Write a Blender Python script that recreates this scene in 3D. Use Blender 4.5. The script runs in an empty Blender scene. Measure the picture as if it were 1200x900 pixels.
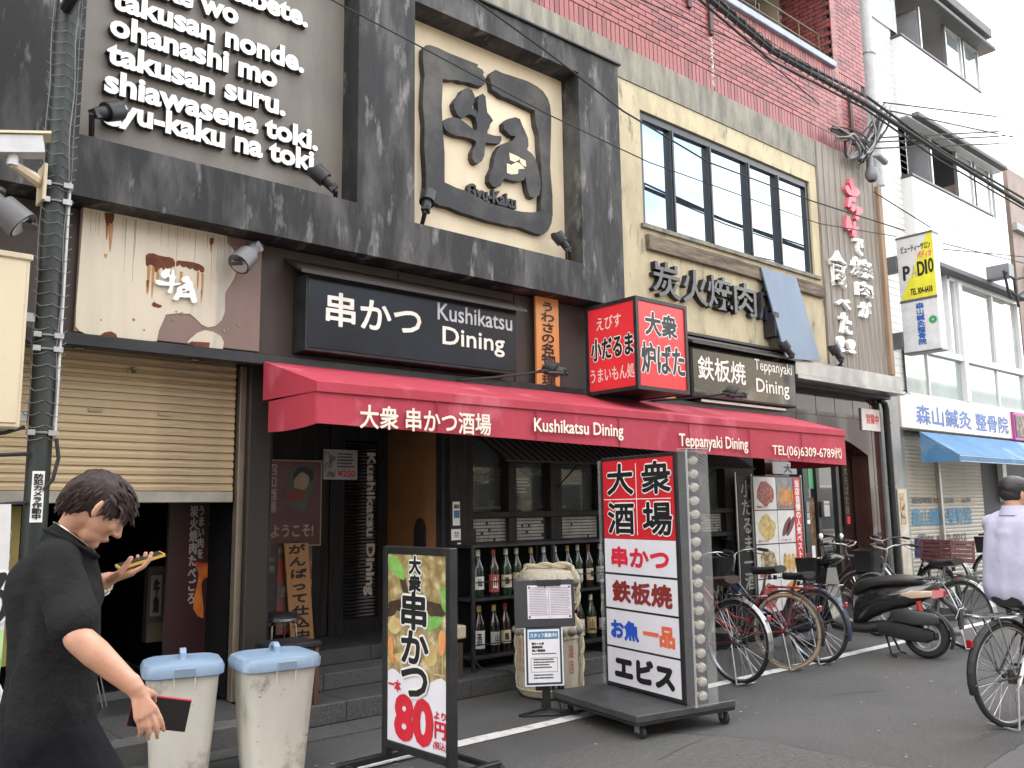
import bpy, math, random
from mathutils import Vector, Matrix
random.seed(7)
S = bpy.context.scene
COL = S.collection
PI = math.pi

# ---------------------------------------------------------------- camera
cam_data = bpy.data.cameras.new('camera')
cam = bpy.data.objects.new('camera', cam_data)
COL.objects.link(cam)
cr = Vector((0.75936988, -0.65052297, -0.01331321))
cu_ = Vector((-0.08211051, -0.11610681, 0.98983689))
cf = Vector((0.64545739, 0.75055917, 0.14158279))
mw = Matrix((cr, cu_, -cf)).transposed().to_4x4()
mw.translation = Vector((0, 0, 1.5))
cam.matrix_world = mw
cam_data.sensor_width = 36
cam_data.lens = 36 * 1022.87 / 1200
cam_data.clip_start = 0.05
cam_data.clip_end = 2000
S.camera = cam
S.render.resolution_x, S.render.resolution_y = 1024, 768

# ---------------------------------------------------------------- daylight
S.view_settings.view_transform = 'Standard'
S.view_settings.look = 'None'
S.view_settings.gamma = 1
S.view_settings.exposure = 2.75
S.render.engine = 'CYCLES'
S.cycles.max_bounces = 6
S.cycles.diffuse_bounces = 3
S.cycles.glossy_bounces = 3
S.cycles.transmission_bounces = 6
S.cycles.transparent_max_bounces = 8
S.cycles.use_denoising = True
SUN_EL, SUN_AZ = math.radians(52), math.radians(62)    # azimuth from +y (into the facades) towards +x
W = bpy.data.worlds.new('World')
S.world = W
W.use_nodes = True
nt = W.node_tree
nt.nodes.clear()
sky = nt.nodes.new('ShaderNodeTexSky')
sky.sky_type = 'NISHITA'
sky.sun_disc = False
sky.sun_elevation = SUN_EL
sky.sun_rotation = SUN_AZ
sky.air_density = 1.0
sky.dust_density = 2.0
tc = nt.nodes.new('ShaderNodeTexCoord')
mp = nt.nodes.new('ShaderNodeMapping')
mp.inputs['Scale'].default_value = (1, 1, 2.6)
cl = nt.nodes.new('ShaderNodeTexNoise')
cl.inputs['Scale'].default_value = 2.2
cl.inputs['Detail'].default_value = 7
cl.inputs['Roughness'].default_value = .55
rp = nt.nodes.new('ShaderNodeValToRGB')
rp.color_ramp.elements[0].position = .38
rp.color_ramp.elements[1].position = .60
mx = nt.nodes.new('ShaderNodeMixRGB')
mx.inputs['Color2'].default_value = (9.3, 8.9, 8.2, 1)
bg = nt.nodes.new('ShaderNodeBackground')
bg.inputs['Strength'].default_value = .1
wo = nt.nodes.new('ShaderNodeOutputWorld')
nt.links.new(tc.outputs['Generated'], mp.inputs['Vector'])
nt.links.new(mp.outputs['Vector'], cl.inputs['Vector'])
nt.links.new(cl.outputs['Fac'], rp.inputs['Fac'])
nt.links.new(rp.outputs['Color'], mx.inputs['Fac'])
nt.links.new(sky.outputs['Color'], mx.inputs['Color1'])
nt.links.new(mx.outputs['Color'], bg.inputs['Color'])
nt.links.new(bg.outputs['Background'], wo.inputs['Surface'])
sd = bpy.data.lights.new('sun', 'SUN')
sd.energy = 2.6
sd.angle = math.radians(.6)
sd.color = (1, .95, .87)
sun = bpy.data.objects.new('sun', sd)
COL.objects.link(sun)
sdir = Vector((math.sin(SUN_AZ) * math.cos(SUN_EL), math.cos(SUN_AZ) * math.cos(SUN_EL), math.sin(SUN_EL)))
sun.rotation_euler = sdir.to_track_quat('Z', 'Y').to_euler()
sun.location = (0, 0, 30)

# ---------------------------------------------------------------- materials
MATS = {}


def mat(name, c, rough=.6, metal=0., c2=None, scale=6., detail=6., stretch=(1, 1, 1), lo=.35, hi=.65,
        bump=0., bscale=60., spec=.5, spots=None, sscale=3., emit=0., coat=0., brick=None):
    """procedural material: base colour mixed to c2 by noise, optional spots colour and bump"""
    if name in MATS:
        return MATS[name]
    m = bpy.data.materials.new(name)
    m.use_nodes = True
    t = m.node_tree
    b = t.nodes['Principled BSDF']
    b.inputs['Roughness'].default_value = rough
    b.inputs['Metallic'].default_value = metal
    b.inputs['Specular IOR Level'].default_value = spec
    b.inputs['Coat Weight'].default_value = coat
    co = t.nodes.new('ShaderNodeTexCoord')
    ma = t.nodes.new('ShaderNodeMapping')
    ma.inputs['Scale'].default_value = stretch
    t.links.new(co.outputs['Object'], ma.inputs['Vector'])

    def noise(sc, de, vec=ma):
        n = t.nodes.new('ShaderNodeTexNoise')
        n.inputs['Scale'].default_value = sc
        n.inputs['Detail'].default_value = de
        n.inputs['Roughness'].default_value = .62
        t.links.new(vec.outputs[0], n.inputs['Vector'])
        return n

    def ramp(src, a, z):
        r = t.nodes.new('ShaderNodeMapRange')
        r.inputs['From Min'].default_value = a
        r.inputs['From Max'].default_value = z
        t.links.new(src, r.inputs['Value'])
        return r.outputs['Result']

    if c2 is None:
        c2 = tuple(v * .82 for v in c)
    x = t.nodes.new('ShaderNodeMixRGB')
    x.inputs['Color1'].default_value = (*c, 1)
    x.inputs['Color2'].default_value = (*c2, 1)
    t.links.new(ramp(noise(scale, detail).outputs['Fac'], lo, hi), x.inputs['Fac'])
    out = x.outputs['Color']
    if spots:
        y = t.nodes.new('ShaderNodeMixRGB')
        y.inputs['Color2'].default_value = (*spots, 1)
        t.links.new(out, y.inputs['Color1'])
        t.links.new(ramp(noise(sscale, 8, co and ma).outputs['Fac'], .56, .68), y.inputs['Fac'])
        out = y.outputs['Color']
    t.links.new(out, b.inputs['Base Color'])
    if emit:
        t.links.new(out, b.inputs['Emission Color'])
        b.inputs['Emission Strength'].default_value = emit
    if bump:
        bp = t.nodes.new('ShaderNodeBump')
        bp.inputs['Strength'].default_value = bump
        bp.inputs['Distance'].default_value = .02
        n = noise(bscale, 5)
        t.links.new(n.outputs['Fac'], bp.inputs['Height'])
        t.links.new(bp.outputs['Normal'], b.inputs['Normal'])
    MATS[name] = m
    return m


def glass(name, c=(.9, .95, .95), rough=.02, alpha=.25):
    if name in MATS:
        return MATS[name]
    m = mat(name, c, rough=rough)
    b = m.node_tree.nodes['Principled BSDF']
    b.inputs['Alpha'].default_value = alpha
    b.inputs['IOR'].default_value = 1.5
    b.inputs['Coat Weight'].default_value = 1
    b.inputs['Coat Roughness'].default_value = .01
    m.blend_method = 'BLEND' if hasattr(m, 'blend_method') else None
    return m


BLACK = mat('black_paint', (.014, .014, .016), .5, spec=.25, c2=(.03, .03, .032))
BLACKM = mat('black_metal', (.015, .016, .018), .4, metal=.1, spec=.35, c2=(.03, .03, .032))
INK = mat('black_print', (.012, .012, .014), .5)
WHITE = mat('white_print', (.78, .78, .76), .5, c2=(.72, .72, .70))
WHITEP = mat('white_panel_print', (.74, .75, .78), .35, c2=(.68, .69, .73))
RED = mat('red_print', (.62, .028, .04), .4, c2=(.55, .02, .035))
CHROME = mat('chrome', (.46, .46, .47), .26, metal=1, c2=(.28, .28, .28), scale=14)
ALU = mat('brushed_aluminium', (.5, .5, .5), .38, metal=.9, c2=(.42, .42, .42))
GALV = mat('galvanised_steel', (.42, .43, .44), .45, metal=.7, c2=(.3, .31, .32), scale=20)
RUBBER = mat('tyre_rubber', (.02, .02, .021), .8, bump=.2, bscale=90)


# ---------------------------------------------------------------- object helpers
WROOT = {}                                            # things whose parts are given in world coordinates


def tag(o, label=None, cat=None, group=None, kind=None):
    if label: o['label'] = label
    if cat: o['category'] = cat
    if group: o['group'] = group
    if kind: o['kind'] = kind
    return o


def thing(name, label, cat, loc=(0, 0, 0), rz=0., group=None, world=True):
    o = bpy.data.objects.new(name, None)
    o.empty_display_size = .1
    COL.objects.link(o)
    o.location = loc
    o.rotation_euler = (0, 0, rz)
    if world and rz == 0:
        WROOT[o.name] = Vector(loc)
    return tag(o, label, cat, group)


def link_copy(o, parent=None):
    """a thing copied with its parts and their sub-parts (mesh data shared)"""
    c = o.copy()
    COL.objects.link(c)
    c.parent = parent
    for ch in list(KIDS.get(o.name, [])):
        cc = link_copy(ch, c)
        KIDS.setdefault(c.name, []).append(cc)
    return c


KIDS = {}


ONE_EACH = {'sign_cover', 'bracket', 'wall_bracket', 'sign_trim', 'fascia_joint', 'stone_joint', 'green_sheet', 'food_sheet', 'price_card', 'cornice', 'board', 'foot', 'trolley_frame', 'latch', 'balcony_wall', 'room_wall'}


class MB:
    """collects vertices and faces, then links them as one mesh object"""

    def __init__(s):
        s.v, s.f, s.m, s.s, s.a = [], [], [], [], []

    def add(s, vs, fs, mi=0, sm=False):
        b = len(s.v)
        s.v += [tuple(p) for p in vs]
        s.a.append((b, len(s.f)))
        s.f += [tuple(b + i for i in q) for q in fs]
        s.m += [mi] * len(fs)
        s.s += [sm] * len(fs)
        return s

    def box(s, x0, x1, y0, y1, z0, z1, mi=0):
        x0, x1 = min(x0, x1), max(x0, x1)
        y0, y1 = min(y0, y1), max(y0, y1)
        z0, z1 = min(z0, z1), max(z0, z1)
        return s.add([(x0, y0, z0), (x1, y0, z0), (x1, y1, z0), (x0, y1, z0), (x0, y0, z1), (x1, y0, z1), (x1, y1, z1), (x0, y1, z1)],
                     [(0, 3, 2, 1), (4, 5, 6, 7), (0, 1, 5, 4), (1, 2, 6, 5), (2, 3, 7, 6), (3, 0, 4, 7)], mi)

    def cbox(s, c, d, rot=None, mi=0):
        """box of size d centred at c, optionally turned by a 3x3 matrix"""
        h = [Vector((a * d[0] / 2, b * d[1] / 2, e * d[2] / 2)) for e in (-1, 1) for a, b in ((-1, -1), (1, -1), (1, 1), (-1, 1))]
        if rot is not None:
            h = [rot @ p for p in h]
        return s.add([Vector(c) + p for p in h], [(0, 3, 2, 1), (4, 5, 6, 7), (0, 1, 5, 4), (1, 2, 6, 5), (2, 3, 7, 6), (3, 0, 4, 7)], mi)

    def rbox(s, x0, x1, y0, y1, z0, z1, r=.01, mi=0):
        """box with chamfered edges"""
        r = min(r, (x1 - x0) / 2.01, (y1 - y0) / 2.01, (z1 - z0) / 2.01)
        vs, idx = [], {}
        for i, (cx, sx) in enumerate(((x0, 1), (x1, -1))):
            for j, (cy, sy) in enumerate(((y0, 1), (y1, -1))):
                for k, (cz, sz) in enumerate(((z0, 1), (z1, -1))):
                    idx[i, j, k, 0] = len(vs); vs.append((cx, cy + sy * r, cz + sz * r))
                    idx[i, j, k, 1] = len(vs); vs.append((cx + sx * r, cy, cz + sz * r))
                    idx[i, j, k, 2] = len(vs); vs.append((cx + sx * r, cy + sy * r, cz))
        fs = []
        g = lambda i, j, k, a: idx[i, j, k, a]
        fs += [tuple(g(0, j, k, 0) for j, k in ((0, 0), (0, 1), (1, 1), (1, 0))), tuple(g(1, j, k, 0) for j, k in ((0, 0), (1, 0), (1, 1), (0, 1)))]
        fs += [tuple(g(i, 0, k, 1) for i, k in ((0, 0), (1, 0), (1, 1), (0, 1))), tuple(g(i, 1, k, 1) for i, k in ((0, 0), (0, 1), (1, 1), (1, 0)))]
        fs += [tuple(g(i, j, 0, 2) for i, j in ((0, 0), (0, 1), (1, 1), (1, 0))), tuple(g(i, j, 1, 2) for i, j in ((0, 0), (1, 0), (1, 1), (0, 1)))]
        for j in (0, 1):
            for k in (0, 1):
                q = [g(0, j, k, 1), g(1, j, k, 1), g(1, j, k, 2), g(0, j, k, 2)]
                fs.append(tuple(q if (j + k) % 2 else q[::-1]))
        for i in (0, 1):
            for k in (0, 1):
                q = [g(i, 0, k, 0), g(i, 1, k, 0), g(i, 1, k, 2), g(i, 0, k, 2)]
                fs.append(tuple(q[::-1] if (i + k) % 2 else q))
        for i in (0, 1):
            for j in (0, 1):
                q = [g(i, j, 0, 0), g(i, j, 1, 0), g(i, j, 1, 1), g(i, j, 0, 1)]
                fs.append(tuple(q if (i + j) % 2 else q[::-1]))
        for i in (0, 1):
            for j in (0, 1):
                for k in (0, 1):
                    q = [g(i, j, k, 0), g(i, j, k, 1), g(i, j, k, 2)]
                    fs.append(tuple(q if (i + j + k) % 2 == 0 else q[::-1]))
        return s.add(vs, fs, mi)

    def quad(s, a, b, c, d, mi=0, sm=False):
        return s.add([a, b, c, d], [(0, 1, 2, 3)], mi, sm)

    def prism(s, poly, y0, y1, mi=0, frame=None):
        """polygon given in (u, v) counter-clockwise as seen from -y, given depth from y0 (front) to y1"""
        o, u, v = frame or (Vector((0, 0, 0)), Vector((1, 0, 0)), Vector((0, 0, 1)))
        n = v.cross(u)                                  # points away from the viewer
        a = sum(poly[i - 1][0] * poly[i][1] - poly[i][0] * poly[i - 1][1] for i in range(len(poly)))
        if a < 0:
            poly = poly[::-1]
        k = len(poly)
        vs = [o + u * p[0] + v * p[1] + n * y0 for p in poly] + [o + u * p[0] + v * p[1] + n * y1 for p in poly]
        fs = [tuple(range(k)), tuple(range(2 * k - 1, k - 1, -1))]
        fs += [(i, i + k, (i + 1) % k + k, (i + 1) % k) for i in range(k)]
        return s.add(vs, fs, mi)

    def tube(s, pts, r, n=8, cap=True, mi=0, closed=False):
        pts = [Vector(p) for p in pts]
        k = len(pts)
        rs = r if isinstance(r, (list, tuple)) else [r] * k
        rings, ref = [], None
        for i, p in enumerate(pts):
            if closed:
                d = pts[(i + 1) % k] - pts[i - 1]
            else:
                d = pts[min(i + 1, k - 1)] - pts[max(i - 1, 0)]
            if d.length < 1e-9:
                d = Vector((0, 0, 1))
            d.normalize()
            if ref is None:
                ref = Vector((0, 0, 1)) if abs(d.z) < .9 else Vector((1, 0, 0))
            e = (ref - d * ref.dot(d))
            if e.length < 1e-6:
                e = d.orthogonal()
            e.normalize()
            ref = e
            g = d.cross(e)
            rings.append([p + (e * math.cos(2 * PI * j / n) + g * math.sin(2 * PI * j / n)) * rs[i] for j in range(n)])
        vs = [q for rg in rings for q in rg]
        fs = []
        for i in range(k if closed else k - 1):
            a, b = i * n, ((i + 1) % k) * n
            fs += [(a + j, a + (j + 1) % n, b + (j + 1) % n, b + j) for j in range(n)]
        if cap and not closed:
            fs += [tuple(range(n - 1, -1, -1)), tuple((k - 1) * n + j for j in range(n))]
        return s.add(vs, fs, mi, n > 5)

    def cyl(s, a, b, r0, r1=None, n=16, mi=0, cap=True):
        return s.tube([a, b], [r0, r0 if r1 is None else r1], n, cap, mi)

    def lathe(s, prof, c=(0, 0, 0), n=20, mi=0, sx=1., sy=1.):
        """profile of (radius, z) turned about the vertical through c"""
        vs, fs = [], []
        for r, z in prof:
            vs += [(c[0] + sx * r * math.cos(2 * PI * j / n), c[1] + sy * r * math.sin(2 * PI * j / n), c[2] + z) for j in range(n)]
        for i in range(len(prof) - 1):
            fs += [(i * n + j, i * n + (j + 1) % n, (i + 1) * n + (j + 1) % n, (i + 1) * n + j) for j in range(n)]
        return s.add(vs, fs, mi, True)

    def ball(s, c, r, nu=14, nv=9, mi=0, rot=None):
        if not isinstance(r, (tuple, list)):
            r = (r, r, r)
        vs, fs = [], []
        for i in range(nv + 1):
            t = PI * i / nv
            for j in range(nu):
                p = Vector((r[0] * math.sin(t) * math.cos(2 * PI * j / nu), r[1] * math.sin(t) * math.sin(2 * PI * j / nu), r[2] * math.cos(t)))
                vs.append(Vector(c) + (rot @ p if rot is not None else p))
        for i in range(nv):
            fs += [(i * nu + j, (i + 1) * nu + j, (i + 1) * nu + (j + 1) % nu, i * nu + (j + 1) % nu) for j in range(nu)]
        return s.add(vs, fs, mi, True)

    def xform(s, M, start=0):
        s.v[start:] = [tuple(M @ Vector(p)) for p in s.v[start:]]
        return s

    def data(s, name, mats, off=None):
        me = bpy.data.meshes.new(name)
        vs = s.v if off is None else [(p[0] - off[0], p[1] - off[1], p[2] - off[2]) for p in s.v]
        me.from_pydata(vs, [], s.f)
        mats = mats if isinstance(mats, (list, tuple)) else [mats]
        for m in mats:
            me.materials.append(m)
        me.polygons.foreach_set('material_index', [min(i, len(mats) - 1) for i in s.m])
        me.polygons.foreach_set('use_smooth', s.s)
        me.update()
        if any(s.s):
            me.set_sharp_from_angle(angle=math.radians(42))
        return me

    def build(s, name, mats, parent=None, recenter=False):
        if name in ONE_EACH and len(s.a) > 1:           # several separate pieces: an object each
            first = None
            ends = s.a[1:] + [(len(s.v), len(s.f))]
            for (v0, f0), (v1, f1) in zip(s.a, ends):
                p = MB()
                p.v, p.f, p.m, p.s = s.v[v0:v1], [tuple(i - v0 for i in q) for q in s.f[f0:f1]], s.m[f0:f1], s.s[f0:f1]
                o = p.build(name, mats, parent)
                first = first or o
            return first
        off = None
        root = parent
        while root is not None and root.parent is not None:
            root = root.parent
        if root is not None and root.name in WROOT:
            off = WROOT[root.name]
        loc = Vector((0, 0, 0))
        if recenter:                                    # origin at the piece itself, so that alike pieces vary in texture
            lo = Vector([min(p[i] for p in s.v) for i in range(3)])
            hi = Vector([max(p[i] for p in s.v) for i in range(3)])
            loc = (lo + hi) / 2
            if parent is None:
                loc.z = lo.z
            off2 = loc
            me = s.data(name, mats, off2)
            if off is not None:
                loc = loc - off
        else:
            me = s.data(name, mats, off)
        o = bpy.data.objects.new(name, me)
        COL.objects.link(o)
        o.location = loc
        if parent is not None:
            o.parent = parent
            KIDS.setdefault(parent.name, []).append(o)
        return o


def place(name, me, parent, loc, rot=(0, 0, 0), scale=(1, 1, 1)):
    """one more piece sharing mesh data"""
    o = bpy.data.objects.new(name, me)
    COL.objects.link(o)
    root = parent
    while root is not None and root.parent is not None:
        root = root.parent
    off = WROOT.get(root.name, Vector((0, 0, 0))) if root is not None else Vector((0, 0, 0))
    o.location = Vector(loc) - off
    o.rotation_euler = rot
    o.scale = scale
    if parent is not None:
        o.parent = parent
        KIDS.setdefault(parent.name, []).append(o)
    return o


def struct(name, mb, mats):
    return tag(mb.build(name, mats), kind='structure')


# ---------------------------------------------------------------- lettering
GC = {}
FR = (Vector((0, 0, 0)), Vector((1, 0, 0)), Vector((0, 0, 1)))      # plane facing -y: u to the right, v up


def glyphs(txt, off=0., ext=0., res=3):
    k = (txt, off, ext, res)
    if k not in GC:
        cu = bpy.data.curves.new('lettering', 'FONT')
        cu.body = txt
        cu.offset = off
        cu.extrude = ext
        cu.dimensions = '2D'
        cu.fill_mode = 'BOTH'
        cu.resolution_u = res
        o = bpy.data.objects.new('lettering', cu)
        me = bpy.data.meshes.new_from_object(o)
        vs = [tuple(v.co) for v in me.vertices]
        fs = [tuple(p.vertices) for p in me.polygons]
        bpy.data.objects.remove(o)
        bpy.data.curves.remove(cu)
        bpy.data.meshes.remove(me)
        bb = (min(v[0] for v in vs), max(v[0] for v in vs), min(v[1] for v in vs), max(v[1] for v in vs)) if vs else (0, .3, 0, .3)
        GC[k] = (vs, fs, bb)
    return GC[k]


FITC = {}


def text_into(mb, txt, rect, y, frame=FR, bold=0., ext=0., mi=0, em=False, bx=0., italic=0., rot=0., res=3):
    """lay txt into the rectangle (u0, u1, v0, v1) of the frame at depth y; bold thickens it by shifted copies"""
    u0, u1, v0, v1 = rect
    vs, fs, _ = glyphs(txt, bx, ext, res)
    bb = (0, 1, -.12, .88) if em else glyphs(txt)[2]
    o, u, v = frame
    n = v.cross(u)
    sx, sy = (u1 - u0) / (bb[1] - bb[0]), (v1 - v0) / (bb[3] - bb[2])
    rings = [(0, 0)] if not bold else [(bold * math.cos(a * PI / 4), bold * math.sin(a * PI / 4)) for a in range(8)] + [(0, 0)]
    cu0, cv0 = (u0 + u1) / 2, (v0 + v1) / 2
    ca, sa = math.cos(rot), math.sin(rot)
    for i, (dx, dy) in enumerate(rings):
        pts = []
        for p in vs:
            a = u0 + (p[0] - bb[0]) * sx + dx + italic * (p[1] - bb[2]) * sy
            b = v0 + (p[1] - bb[2]) * sy + dy
            a, b = cu0 + (a - cu0) * ca - (b - cv0) * sa, cv0 + (a - cu0) * sa + (b - cv0) * ca
            pts.append(o + u * a + v * b + n * (y - i * .00015 - (p[2] if ext else 0)))
        mb.add(pts, fs, mi)
    return mb


def vtext(mb, txt, rect, y, frame=FR, **k):
    """vertical Japanese lettering, one glyph per cell"""
    u0, u1, v0, v1 = rect
    h = (v1 - v0) / len(txt)
    for i, ch in enumerate(txt):
        if ch == ' ':
            continue
        text_into(mb, ch, (u0, u1, v1 - (i + 1) * h, v1 - i * h), y, frame, em=True, **k)
    return mb


def lettering(name, parent, txt, rect, y, m, frame=FR, vert=False, **k):
    mb = MB()
    (vtext if vert else text_into)(mb, txt, rect, y, frame, **k)
    return mb.build(name, m, parent)


def scrawl(mb, x0, x1, z0, z1, y, rows, frame=FR, seed=1, mi=0, h=.55, gap=.25):
    """lines of print too small to read in the photograph: rows of little marks"""
    r = random.Random(seed)
    o, u, v = frame
    n = v.cross(u)
    dz = (z1 - z0) / rows
    for i in range(rows):
        zt = z1 - i * dz
        x = x0
        end = x1 - r.random() * gap * (x1 - x0)
        while x < end:
            w = dz * h * r.uniform(.5, 1.1)
            a = [(x, zt - dz * h), (min(x + w * .8, x1), zt - dz * h), (min(x + w * .8, x1), zt - dz * h * r.uniform(0, .4)), (x, zt - dz * h * .05)]
            mb.add([o + u * p[0] + v * p[1] + n * y for p in a], [(0, 1, 2, 3)], mi)
            x += w
    return mb


def letters3d(parent, txt, rect, y, depth, m, bx=.0, frame_y=None, name='letter', side=None):
    """raised lettering: every letter an object of its own, alike letters share mesh data"""
    x0, x1, z0, z1 = rect
    bb = glyphs(txt, bx)[2]
    sx, sz = (x1 - x0) / (bb[1] - bb[0]), (z1 - z0) / (bb[3] - bb[2])
    for i, ch in enumerate(txt):
        if ch == ' ':
            continue
        pre = glyphs(txt[:i + 1], bx)[2][1]
        own = glyphs(ch, bx)[2]
        key = (ch, bx, m.name, round(sx, 2), round(sz, 2), depth)
        if key not in FITC:
            vs, fs, _ = glyphs(ch, bx, .1)
            mb = MB()
            mb.add([((p[0] - own[0]) * sx, -p[2] / .1 * depth / 2, p[1] * sz) for p in vs], [], 0)
            fr, sd = [], []
            for f in fs:
                zz = [vs[q][2] for q in f]
                (fr if max(zz) - min(zz) < 1e-6 else sd).append(f)
            mb.f = [tuple(q) for q in fr + sd]
            mb.m = [0] * len(fr) + [1] * len(sd)
            mb.s = [False] * (len(fr) + len(sd))
            FITC[key] = mb.data(name, [m, side or m])
        place(name, FITC[key], parent, (x0 + (pre - (own[1] - own[0]) - bb[0]) * sx, y - depth / 2, z0 - bb[2] * sz))


# ================================================================ ground
ASPH = mat('asphalt', (.088, .088, .087), .85, c2=(.058, .058, .058), scale=.7, detail=15, lo=.3, hi=.7, bump=.8, bscale=110, spots=(.125, .124, .12), sscale=55)
ASPH2 = mat('old_asphalt', (.105, .105, .1), .9, c2=(.07, .07, .07), scale=30, detail=10, bump=.8, bscale=120)
KERB = mat('kerb_concrete', (.12, .12, .115), .85, c2=(.075, .075, .072), scale=5, bump=.4, bscale=80)
GRANITE = mat('dark_speckled_granite', (.045, .045, .045), .6, c2=(.09, .09, .088), scale=90, detail=2, lo=.45, hi=.6, bump=.15)
DTILE = mat('dark_floor_tile', (.035, .036, .038), .4, c2=(.055, .055, .055), scale=4, bump=.1)
PAINT = mat('worn_road_paint', (.62, .62, .6), .7, c2=(.32, .32, .31), scale=14, detail=10, lo=.5, hi=.72, bump=.3)

g = MB()
g.add([(-400, -400, 0), (600, -400, 0), (600, 600, 0), (-400, 600, 0)], [(0, 1, 2, 3)])
struct('road', g, ASPH)
# older, coarser asphalt beyond the repair seams
SEAM = mat('tar_seam', (.03, .03, .03), .7)
def seam_line(pts, n=5, w=.007):
    q = []
    for (a, b), (c, d) in zip(pts, pts[1:]):
        q += [(a + (c - a) * k / n + random.uniform(-.012, .012), b + (d - b) * k / n + random.uniform(-.012, .012)) for k in range(n)]
    q.append(pts[-1])
    m = MB()
    for (a, b), (c, d) in zip(q, q[1:]):
        w0 = w * random.uniform(.4, 1.3)
        m.add([(a, b, .0075), (c, d, .0075), (c + w0, d + w0, .0075), (a + w0, b + w0, .0075)], [(0, 1, 2, 3)])
    return q, m
q1, m1 = seam_line([(4.6, 4.163), (4.92, 3.703), (5.051, 3.402), (5.055, 3.044), (5.078, 2.607), (4.837, 2.188), (4.14, 1.747)])
g = MB()
g.add([(a, b, .004) for a, b in q1] + [(3.0, -3, .004), (-6, -3, .004), (-6, 3.6, .004), (1.0, 4.1, .004), (2.6, 4.1, .004)], [tuple(range(len(q1) + 5))[::-1]])
struct('old_road_surface', g, ASPH2)
struct('tar_seam', m1, SEAM)
q2, m2 = seam_line([(5.12, 2.218), (5.465, 2.242), (5.827, 2.261), (6.144, 2.277), (6.687, 2.259), (7.271, 2.126)])
g = MB()
g.add([(a, b, .004) for a, b in q2] + [(14, 2.2, .004), (14, -3, .004), (5.2, -3, .004), (4.9, .9, .004)], [tuple(range(len(q2) + 4))[::-1]])
struct('old_road_surface', g, mat('smooth_old_asphalt', (.10, .10, .10), .85, c2=(.075, .075, .075), scale=3, detail=12, bump=.3, bscale=150))
struct('tar_seam', m2, SEAM)
cr1 = [seam_line([(x, y), (x + dx * .5, y + dy * .4), (x + dx, y + dy)], 5, .005)[1] for x, y, dx, dy in ((4.2, 3.6, 1.1, .25), (6.4, 3.9, .7, -.3), (5.6, 3.1, -.2, -.6), (7.4, 3.3, .9, .15), (3.2, 5.2, .9, .08))]
for c_ in cr1:
    struct('road_crack', c_, SEAM)
gum = MB()
rg = random.Random(9)
for _ in range(260):
    x, y = rg.uniform(2.4, 12), rg.uniform(2.4, 5.6)
    r_ = rg.uniform(.004, .014)
    k0 = rg.uniform(.6, 1.4)
    gum.add([(x + r_ * math.cos(t * PI / 4) * k0, y + r_ * math.sin(t * PI / 4), .0085) for t in range(8)], [tuple(range(8))], rg.randrange(3))
tag(gum.build('road_specks', [SEAM, mat('gum_grey', (.16, .16, .155), .8), mat('pale_grit', (.28, .27, .25), .8)]), 'scattered grit and old gum spots on the asphalt', kind='stuff')
g = MB()
x = 1.6
while x < 26:
    x1 = x + random.uniform(.5, 1.1)
    if x < 2.7 or not (2.9 < x < 2.95):
        e = [random.uniform(-.004, .004) for _ in range(4)]
        g.add([(x, 4.66 + e[0], .006), (x1, 4.66 + e[0], .006), (x1, 4.775 + e[1], .006), (x, 4.775 + e[1], .006)], [(0, 1, 2, 3)])
    x = x1
struct('road_line', g, PAINT)

# kerb stones and the stepped entrance floor
for i in range(9):
    x = -1.6 + i * .6
    k = MB().rbox(x + .004, x + .596, 5.62, 5.76, 0, .15, .012)
    if x < 2.6:
        o = struct('kerb_stone', k, KERB)
k = MB().box(-2.2, 3.9, 5.42, 5.62, 0, .012)
struct('gutter', k, ASPH2)


def slabs(name, x0, x1, y0, y1, z0, z1, n, m, r=.006):
    w = (x1 - x0) / n
    base = MB().box(x0 + .002, x1 - .002, y0 + .006, y1, z0, z1 - .006)
    b = struct(name, base, mat('joint_mortar', (.02, .02, .02), .9))
    for i in range(n):
        MB().rbox(x0 + i * w + .003, x0 + (i + 1) * w - .003, y0, y1, max(z0, .0) + .002, z1, r).build('slab', m, b)
    return b


slabs('entrance_step', 2.78, 6.2, 5.77, 6.22, 0, .145, 6, GRANITE)
slabs('entrance_step', 2.78, 4.61, 6.19, 6.52, .145, .27, 3, GRANITE)
slabs('entrance_step', 2.78, 4.61, 6.5, 7.5, .27, .39, 3, DTILE)
slabs('shop_floor', -1.8, 2.7, 5.77, 6.42, 0, .15, 5, GRANITE)
slabs('forecourt_step', 6.2, 9.5, 6.0, 6.4, 0, .1, 6, KERB)
MB_ = MB().box(9.5, 13.0, 6.15, 6.6, 0, .09)
struct('forecourt_slab', MB_, DTILE)

# ================================================================ restaurant building
BCON = mat('black_trowelled_render', (.019, .019, .020), .65, spec=.3, c2=(.105, .103, .099), scale=2.2, detail=15, stretch=(2.0, 1, .55), lo=.44, hi=.76,
           bump=.45, bscale=9, spots=(.17, .168, .162), sscale=3.6)
BROWNP = mat('brown_grey_panel', (.20, .18, .155), .55, c2=(.115, .102, .088), scale=1.1, detail=9, stretch=(2, 1, .5), lo=.38, hi=.7)
CREAM = mat('cream_panel', (.66, .56, .40), .6, c2=(.50, .42, .29), scale=1.4, detail=9, stretch=(1.5, 1, .6), lo=.4, hi=.75)
YELLOW = mat('yellow_stained_render', (.46, .395, .26), .8, c2=(.25, .215, .145), scale=1.6, detail=13, stretch=(2, 1, .7), lo=.45, hi=.8, bump=.35, bscale=30,
             spots=(.15, .135, .1), sscale=3.4)
CONC = mat('weathered_concrete', (.25, .235, .19), .85, c2=(.105, .1, .085), scale=2.2, detail=13, stretch=(3, 1, .8), lo=.36, hi=.68, bump=.4, bscale=30)
BRICK = mat('red_tile_brick', (.29, .082, .075), .5, c2=(.2, .055, .052), scale=5, detail=3, bump=.1)
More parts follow.
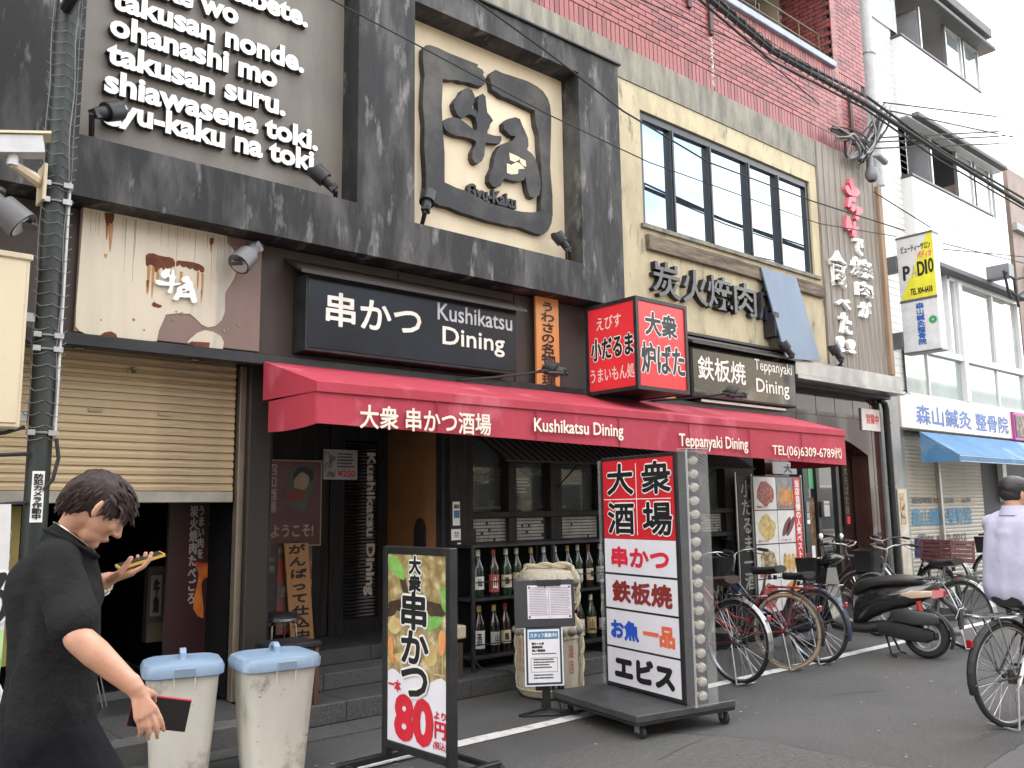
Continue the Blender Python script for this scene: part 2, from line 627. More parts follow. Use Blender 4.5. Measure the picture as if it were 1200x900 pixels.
BRICKB = mat('dark_red_tile_brick', (.2, .052, .05), .5, c2=(.13, .035, .035), scale=5, detail=3)
MORT = mat('dark_mortar', (.06, .035, .035), .9)
COPE = mat('blue_grey_coping', (.3, .34, .43), .5, c2=(.2, .24, .3))
BROWN = mat('brown_metal_fascia', (.062, .047, .039), .5, spec=.3, c2=(.045, .034, .03), scale=2, stretch=(1, 1, .3), lo=.3, hi=.7)
BROWN2 = mat('brown_column_metal', (.036, .029, .025), .45, spec=.3, c2=(.028, .023, .02), scale=2, stretch=(1, 1, .2))
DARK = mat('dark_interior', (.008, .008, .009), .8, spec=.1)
DWOOD = mat('black_stained_wood', (.012, .011, .011), .6, spec=.2, c2=(.028, .026, .025), scale=5, stretch=(6, 6, .4), bump=.1)
FRAMEW = mat('black_window_frame', (.014, .015, .018), .35, c2=(.025, .026, .03))
WOOD = mat('grey_weathered_boards', (.29, .26, .225), .8, c2=(.14, .12, .10), scale=3.2, detail=12, stretch=(9, 9, .35), lo=.36, hi=.66, bump=.5, bscale=20)
WOODB = mat('old_beam_wood', (.2, .155, .11), .85, c2=(.06, .045, .035), scale=4, detail=12, stretch=(.5, 6, 5), lo=.38, hi=.6, bump=.5, bscale=25)
OCHRE = mat('ochre_interior_wall', (.28, .135, .05), .7, c2=(.2, .09, .033), scale=2)

rb = thing('restaurant_building', 'two storey restaurant front with black render box, yellow wall, red brick above and steel shutter', 'building', (2, 6.1, 0))
# black box face with its two recesses (front face y=5.85)
f = MB()
FY, BY = 5.85, 6.1
f.box(-3, 1.38, FY, 6.1, 3.52, 8.2)
f.box(1.38, 3.43, FY, 6.1, 3.52, 3.93)
f.box(3.43, 3.98, FY, 6.1, 3.52, 6.15)
f.box(3.98, 5.975, FY, 6.1, 3.52, 3.88)
f.box(3.98, 5.975, FY, 6.1, 5.88, 6.15)
f.box(5.975, 6.57, FY, 6.1, 3.52, 6.15)
f.box(1.38, 3.43, FY, 6.1, 6.0, 8.2)
f.box(3.43, 4.3, FY + .002, 6.1, 6.15, 8.2)
f.build('black_render_wall', BCON, rb)
MB().rbox(4.3, 6.6, 5.82, 6.1, 6.15, 6.175, .005).build('metal_capping', BLACKM, rb)
MB().box(1.38, 3.43, 6.1, 6.2, 3.93, 6.0).build('recess_panel', BROWNP, rb)
MB().box(3.98, 5.975, 6.1, 6.2, 3.88, 5.88).build('recess_panel', CREAM, rb)
MB().box(-3, 6.57, 6.12, 6.35, 2.62, 3.52).build('fascia_wall', BROWN, rb)
MB().box(6.57, 9.78, 6.13, 6.35, 2.62, 3.4).build('fascia_wall', BROWN, rb)
fm = MB()
for x in (2.745, 4.0, 5.3, 6.62, 7.55):
    fm.box(x - .006, x + .006, 6.112, 6.13, 2.66, 3.51)
fm.build('fascia_joint', BLACK, rb)
MB().rbox(-3, 9.7, 6.0, 6.12, 2.575, 2.66, .008).build('shutter_head', BLACKM, rb)
MB().box(6.6, 9.8, 5.98, 6.12, 3.41, 3.44).build('fascia_rail', BROWN2, rb)
# upper walls
MB().box(6.57, 10.93, 6.1, 6.4, 3.38, 4.6).box(6.57, 7.2, 6.1, 6.4, 4.6, 5.95).box(10.75, 10.93, 6.1, 6.4, 4.6, 5.95).box(6.57, 10.93, 6.1, 6.4, 5.95, 6.22) \
    .build('yellow_wall', YELLOW, rb)
MB().box(4.3, 10.93, 6.085, 6.4, 6.222, 6.61).build('concrete_band', CONC, rb)
MB().rbox(6.5, 9.7, 6.0, 6.13, 3.335, 3.4, .01).build('canopy_edge', mat('grey_metal_trim', (.1, .1, .105), .45), rb)
# window
wf = MB()
for x0, x1 in ((7.2, 7.27), (10.68, 10.75)):
    wf.box(x0, x1, 6.13, 6.22, 4.6, 5.95)
wf.box(7.27, 10.68, 6.13, 6.22, 5.86, 5.95).box(7.27, 10.68, 6.13, 6.22, 4.6, 4.64)
WFO = wf.build('window_frame', FRAMEW, rb)
ms = [7.78, 8.5, 9.31, 9.98]
for x in ms:
    MB().box(x - .035, x + .035, 6.12, 6.22, 4.64, 5.86).box(x - .012, x + .012, 6.105, 6.12, 4.64, 5.86).build('mullion', FRAMEW, WFO)
SKYGL = mat('window_glass_reflecting', (.03, .035, .04), .015, spec=1.0, coat=1)
SKYGL.node_tree.nodes['Principled BSDF'].inputs['Metallic'].default_value = .0
SKYGL.node_tree.nodes['Principled BSDF'].inputs['IOR'].default_value = 2.6
SKYGL.node_tree.nodes['Principled BSDF'].inputs['Coat Weight'].default_value = 0
SKYGL.node_tree.nodes['Principled BSDF'].inputs['Specular Tint'].default_value = (.62, .78, .92, 1)
xs = [7.27] + ms + [10.68]
for i in range(5):
    p = MB()
    t = random.uniform(-.012, .012)
    p.add([(xs[i] + .035 * (i > 0), 6.17, 4.64), (xs[i + 1] - .035 * (i < 4), 6.17 + t * .2, 4.64), (xs[i + 1] - .035 * (i < 4), 6.17 + t * .2, 5.86), (xs[i] + .035 * (i > 0), 6.17, 5.86)], [(0, 1, 2, 3)])
    p.build('pane', SKYGL, WFO)
MB().box(7.2, 10.75, 6.24, 6.3, 4.6, 5.95).build('window_back', DARK, WFO)
sill = MB().box(7.15, 10.85, 6.06, 6.2, 4.555, 4.6)
sill.build('window_sill', CONC, rb)
MB().rbox(7.215, 9.32, 6.04, 6.1, 4.31, 4.485, .008).build('timber_beam', WOODB, rb)
MB().rbox(9.324, 10.88, 6.045, 6.1, 4.30, 4.48, .008).build('timber_beam', WOODB, rb)

# brick cladding: the 300 nearest bricks one by one, the rest joined
MB().box(4.3, 12.6, 6.115, 6.4, 6.61, 7.92).box(11.66, 12.6, 6.115, 6.9, 7.92, 10.5).build('brick_backing', MORT, rb)
cells = []
w_, h_, gp_ = .227, .06, .009
x = 4.32
while x < 12.6:                                       # soldier course
    cells.append((x, min(x + .062, 12.6), 6.614, 6.85, 6.1))
    x += .072
z, r_ = 6.86, 0
while z < 7.9:
    x = 4.3 - (.118 if r_ % 2 else 0)
    while x < 12.59:
        a, b = max(x, 4.3), min(x + w_, 12.6)
        slot = (8.13 < (a + b) / 2 < 8.22 and z > 7.55) or (8.56 < (a + b) / 2 < 8.66 and z > 7.35)
        if b - a > .02 and not (z > 7.74):
            cells.append((a, b, z, z + h_, 6.1 + (.0 if not slot else .004)))
        x += w_ + gp_
    z += h_ + gp_
    r_ += 1
x = 4.32
while x < 12.4:
    cells.append((x, x + .062, 7.76, 7.915, 6.1))
    x += .072
z, r_ = 7.93, 0
while z < 10.3:                                       # balcony column
    x = 11.66 - (.118 if r_ % 2 else 0)
    while x < 12.6:
        a, b = max(x, 11.66), min(x + w_, 12.6)
        if b - a > .02:
            cells.append((a, b, z, z + h_, 6.1))
        x += w_ + gp_
    z += h_ + gp_
    r_ += 1


def brick_size(c):                                    # how large it shows from the street
    v = Vector(((c[0] + c[1]) / 2, c[4], (c[2] + c[3]) / 2 - 1.5))
    d = v.dot(cf)
    px, py = v.dot(cr) / d, -v.dot(cu_) / d
    inside = abs(px) < .585 and abs(py) < .44
    return (0 if inside else 1, d)


cells.sort(key=brick_size)
BD = {}
for i, c in enumerate(cells[:300]):
    k = (round(c[1] - c[0], 3), round(c[3] - c[2], 3), random.random() < .25)
    if k not in BD:
        BD[k] = MB().rbox(0, c[1] - c[0], 0, .05, 0, c[3] - c[2], .003).data('brick', BRICKB if k[2] else BRICK)
    place('brick', BD[k], rb, (c[0], c[4] - random.uniform(0, .003), c[2]))
rest = MB()
for c in cells[300:]:
    j = random.uniform(0, .003)
    rest.box(c[0], c[1], c[4] - j, c[4] + .05, c[2], c[3], 1 if random.random() < .25 else 0)
# side of the balcony column
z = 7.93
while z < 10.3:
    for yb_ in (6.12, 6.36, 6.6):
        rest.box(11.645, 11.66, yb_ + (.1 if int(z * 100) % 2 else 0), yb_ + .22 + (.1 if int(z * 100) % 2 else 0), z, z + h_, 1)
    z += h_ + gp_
tag(rest.build('bricks', [BRICK, BRICKB], rb), kind='stuff')
# ribs and white efflorescence on the brick wall
for x0, z0 in ((8.14, 7.55), (8.57, 7.35), (12.0, 7.05)):
    MB().rbox(x0, x0 + .07, 6.06, 6.1, z0, 7.9 if x0 < 9 else 7.6, .004).build('brick_rib', mat('dark_brick_rib', (.05, .02, .02), .6), rb)
ef = MB()
for k in range(26):
    z = 7.33 - k * .026
    ef.box(8.6 + random.uniform(-.012, .03), 8.635 + random.uniform(-.01, .03), 6.094, 6.1, z, z + random.uniform(.008, .024))
ef.build('lime_stain', mat('lime_deposit', (.55, .5, .48), .9, bump=.4), rb)
MB().rbox(4.3, 11.64, 6.04, 6.3, 7.92, 8.02, .008).build('coping', COPE, rb)
# balcony behind
BEI = mat('beige_balcony_wall', (.42, .37, .27), .8, c2=(.33, .29, .21), scale=3)
MB().box(4.3, 11.66, 7.3, 7.4, 7.0, 10.4).box(11.67, 11.8, 6.1, 7.3, 7.0, 10.4).build('balcony_wall', BEI, rb)
MB().box(4.3, 11.66, 6.0, 7.3, 9.55, 9.7).build('balcony_ceiling', mat('off_white_ceiling', (.45, .42, .38), .8), rb)
MB().box(4.3, 11.66, 5.98, 6.2, 9.7, 10.4).build('balcony_beam', BRICKB, rb)
df = MB().box(10.5, 10.56, 7.24, 7.3, 7.9, 9.45).box(11.5, 11.56, 7.24, 7.3, 7.9, 9.45).box(10.5, 11.56, 7.24, 7.3, 9.4, 9.45).build('balcony_door_frame', ALU, rb)
MB().box(10.56, 11.02, 7.26, 7.28, 7.9, 9.4).box(11.04, 11.5, 7.255, 7.275, 7.9, 9.4).build('door_panel', mat('grey_door_glass', (.22, .21, .2), .25), df)
rl = MB()
for zz in (8.28, 8.5):
    rl.tube([(4.3, 6.25, zz), (11.66, 6.25, zz)], .012, 6)
x = 4.4
while x < 11.6:
    rl.tube([(x, 6.25, 8.02), (x, 6.25, 8.5)], .008, 5)
    x += .55
rl.build('balcony_rail', mat('brown_rail', (.12, .09, .05), .5), rb)
# the house goes on above and behind
MB().box(-6, 4.3, 5.86, 6.4, 8.2, 11.0).box(4.3, 12.6, 6.02, 6.4, 10.4, 13.0).box(-6, 12.6, 6.4, 14.0, 10.5, 13.0).box(-6, 12.6, 13.9, 14.1, 0, 10.5).box(-6.2, -6, 6, 14, 0, 11) \
    .box(-6, -3, 6.0, 6.4, 0, 8.2).build('upper_house_wall', CONC, rb)
MB().box(-6, 12.6, 7.45, 7.6, 2.62, 7.0).box(-6, 12.6, 6.35, 7.5, 2.6, 2.68).build('inner_wall', DARK, rb)

# wide planked panel
x = 10.935
i = 0
while x < 12.62:
    w = random.uniform(.13, .19)
    x1 = min(x + w, 12.64)
    MB().rbox(x + .003, x1 - .003, 6.06 + random.uniform(-.008, .008), 6.12, 3.38, 6.605 if x < 11.9 else 6.6, .006).build('plank', WOOD, rb, recenter=True)
    x = x1
MB().box(10.935, 12.6, 6.122, 6.4, 3.38, 6.6).build('plank_backing', DARK, rb)
MB().rbox(12.56, 12.67, 6.0, 6.4, 3.38, 6.3, .008).build('corner_board', mat('tan_corner_board', (.28, .19, .12), .7, c2=(.2, .13, .08), scale=4, stretch=(6, 6, .4)), rb)
# steel canopy fascia above the polished entrance
MB().rbox(9.785, 12.66, 5.9, 6.5, 3.13, 3.34, .008).rbox(9.785, 12.68, 5.87, 6.5, 3.075, 3.13, .006).build('steel_canopy', mat('brushed_steel_canopy', (.33, .32, .31), .3, metal=.8, c2=(.2, .19, .19), scale=1.6, detail=4, stretch=(2, 1, 1)), rb)
MB().box(9.785, 12.66, 6.1, 6.5, 3.03, 3.075).build('canopy_soffit', BLACK, rb)

# polished brown stone wall with an arched doorway
STONE = mat('polished_brown_stone', (.062, .03, .024), .09, c2=(.045, .022, .018), scale=3, coat=.6)
aw = MB()
arc = [(10.45 + (12.42 - 10.45) * t / 16, 2.12 + .55 * math.sin(PI * (t / 16) ** .82)) for t in range(17)]
arc = [(10.45, .1)] + [(10.45, 2.2)] + [(10.45 + (12.25 - 10.45) * t / 14, 2.2 + .46 * math.sin(PI * min(1, .28 + .72 * t / 14)) - .46 * math.sin(PI * .28) * (1 - t / 14)) for t in range(1, 15)] + [(12.25, .1)]
top = [(p[0], 3.03) for p in arc]
Yf, Yb = 6.3, 6.55
for a, b in zip(arc, arc[1:]):
    if b[0] > a[0]:
        aw.quad((a[0], Yf, a[1]), (b[0], Yf, b[1]), (b[0], Yf, 3.03), (a[0], Yf, 3.03))
        aw.quad((a[0], Yf, a[1]), (a[0], Yb, a[1]), (b[0], Yb, b[1]), (b[0], Yf, b[1]))
aw.box(9.6, 10.45, Yf, 6.5, .0, 3.03).box(12.25, 12.62, Yf, 6.56, .0, 3.03)
aw.build('polished_stone_wall', STONE, rb)
jm = MB()
for x in (9.95, 10.4, 10.9, 11.4, 11.9, 12.4):
    jm.box(x - .003, x + .003, Yf - .003, Yf, 2.72 if 10.4 < x < 12.3 else .2, 3.03)
jm.box(9.6, 12.62, Yf - .003, Yf, 2.715, 2.722)
jm.build('stone_joint', mat('stone_joint', (.02, .012, .01), .6), rb)


# ---- shutter bay on the left
SH = mat('beige_shutter_steel', (.50, .385, .225), .45, c2=(.40, .30, .17), scale=1.5, detail=9, stretch=(.5, 1, 3), lo=.4, hi=.75, spots=(.27, .2, .12), sscale=1.3)
sh = MB().box(-1.9, 2.68, 6.335, 6.345, 1.66, 2.62).build('roller_shutter', SH, rb)
slat = MB()
pr = [(0, 0), (-.012, .006), (-.014, .03), (-.004, .046), (-.004, .054), (0, .056)]
for (a, b), (c, d) in zip(pr, pr[1:]):
    slat.quad((-1.9, a, b), (2.68, a, b), (2.68, c, d), (-1.9, c, d))
sd_ = slat.data('slat', SH)
z = 1.655
while z < 2.6:
    place('slat', sd_, sh, (0, 6.335, z))
    z += .0565
MB().rbox(-1.9, 2.68, 6.31, 6.35, 1.575, 1.655, .005).build('bottom_rail', mat('aluminium_rail', (.4, .38, .34), .4, metal=.6, c2=(.3, .28, .25)), sh)
lk = MB()
for x in (1.693, 2.156):
    lk.rbox(x - .045, x + .045, 6.312, 6.33, 2.201 - .012, 2.201 + .012, .003)
lk.build('shutter_lock', mat('lock_plate', (.32, .26, .17), .4), sh)
st = MB().rbox(1.896, 1.947, 6.314, 6.32, 2.478, 2.521, .001).build('inspection_sticker', mat('sticker_print', (.45, .35, .08), .5, c2=(.05, .05, .06), scale=30, lo=.48, hi=.52), sh)
for x in (2.70,):
    MB().rbox(x, x + .05, 6.28, 6.36, .15, 2.6, .004).build('guide_rail', mat('guide_rail_metal', (.22, .18, .14), .4, metal=.5), rb)
MB().rbox(2.752, 2.93, 6.22, 6.42, .145, 2.6, .008).build('column', BROWN2, rb)
MB().box(2.93, 2.95, 6.24, 6.4, .145, 2.6).build('column_edge', BLACK, rb)
# room seen under the half-open shutter
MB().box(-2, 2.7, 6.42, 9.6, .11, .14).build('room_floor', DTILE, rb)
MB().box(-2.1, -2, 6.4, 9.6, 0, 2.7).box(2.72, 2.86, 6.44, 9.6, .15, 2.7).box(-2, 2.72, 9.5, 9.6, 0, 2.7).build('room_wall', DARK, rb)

# ---- entrance bay
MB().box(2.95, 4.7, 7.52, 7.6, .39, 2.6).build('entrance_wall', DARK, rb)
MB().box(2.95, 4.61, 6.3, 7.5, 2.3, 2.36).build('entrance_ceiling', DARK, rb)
# louvred black door with upright lettering
YD = 7.2
dr = MB().rbox(3.98, 4.13, YD, YD + .06, .39, 2.3, .004).rbox(4.5, 4.6, YD, YD + .06, .39, 2.3, .004).rbox(4.13, 4.5, YD, YD + .06, .39, .52, .004).rbox(4.13, 4.5, YD, YD + .06, 2.16, 2.3, .004).build('louvre_door', DWOOD, rb)
lv = MB().cbox((0, 0, 0), (.37, .035, .006), Matrix.Rotation(.5, 3, 'X')).data('louvre', mat('louvre_black', (.03, .03, .032), .35))
z = .54
while z < 2.15:
    place('louvre', lv, dr, (4.315, YD + .03, z))
    z += .032
lettering('vertical_lettering', dr, 'Kushikatsu Dining', (-2.041, -0.728, 4.33, 4.44), YD - .02, mat('cream_lettering', (.55, .52, .45), .5),
          frame=(Vector((0, 0, 0)), Vector((0, 0, -1)), Vector((1, 0, 0))), bold=.006)
MB().rbox(2.96, 3.98, YD + .02, YD + .08, .39, 2.3, .004).build('dark_wall_panel', DWOOD, rb)
MB().box(4.6, 4.63, 6.4, 7.2, .3, 2.5).build('side_wall', OCHRE, rb)
MB().rbox(4.59, 4.64, 6.3, 6.4, .145, 2.5, .004).build('side_wall_post', BLACK, rb)
MB().rbox(4.583, 4.598, 6.56, 6.74, .3, 1.34, .003).ball((4.59, 6.65, 1.34), (.008, .088, .09), 12, 8).build('arched_niche', BLACK, rb)

# ---- kitchen window bay
MB().rbox(4.64, 4.9, 6.25, 6.45, .145, 2.5, .005).build('window_pier', DWOOD, rb)
MB().box(4.9, 9.3, 6.5, 6.6, .1, 1.21).build('lower_wall', DWOOD, rb)
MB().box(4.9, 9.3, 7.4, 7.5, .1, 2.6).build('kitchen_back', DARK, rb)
for x0, x1 in ((5.36, 5.46), (5.9, 6.05), (6.62, 6.75), (7.3, 7.42), (8.1, 8.22), (8.75, 8.85)):
    MB().rbox(x0, x1, 6.3, 6.42, 1.1, 2.4, .004).build('window_post', DWOOD, rb)
MB().rbox(4.9, 9.3, 6.28, 6.5, 1.42, 1.475, .004).rbox(4.9, 9.3, 6.28, 6.5, 1.15, 1.2, .004).build('window_ledge', DWOOD, rb)
MB().box(4.9, 9.3, 6.44, 6.45, 1.475, 2.4).build('kitchen_glass', glass('dark_shop_glass', (.25, .28, .28), .03, .22), rb)
# mosaic of small white tiles under the window
TW = mat('white_mosaic_tile', (.42, .43, .40), .3, c2=(.2, .2, .19), scale=9, lo=.3, hi=.7)
MB().box(4.9, 9.0, 6.36, 6.5, 1.2, 1.42).build('mosaic_backing', INK, rb)
tl = MB()
for x0, x1 in ((4.92, 5.86), (6.07, 6.6), (6.77, 7.28), (7.44, 8.08), (8.24, 8.72)):
    x = x0
    while x < x1 - .02:
        for k in range(7):
            z = 1.206 + k * .0305
            if random.random() > .04 and not (x < 4.98 and z < 1.3):
                tl.box(x, x + .022, 6.352, 6.36, z, z + .022)
        x += .029
tag(tl.build('mosaic_tiles', TW, rb), kind='stuff')
# hints of kitchen: lit shelf, lantern, rice paddles, cards
LK = thing('kitchen_lantern', 'small green paper lantern hanging inside the dark kitchen window', 'lantern', (5.0, 6.75, 1.75))
MB().lathe([(.02, .1), (.055, .08), (.075, .03), (.075, -.03), (.055, -.08), (.02, -.1)], (5.2, 6.7, 1.86), 14).build('shade', mat('green_paper', (.12, .16, .08), .7), LK)
MB().tube([(5.2, 6.7, 1.96), (5.2, 6.7, 2.5)], .003, 4).build('cord', INK, LK)
KC = mat('dim_steel', (.12, .12, .12), .4, metal=.5)
ks = thing('kitchen_shelf', 'dim steel shelf with stacked crockery behind the kitchen glass', 'shelf', (5.4, 6.9, 1.2))
MB().rbox(4.95, 6.6, 6.8, 7.1, 1.5, 1.53, .004).rbox(4.95, 6.6, 6.9, 7.1, 1.85, 1.87, .004).build('board', KC, ks)
for i in range(12):
    x = 5.0 + i * .13
    MB().lathe([(.045, 0), (.06, .05), (.055, .05), (.04, .01)], (x, 6.95, 1.53 if i % 2 else 1.87), 10).build('bowl', mat('dim_crockery', (.25, .25, .23), .3), ks)
gs = MB()
text_into(gs, '営業中', (4.98, 5.28, 1.72, 1.86), 6.43)
tag(gs.build('window_lettering', mat('faint_window_lettering', (.09, .09, .09), .5)), 'faint grey opening lettering on the dark glass left of the small awning', 'lettering')
lb = thing('chalk_notice', 'small blue lit notice propped inside the kitchen window', 'notice', (5.6, 6.6, 1.55))
MB().rbox(5.5, 5.82, 6.5, 6.51, 1.62, 1.82, .002).build('panel', mat('blue_notice', (.1, .13, .2), .5, c2=(.03, .03, .05), scale=20), lb)
m_ = MB(); scrawl(m_, 5.52, 5.8, 1.64, 1.8, 6.497, 5, seed=4); m_.build('print', WHITE, lb)

# small striped canopy over the kitchen window
sc = thing('striped_canopy', 'thin black and grey striped awning over the kitchen window under the red awning', 'awning', (5.9, 6.3, 1.95))
x = 5.05
i = 0
while x < 8.9:
    MB().add([(x, 6.36, 2.16), (x + .048, 6.36, 2.16), (x + .048, 5.98, 1.93), (x, 5.98, 1.93), (x, 6.36, 2.165), (x + .048, 6.36, 2.165), (x + .048, 5.98, 1.935), (x, 5.98, 1.935)],
             [(0, 1, 2, 3), (4, 7, 6, 5), (3, 2, 6, 7), (0, 3, 7, 4), (1, 5, 6, 2)]).build('stripe', mat('grey_stripe', (.17, .165, .15), .7) if i % 2 else mat('black_stripe', (.02, .02, .02), .7), sc)
    x += .05
    i += 1
MB().tube([(5.05, 5.98, 1.93), (8.9, 5.98, 1.93)], .01, 6).tube([(6.0, 6.0, 1.93), (6.0, 6.38, 1.65)], .008, 5).tube([(8.2, 6.0, 1.93), (8.2, 6.38, 1.65)], .008, 5).build('canopy_bar', BLACKM, sc)
# notices on the window pier
nb_ = thing('notice_strip', 'narrow strip of three small stickers on the pier beside the ochre wall', 'notice', (4.8, 6.25, 1.45))
MB().rbox(4.663, 4.738, 6.24, 6.25, 1.361, 1.569, .001).build('strip', WHITE, nb_)
MB().box(4.663, 4.729, 1.426, 1.502, 6.2365, 6.239) if False else None
a_, b_ = 4.67, 4.731
MB().box(a_, b_, 6.2365, 6.2395, 1.427, 1.494).build('blue_sticker', mat('sticker_blue', (.05, .15, .35), .5), nb_)
MB().box(a_, b_, 6.2365, 6.2395, 1.509, 1.546).build('black_sticker', mat('sticker_print', (.45, .35, .08), .5), nb_)
nc = thing('no_smoking_notice', 'square cream notice below the sticker strip on the pier', 'notice', (4.85, 6.25, 1.3))
MB().rbox(4.647, 4.746, 6.24, 6.25, 1.234, 1.33, .001).build('plate', WHITE, nc)
m_ = MB(); text_into(m_, '禁', (4.669, 4.726, 1.256, 1.308), 6.238); m_.build('print', INK, nc)
nd = thing('door_chime', 'tiny white chime button plate on the dark pier', 'chime', (4.88, 6.25, 1.2))
MB().rbox(4.712, 4.745, 6.235, 6.25, 1.144, 1.211, .002).build('plate', WHITE, nd)
MB().ball((4.729, 6.233, 1.181), (.006, .005, .006), 8, 6).build('button', INK, nd)

# right bay: dark timber door front
MB().rbox(8.85, 9.35, 6.3, 6.42, .1, 2.6, .005).build('timber_pier', DWOOD, rb)
MB().box(4.9, 9.6, 6.3, 6.5, 2.4, 2.62).build('window_head', DARK, rb)
MB().box(9.3, 10.45, 6.5, 6.56, .1, 2.7).build('side_panel', DWOOD, rb)

# doorway under the arch
DG = mat('shop_door_glass', (.02, .022, .02), .03, coat=1, spec=.9)
dd = MB().rbox(10.47, 10.55, 6.46, 6.56, .09, 2.3, .004).rbox(11.05, 11.13, 6.45, 6.56, .09, 2.3, .004).rbox(11.6, 11.68, 6.46, 6.56, .09, 2.4, .004).rbox(10.55, 11.05, 6.46, 6.56, 2.2, 2.3, .004).rbox(10.55, 11.6, 6.46, 6.56, .09, .25, .004).rbox(11.13, 11.6, 6.46, 6.56, 2.2, 2.3, .004).build('shop_door', FRAMEW, rb)
MB().box(10.55, 11.05, 6.5, 6.51, .25, 2.2).build('pane', DG, dd)
MB().box(11.13, 11.6, 6.5, 6.51, .25, 2.2).build('pane', DG, dd)
MB().box(10.45, 12.3, 6.58, 6.62, .09, 2.8).build('doorway_back', mat('doorway_brown', (.03, .014, .012), .3), rb)
dpn = thing('food_posters_in_door', 'green and brown food posters stuck inside the glass door under the arch', 'poster', (10.8, 6.49, 1.3))
FOODM = mat('food_poster_print', (.18, .09, .04), .5, c2=(.05, .03, .02), scale=9, detail=8, lo=.4, hi=.62, spots=(.36, .3, .18), sscale=12)
MB().rbox(10.56, 10.74, 6.49, 6.497, 1.72, 2.16, .001).rbox(10.92, 11.04, 6.49, 6.497, 1.72, 2.16, .001).build('green_sheet', mat('green_sheet', (.1, .38, .17), .4), dpn)
MB().rbox(10.56, 10.74, 6.489, 6.496, .8, 1.7, .001).rbox(10.78, 11.03, 6.489, 6.496, .55, 1.6, .001).build('food_sheet', FOODM, dpn)
MB().box(10.6, 10.72, 6.485, 6.489, 1.3, 1.5).box(10.8, 10.98, 6.485, 6.489, .7, .95).build('price_card', WHITE, dpn)
pr_ = thing('letter_box', 'small steel box hung on the dark door between the glass and the brown pillar', 'letter box', (11.2, 6.44, 1.4))
MB().rbox(11.10, 11.24, 6.38, 6.44, 1.33, 1.55, .01).build('body', ALU, pr_)
MB().box(11.12, 11.22, 6.375, 6.38, 1.5, 1.515).build('slot', INK, pr_)
# upright name board on the brown pillar
ub = thing('upright_name_board', 'dark carved name board hanging on the brown polished pillar', 'sign', (11.95, 6.5, 1.5))
MB().rbox(11.86, 12.0, 6.5, 6.53, 1.2, 2.1, .004).build('board', DWOOD, ub)
lettering('print', ub, '大ろばた焼', (11.875, 11.985, 1.35, 2.05), 6.496, mat('faint_gold', (.2, .15, .09), .5), vert=True)
MB().rbox(11.89, 11.97, 6.49, 6.5, 1.22, 1.33, .002).build('red_card', RED, ub)

# pilasters between door front and menu banner
gpl = MB().rbox(10.3, 10.42, 6.2, 6.3, .1, 2.62, .004)
gpl.build('dark_green_pilaster', mat('dark_green_paint', (.02, .045, .035), .4), rb)


# ================================================================ white building to the right
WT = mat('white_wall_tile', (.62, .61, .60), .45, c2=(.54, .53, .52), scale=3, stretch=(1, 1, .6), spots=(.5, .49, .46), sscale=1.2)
WPAN = mat('white_aluminium_cladding', (.64, .65, .66), .35, c2=(.58, .59, .60), scale=1.5)
SOFF = mat('grey_soffit', (.12, .125, .13), .7)
NGL = mat('pale_window_glass', (.22, .27, .28), .04, c2=(.1, .12, .12), scale=.8, coat=1, spec=.9)
wb = thing('white_building', 'white tiled apartment house with recessed balconies beside the red brick wall', 'building', (16, 6.6, 0))
MB().box(12.68, 15.0, 6.6, 6.9, 3.35, 14).build('tile_wall', WT, wb)
tj = MB()
z = 3.5
while z < 13:
    tj.box(12.68, 14.98, 6.597, 6.6, z, z + .006)
    z += .12
tag(tj.build('tile_joints', mat('pale_joint', (.36, .35, .34), .8), wb), kind='stuff')
MB().box(12.70, 13.3, 6.3, 6.6, 0, 3.4).build('side_pier', mat('grey_stone_tile', (.22, .22, .22), .4, c2=(.17, .17, .17)), wb)
# parapets and recessed balconies
for z0, z1 in ((8.22, 9.72), (5.66, 7.12)):
    MB().rbox(14.72, 18.9, 6.42, 6.62, z0, z1, .01).build('balcony_parapet', WPAN, wb)
    MB().rbox(14.70, 18.2, 6.40, 6.64, z1, z1 + .05, .008).build('parapet_capping', mat('dark_capping', (.06, .06, .065), .4), wb)
    MB().box(14.75, 18.9, 6.64, 8.2, z1 - 1.05, z1 - .95).build('balcony_floor', SOFF, wb)
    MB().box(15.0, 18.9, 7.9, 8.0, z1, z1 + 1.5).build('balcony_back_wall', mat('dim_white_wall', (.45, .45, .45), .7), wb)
    MB().rbox(14.9, 18.9, 6.3, 8.1, z1 + 1.12, z1 + 1.2, .01).build('balcony_soffit', SOFF, wb)
    MB().rbox(15.75, 15.8, 6.5, 7.8, z1 + .05, z1 + 1.0, .005).build('partition_frame', ALU, wb)
    MB().box(15.74, 15.75, 6.55, 7.8, z1 + .05, z1 + .95).build('partition_panel', mat('grey_partition', (.25, .25, .27), .5), wb)
    for x in (17.0, 17.85):
        w = MB().rbox(x, x + .05, 6.55, 6.62, z1 + .05, z1 + 1.12, .004).rbox(x + .7, x + .75, 6.55, 6.62, z1 + .05, z1 + 1.12, .004).rbox(x + .05, x + .7, 6.55, 6.62, z1 + 1.06, z1 + 1.12, .004).build('window_frame', ALU, wb)
        MB().box(x + .05, x + .7, 6.58, 6.59, z1 + .05, z1 + 1.06).build('pane', NGL, w)
MB().rbox(14.9, 18.6, 6.25, 8.0, 11.0, 11.2, .01).build('roof_edge', SOFF, wb)
MB().box(14.72, 14.98, 6.6, 8.2, 3.35, 11).build('return_wall', WT, wb)
wf2 = MB().rbox(14.0, 14.05, 6.57, 6.62, 9.9, 12, .004).rbox(14.85, 14.9, 6.57, 6.62, 9.9, 12, .004).rbox(14.05, 14.85, 6.57, 6.62, 9.9, 9.96, .004).build('window_frame', ALU, wb)
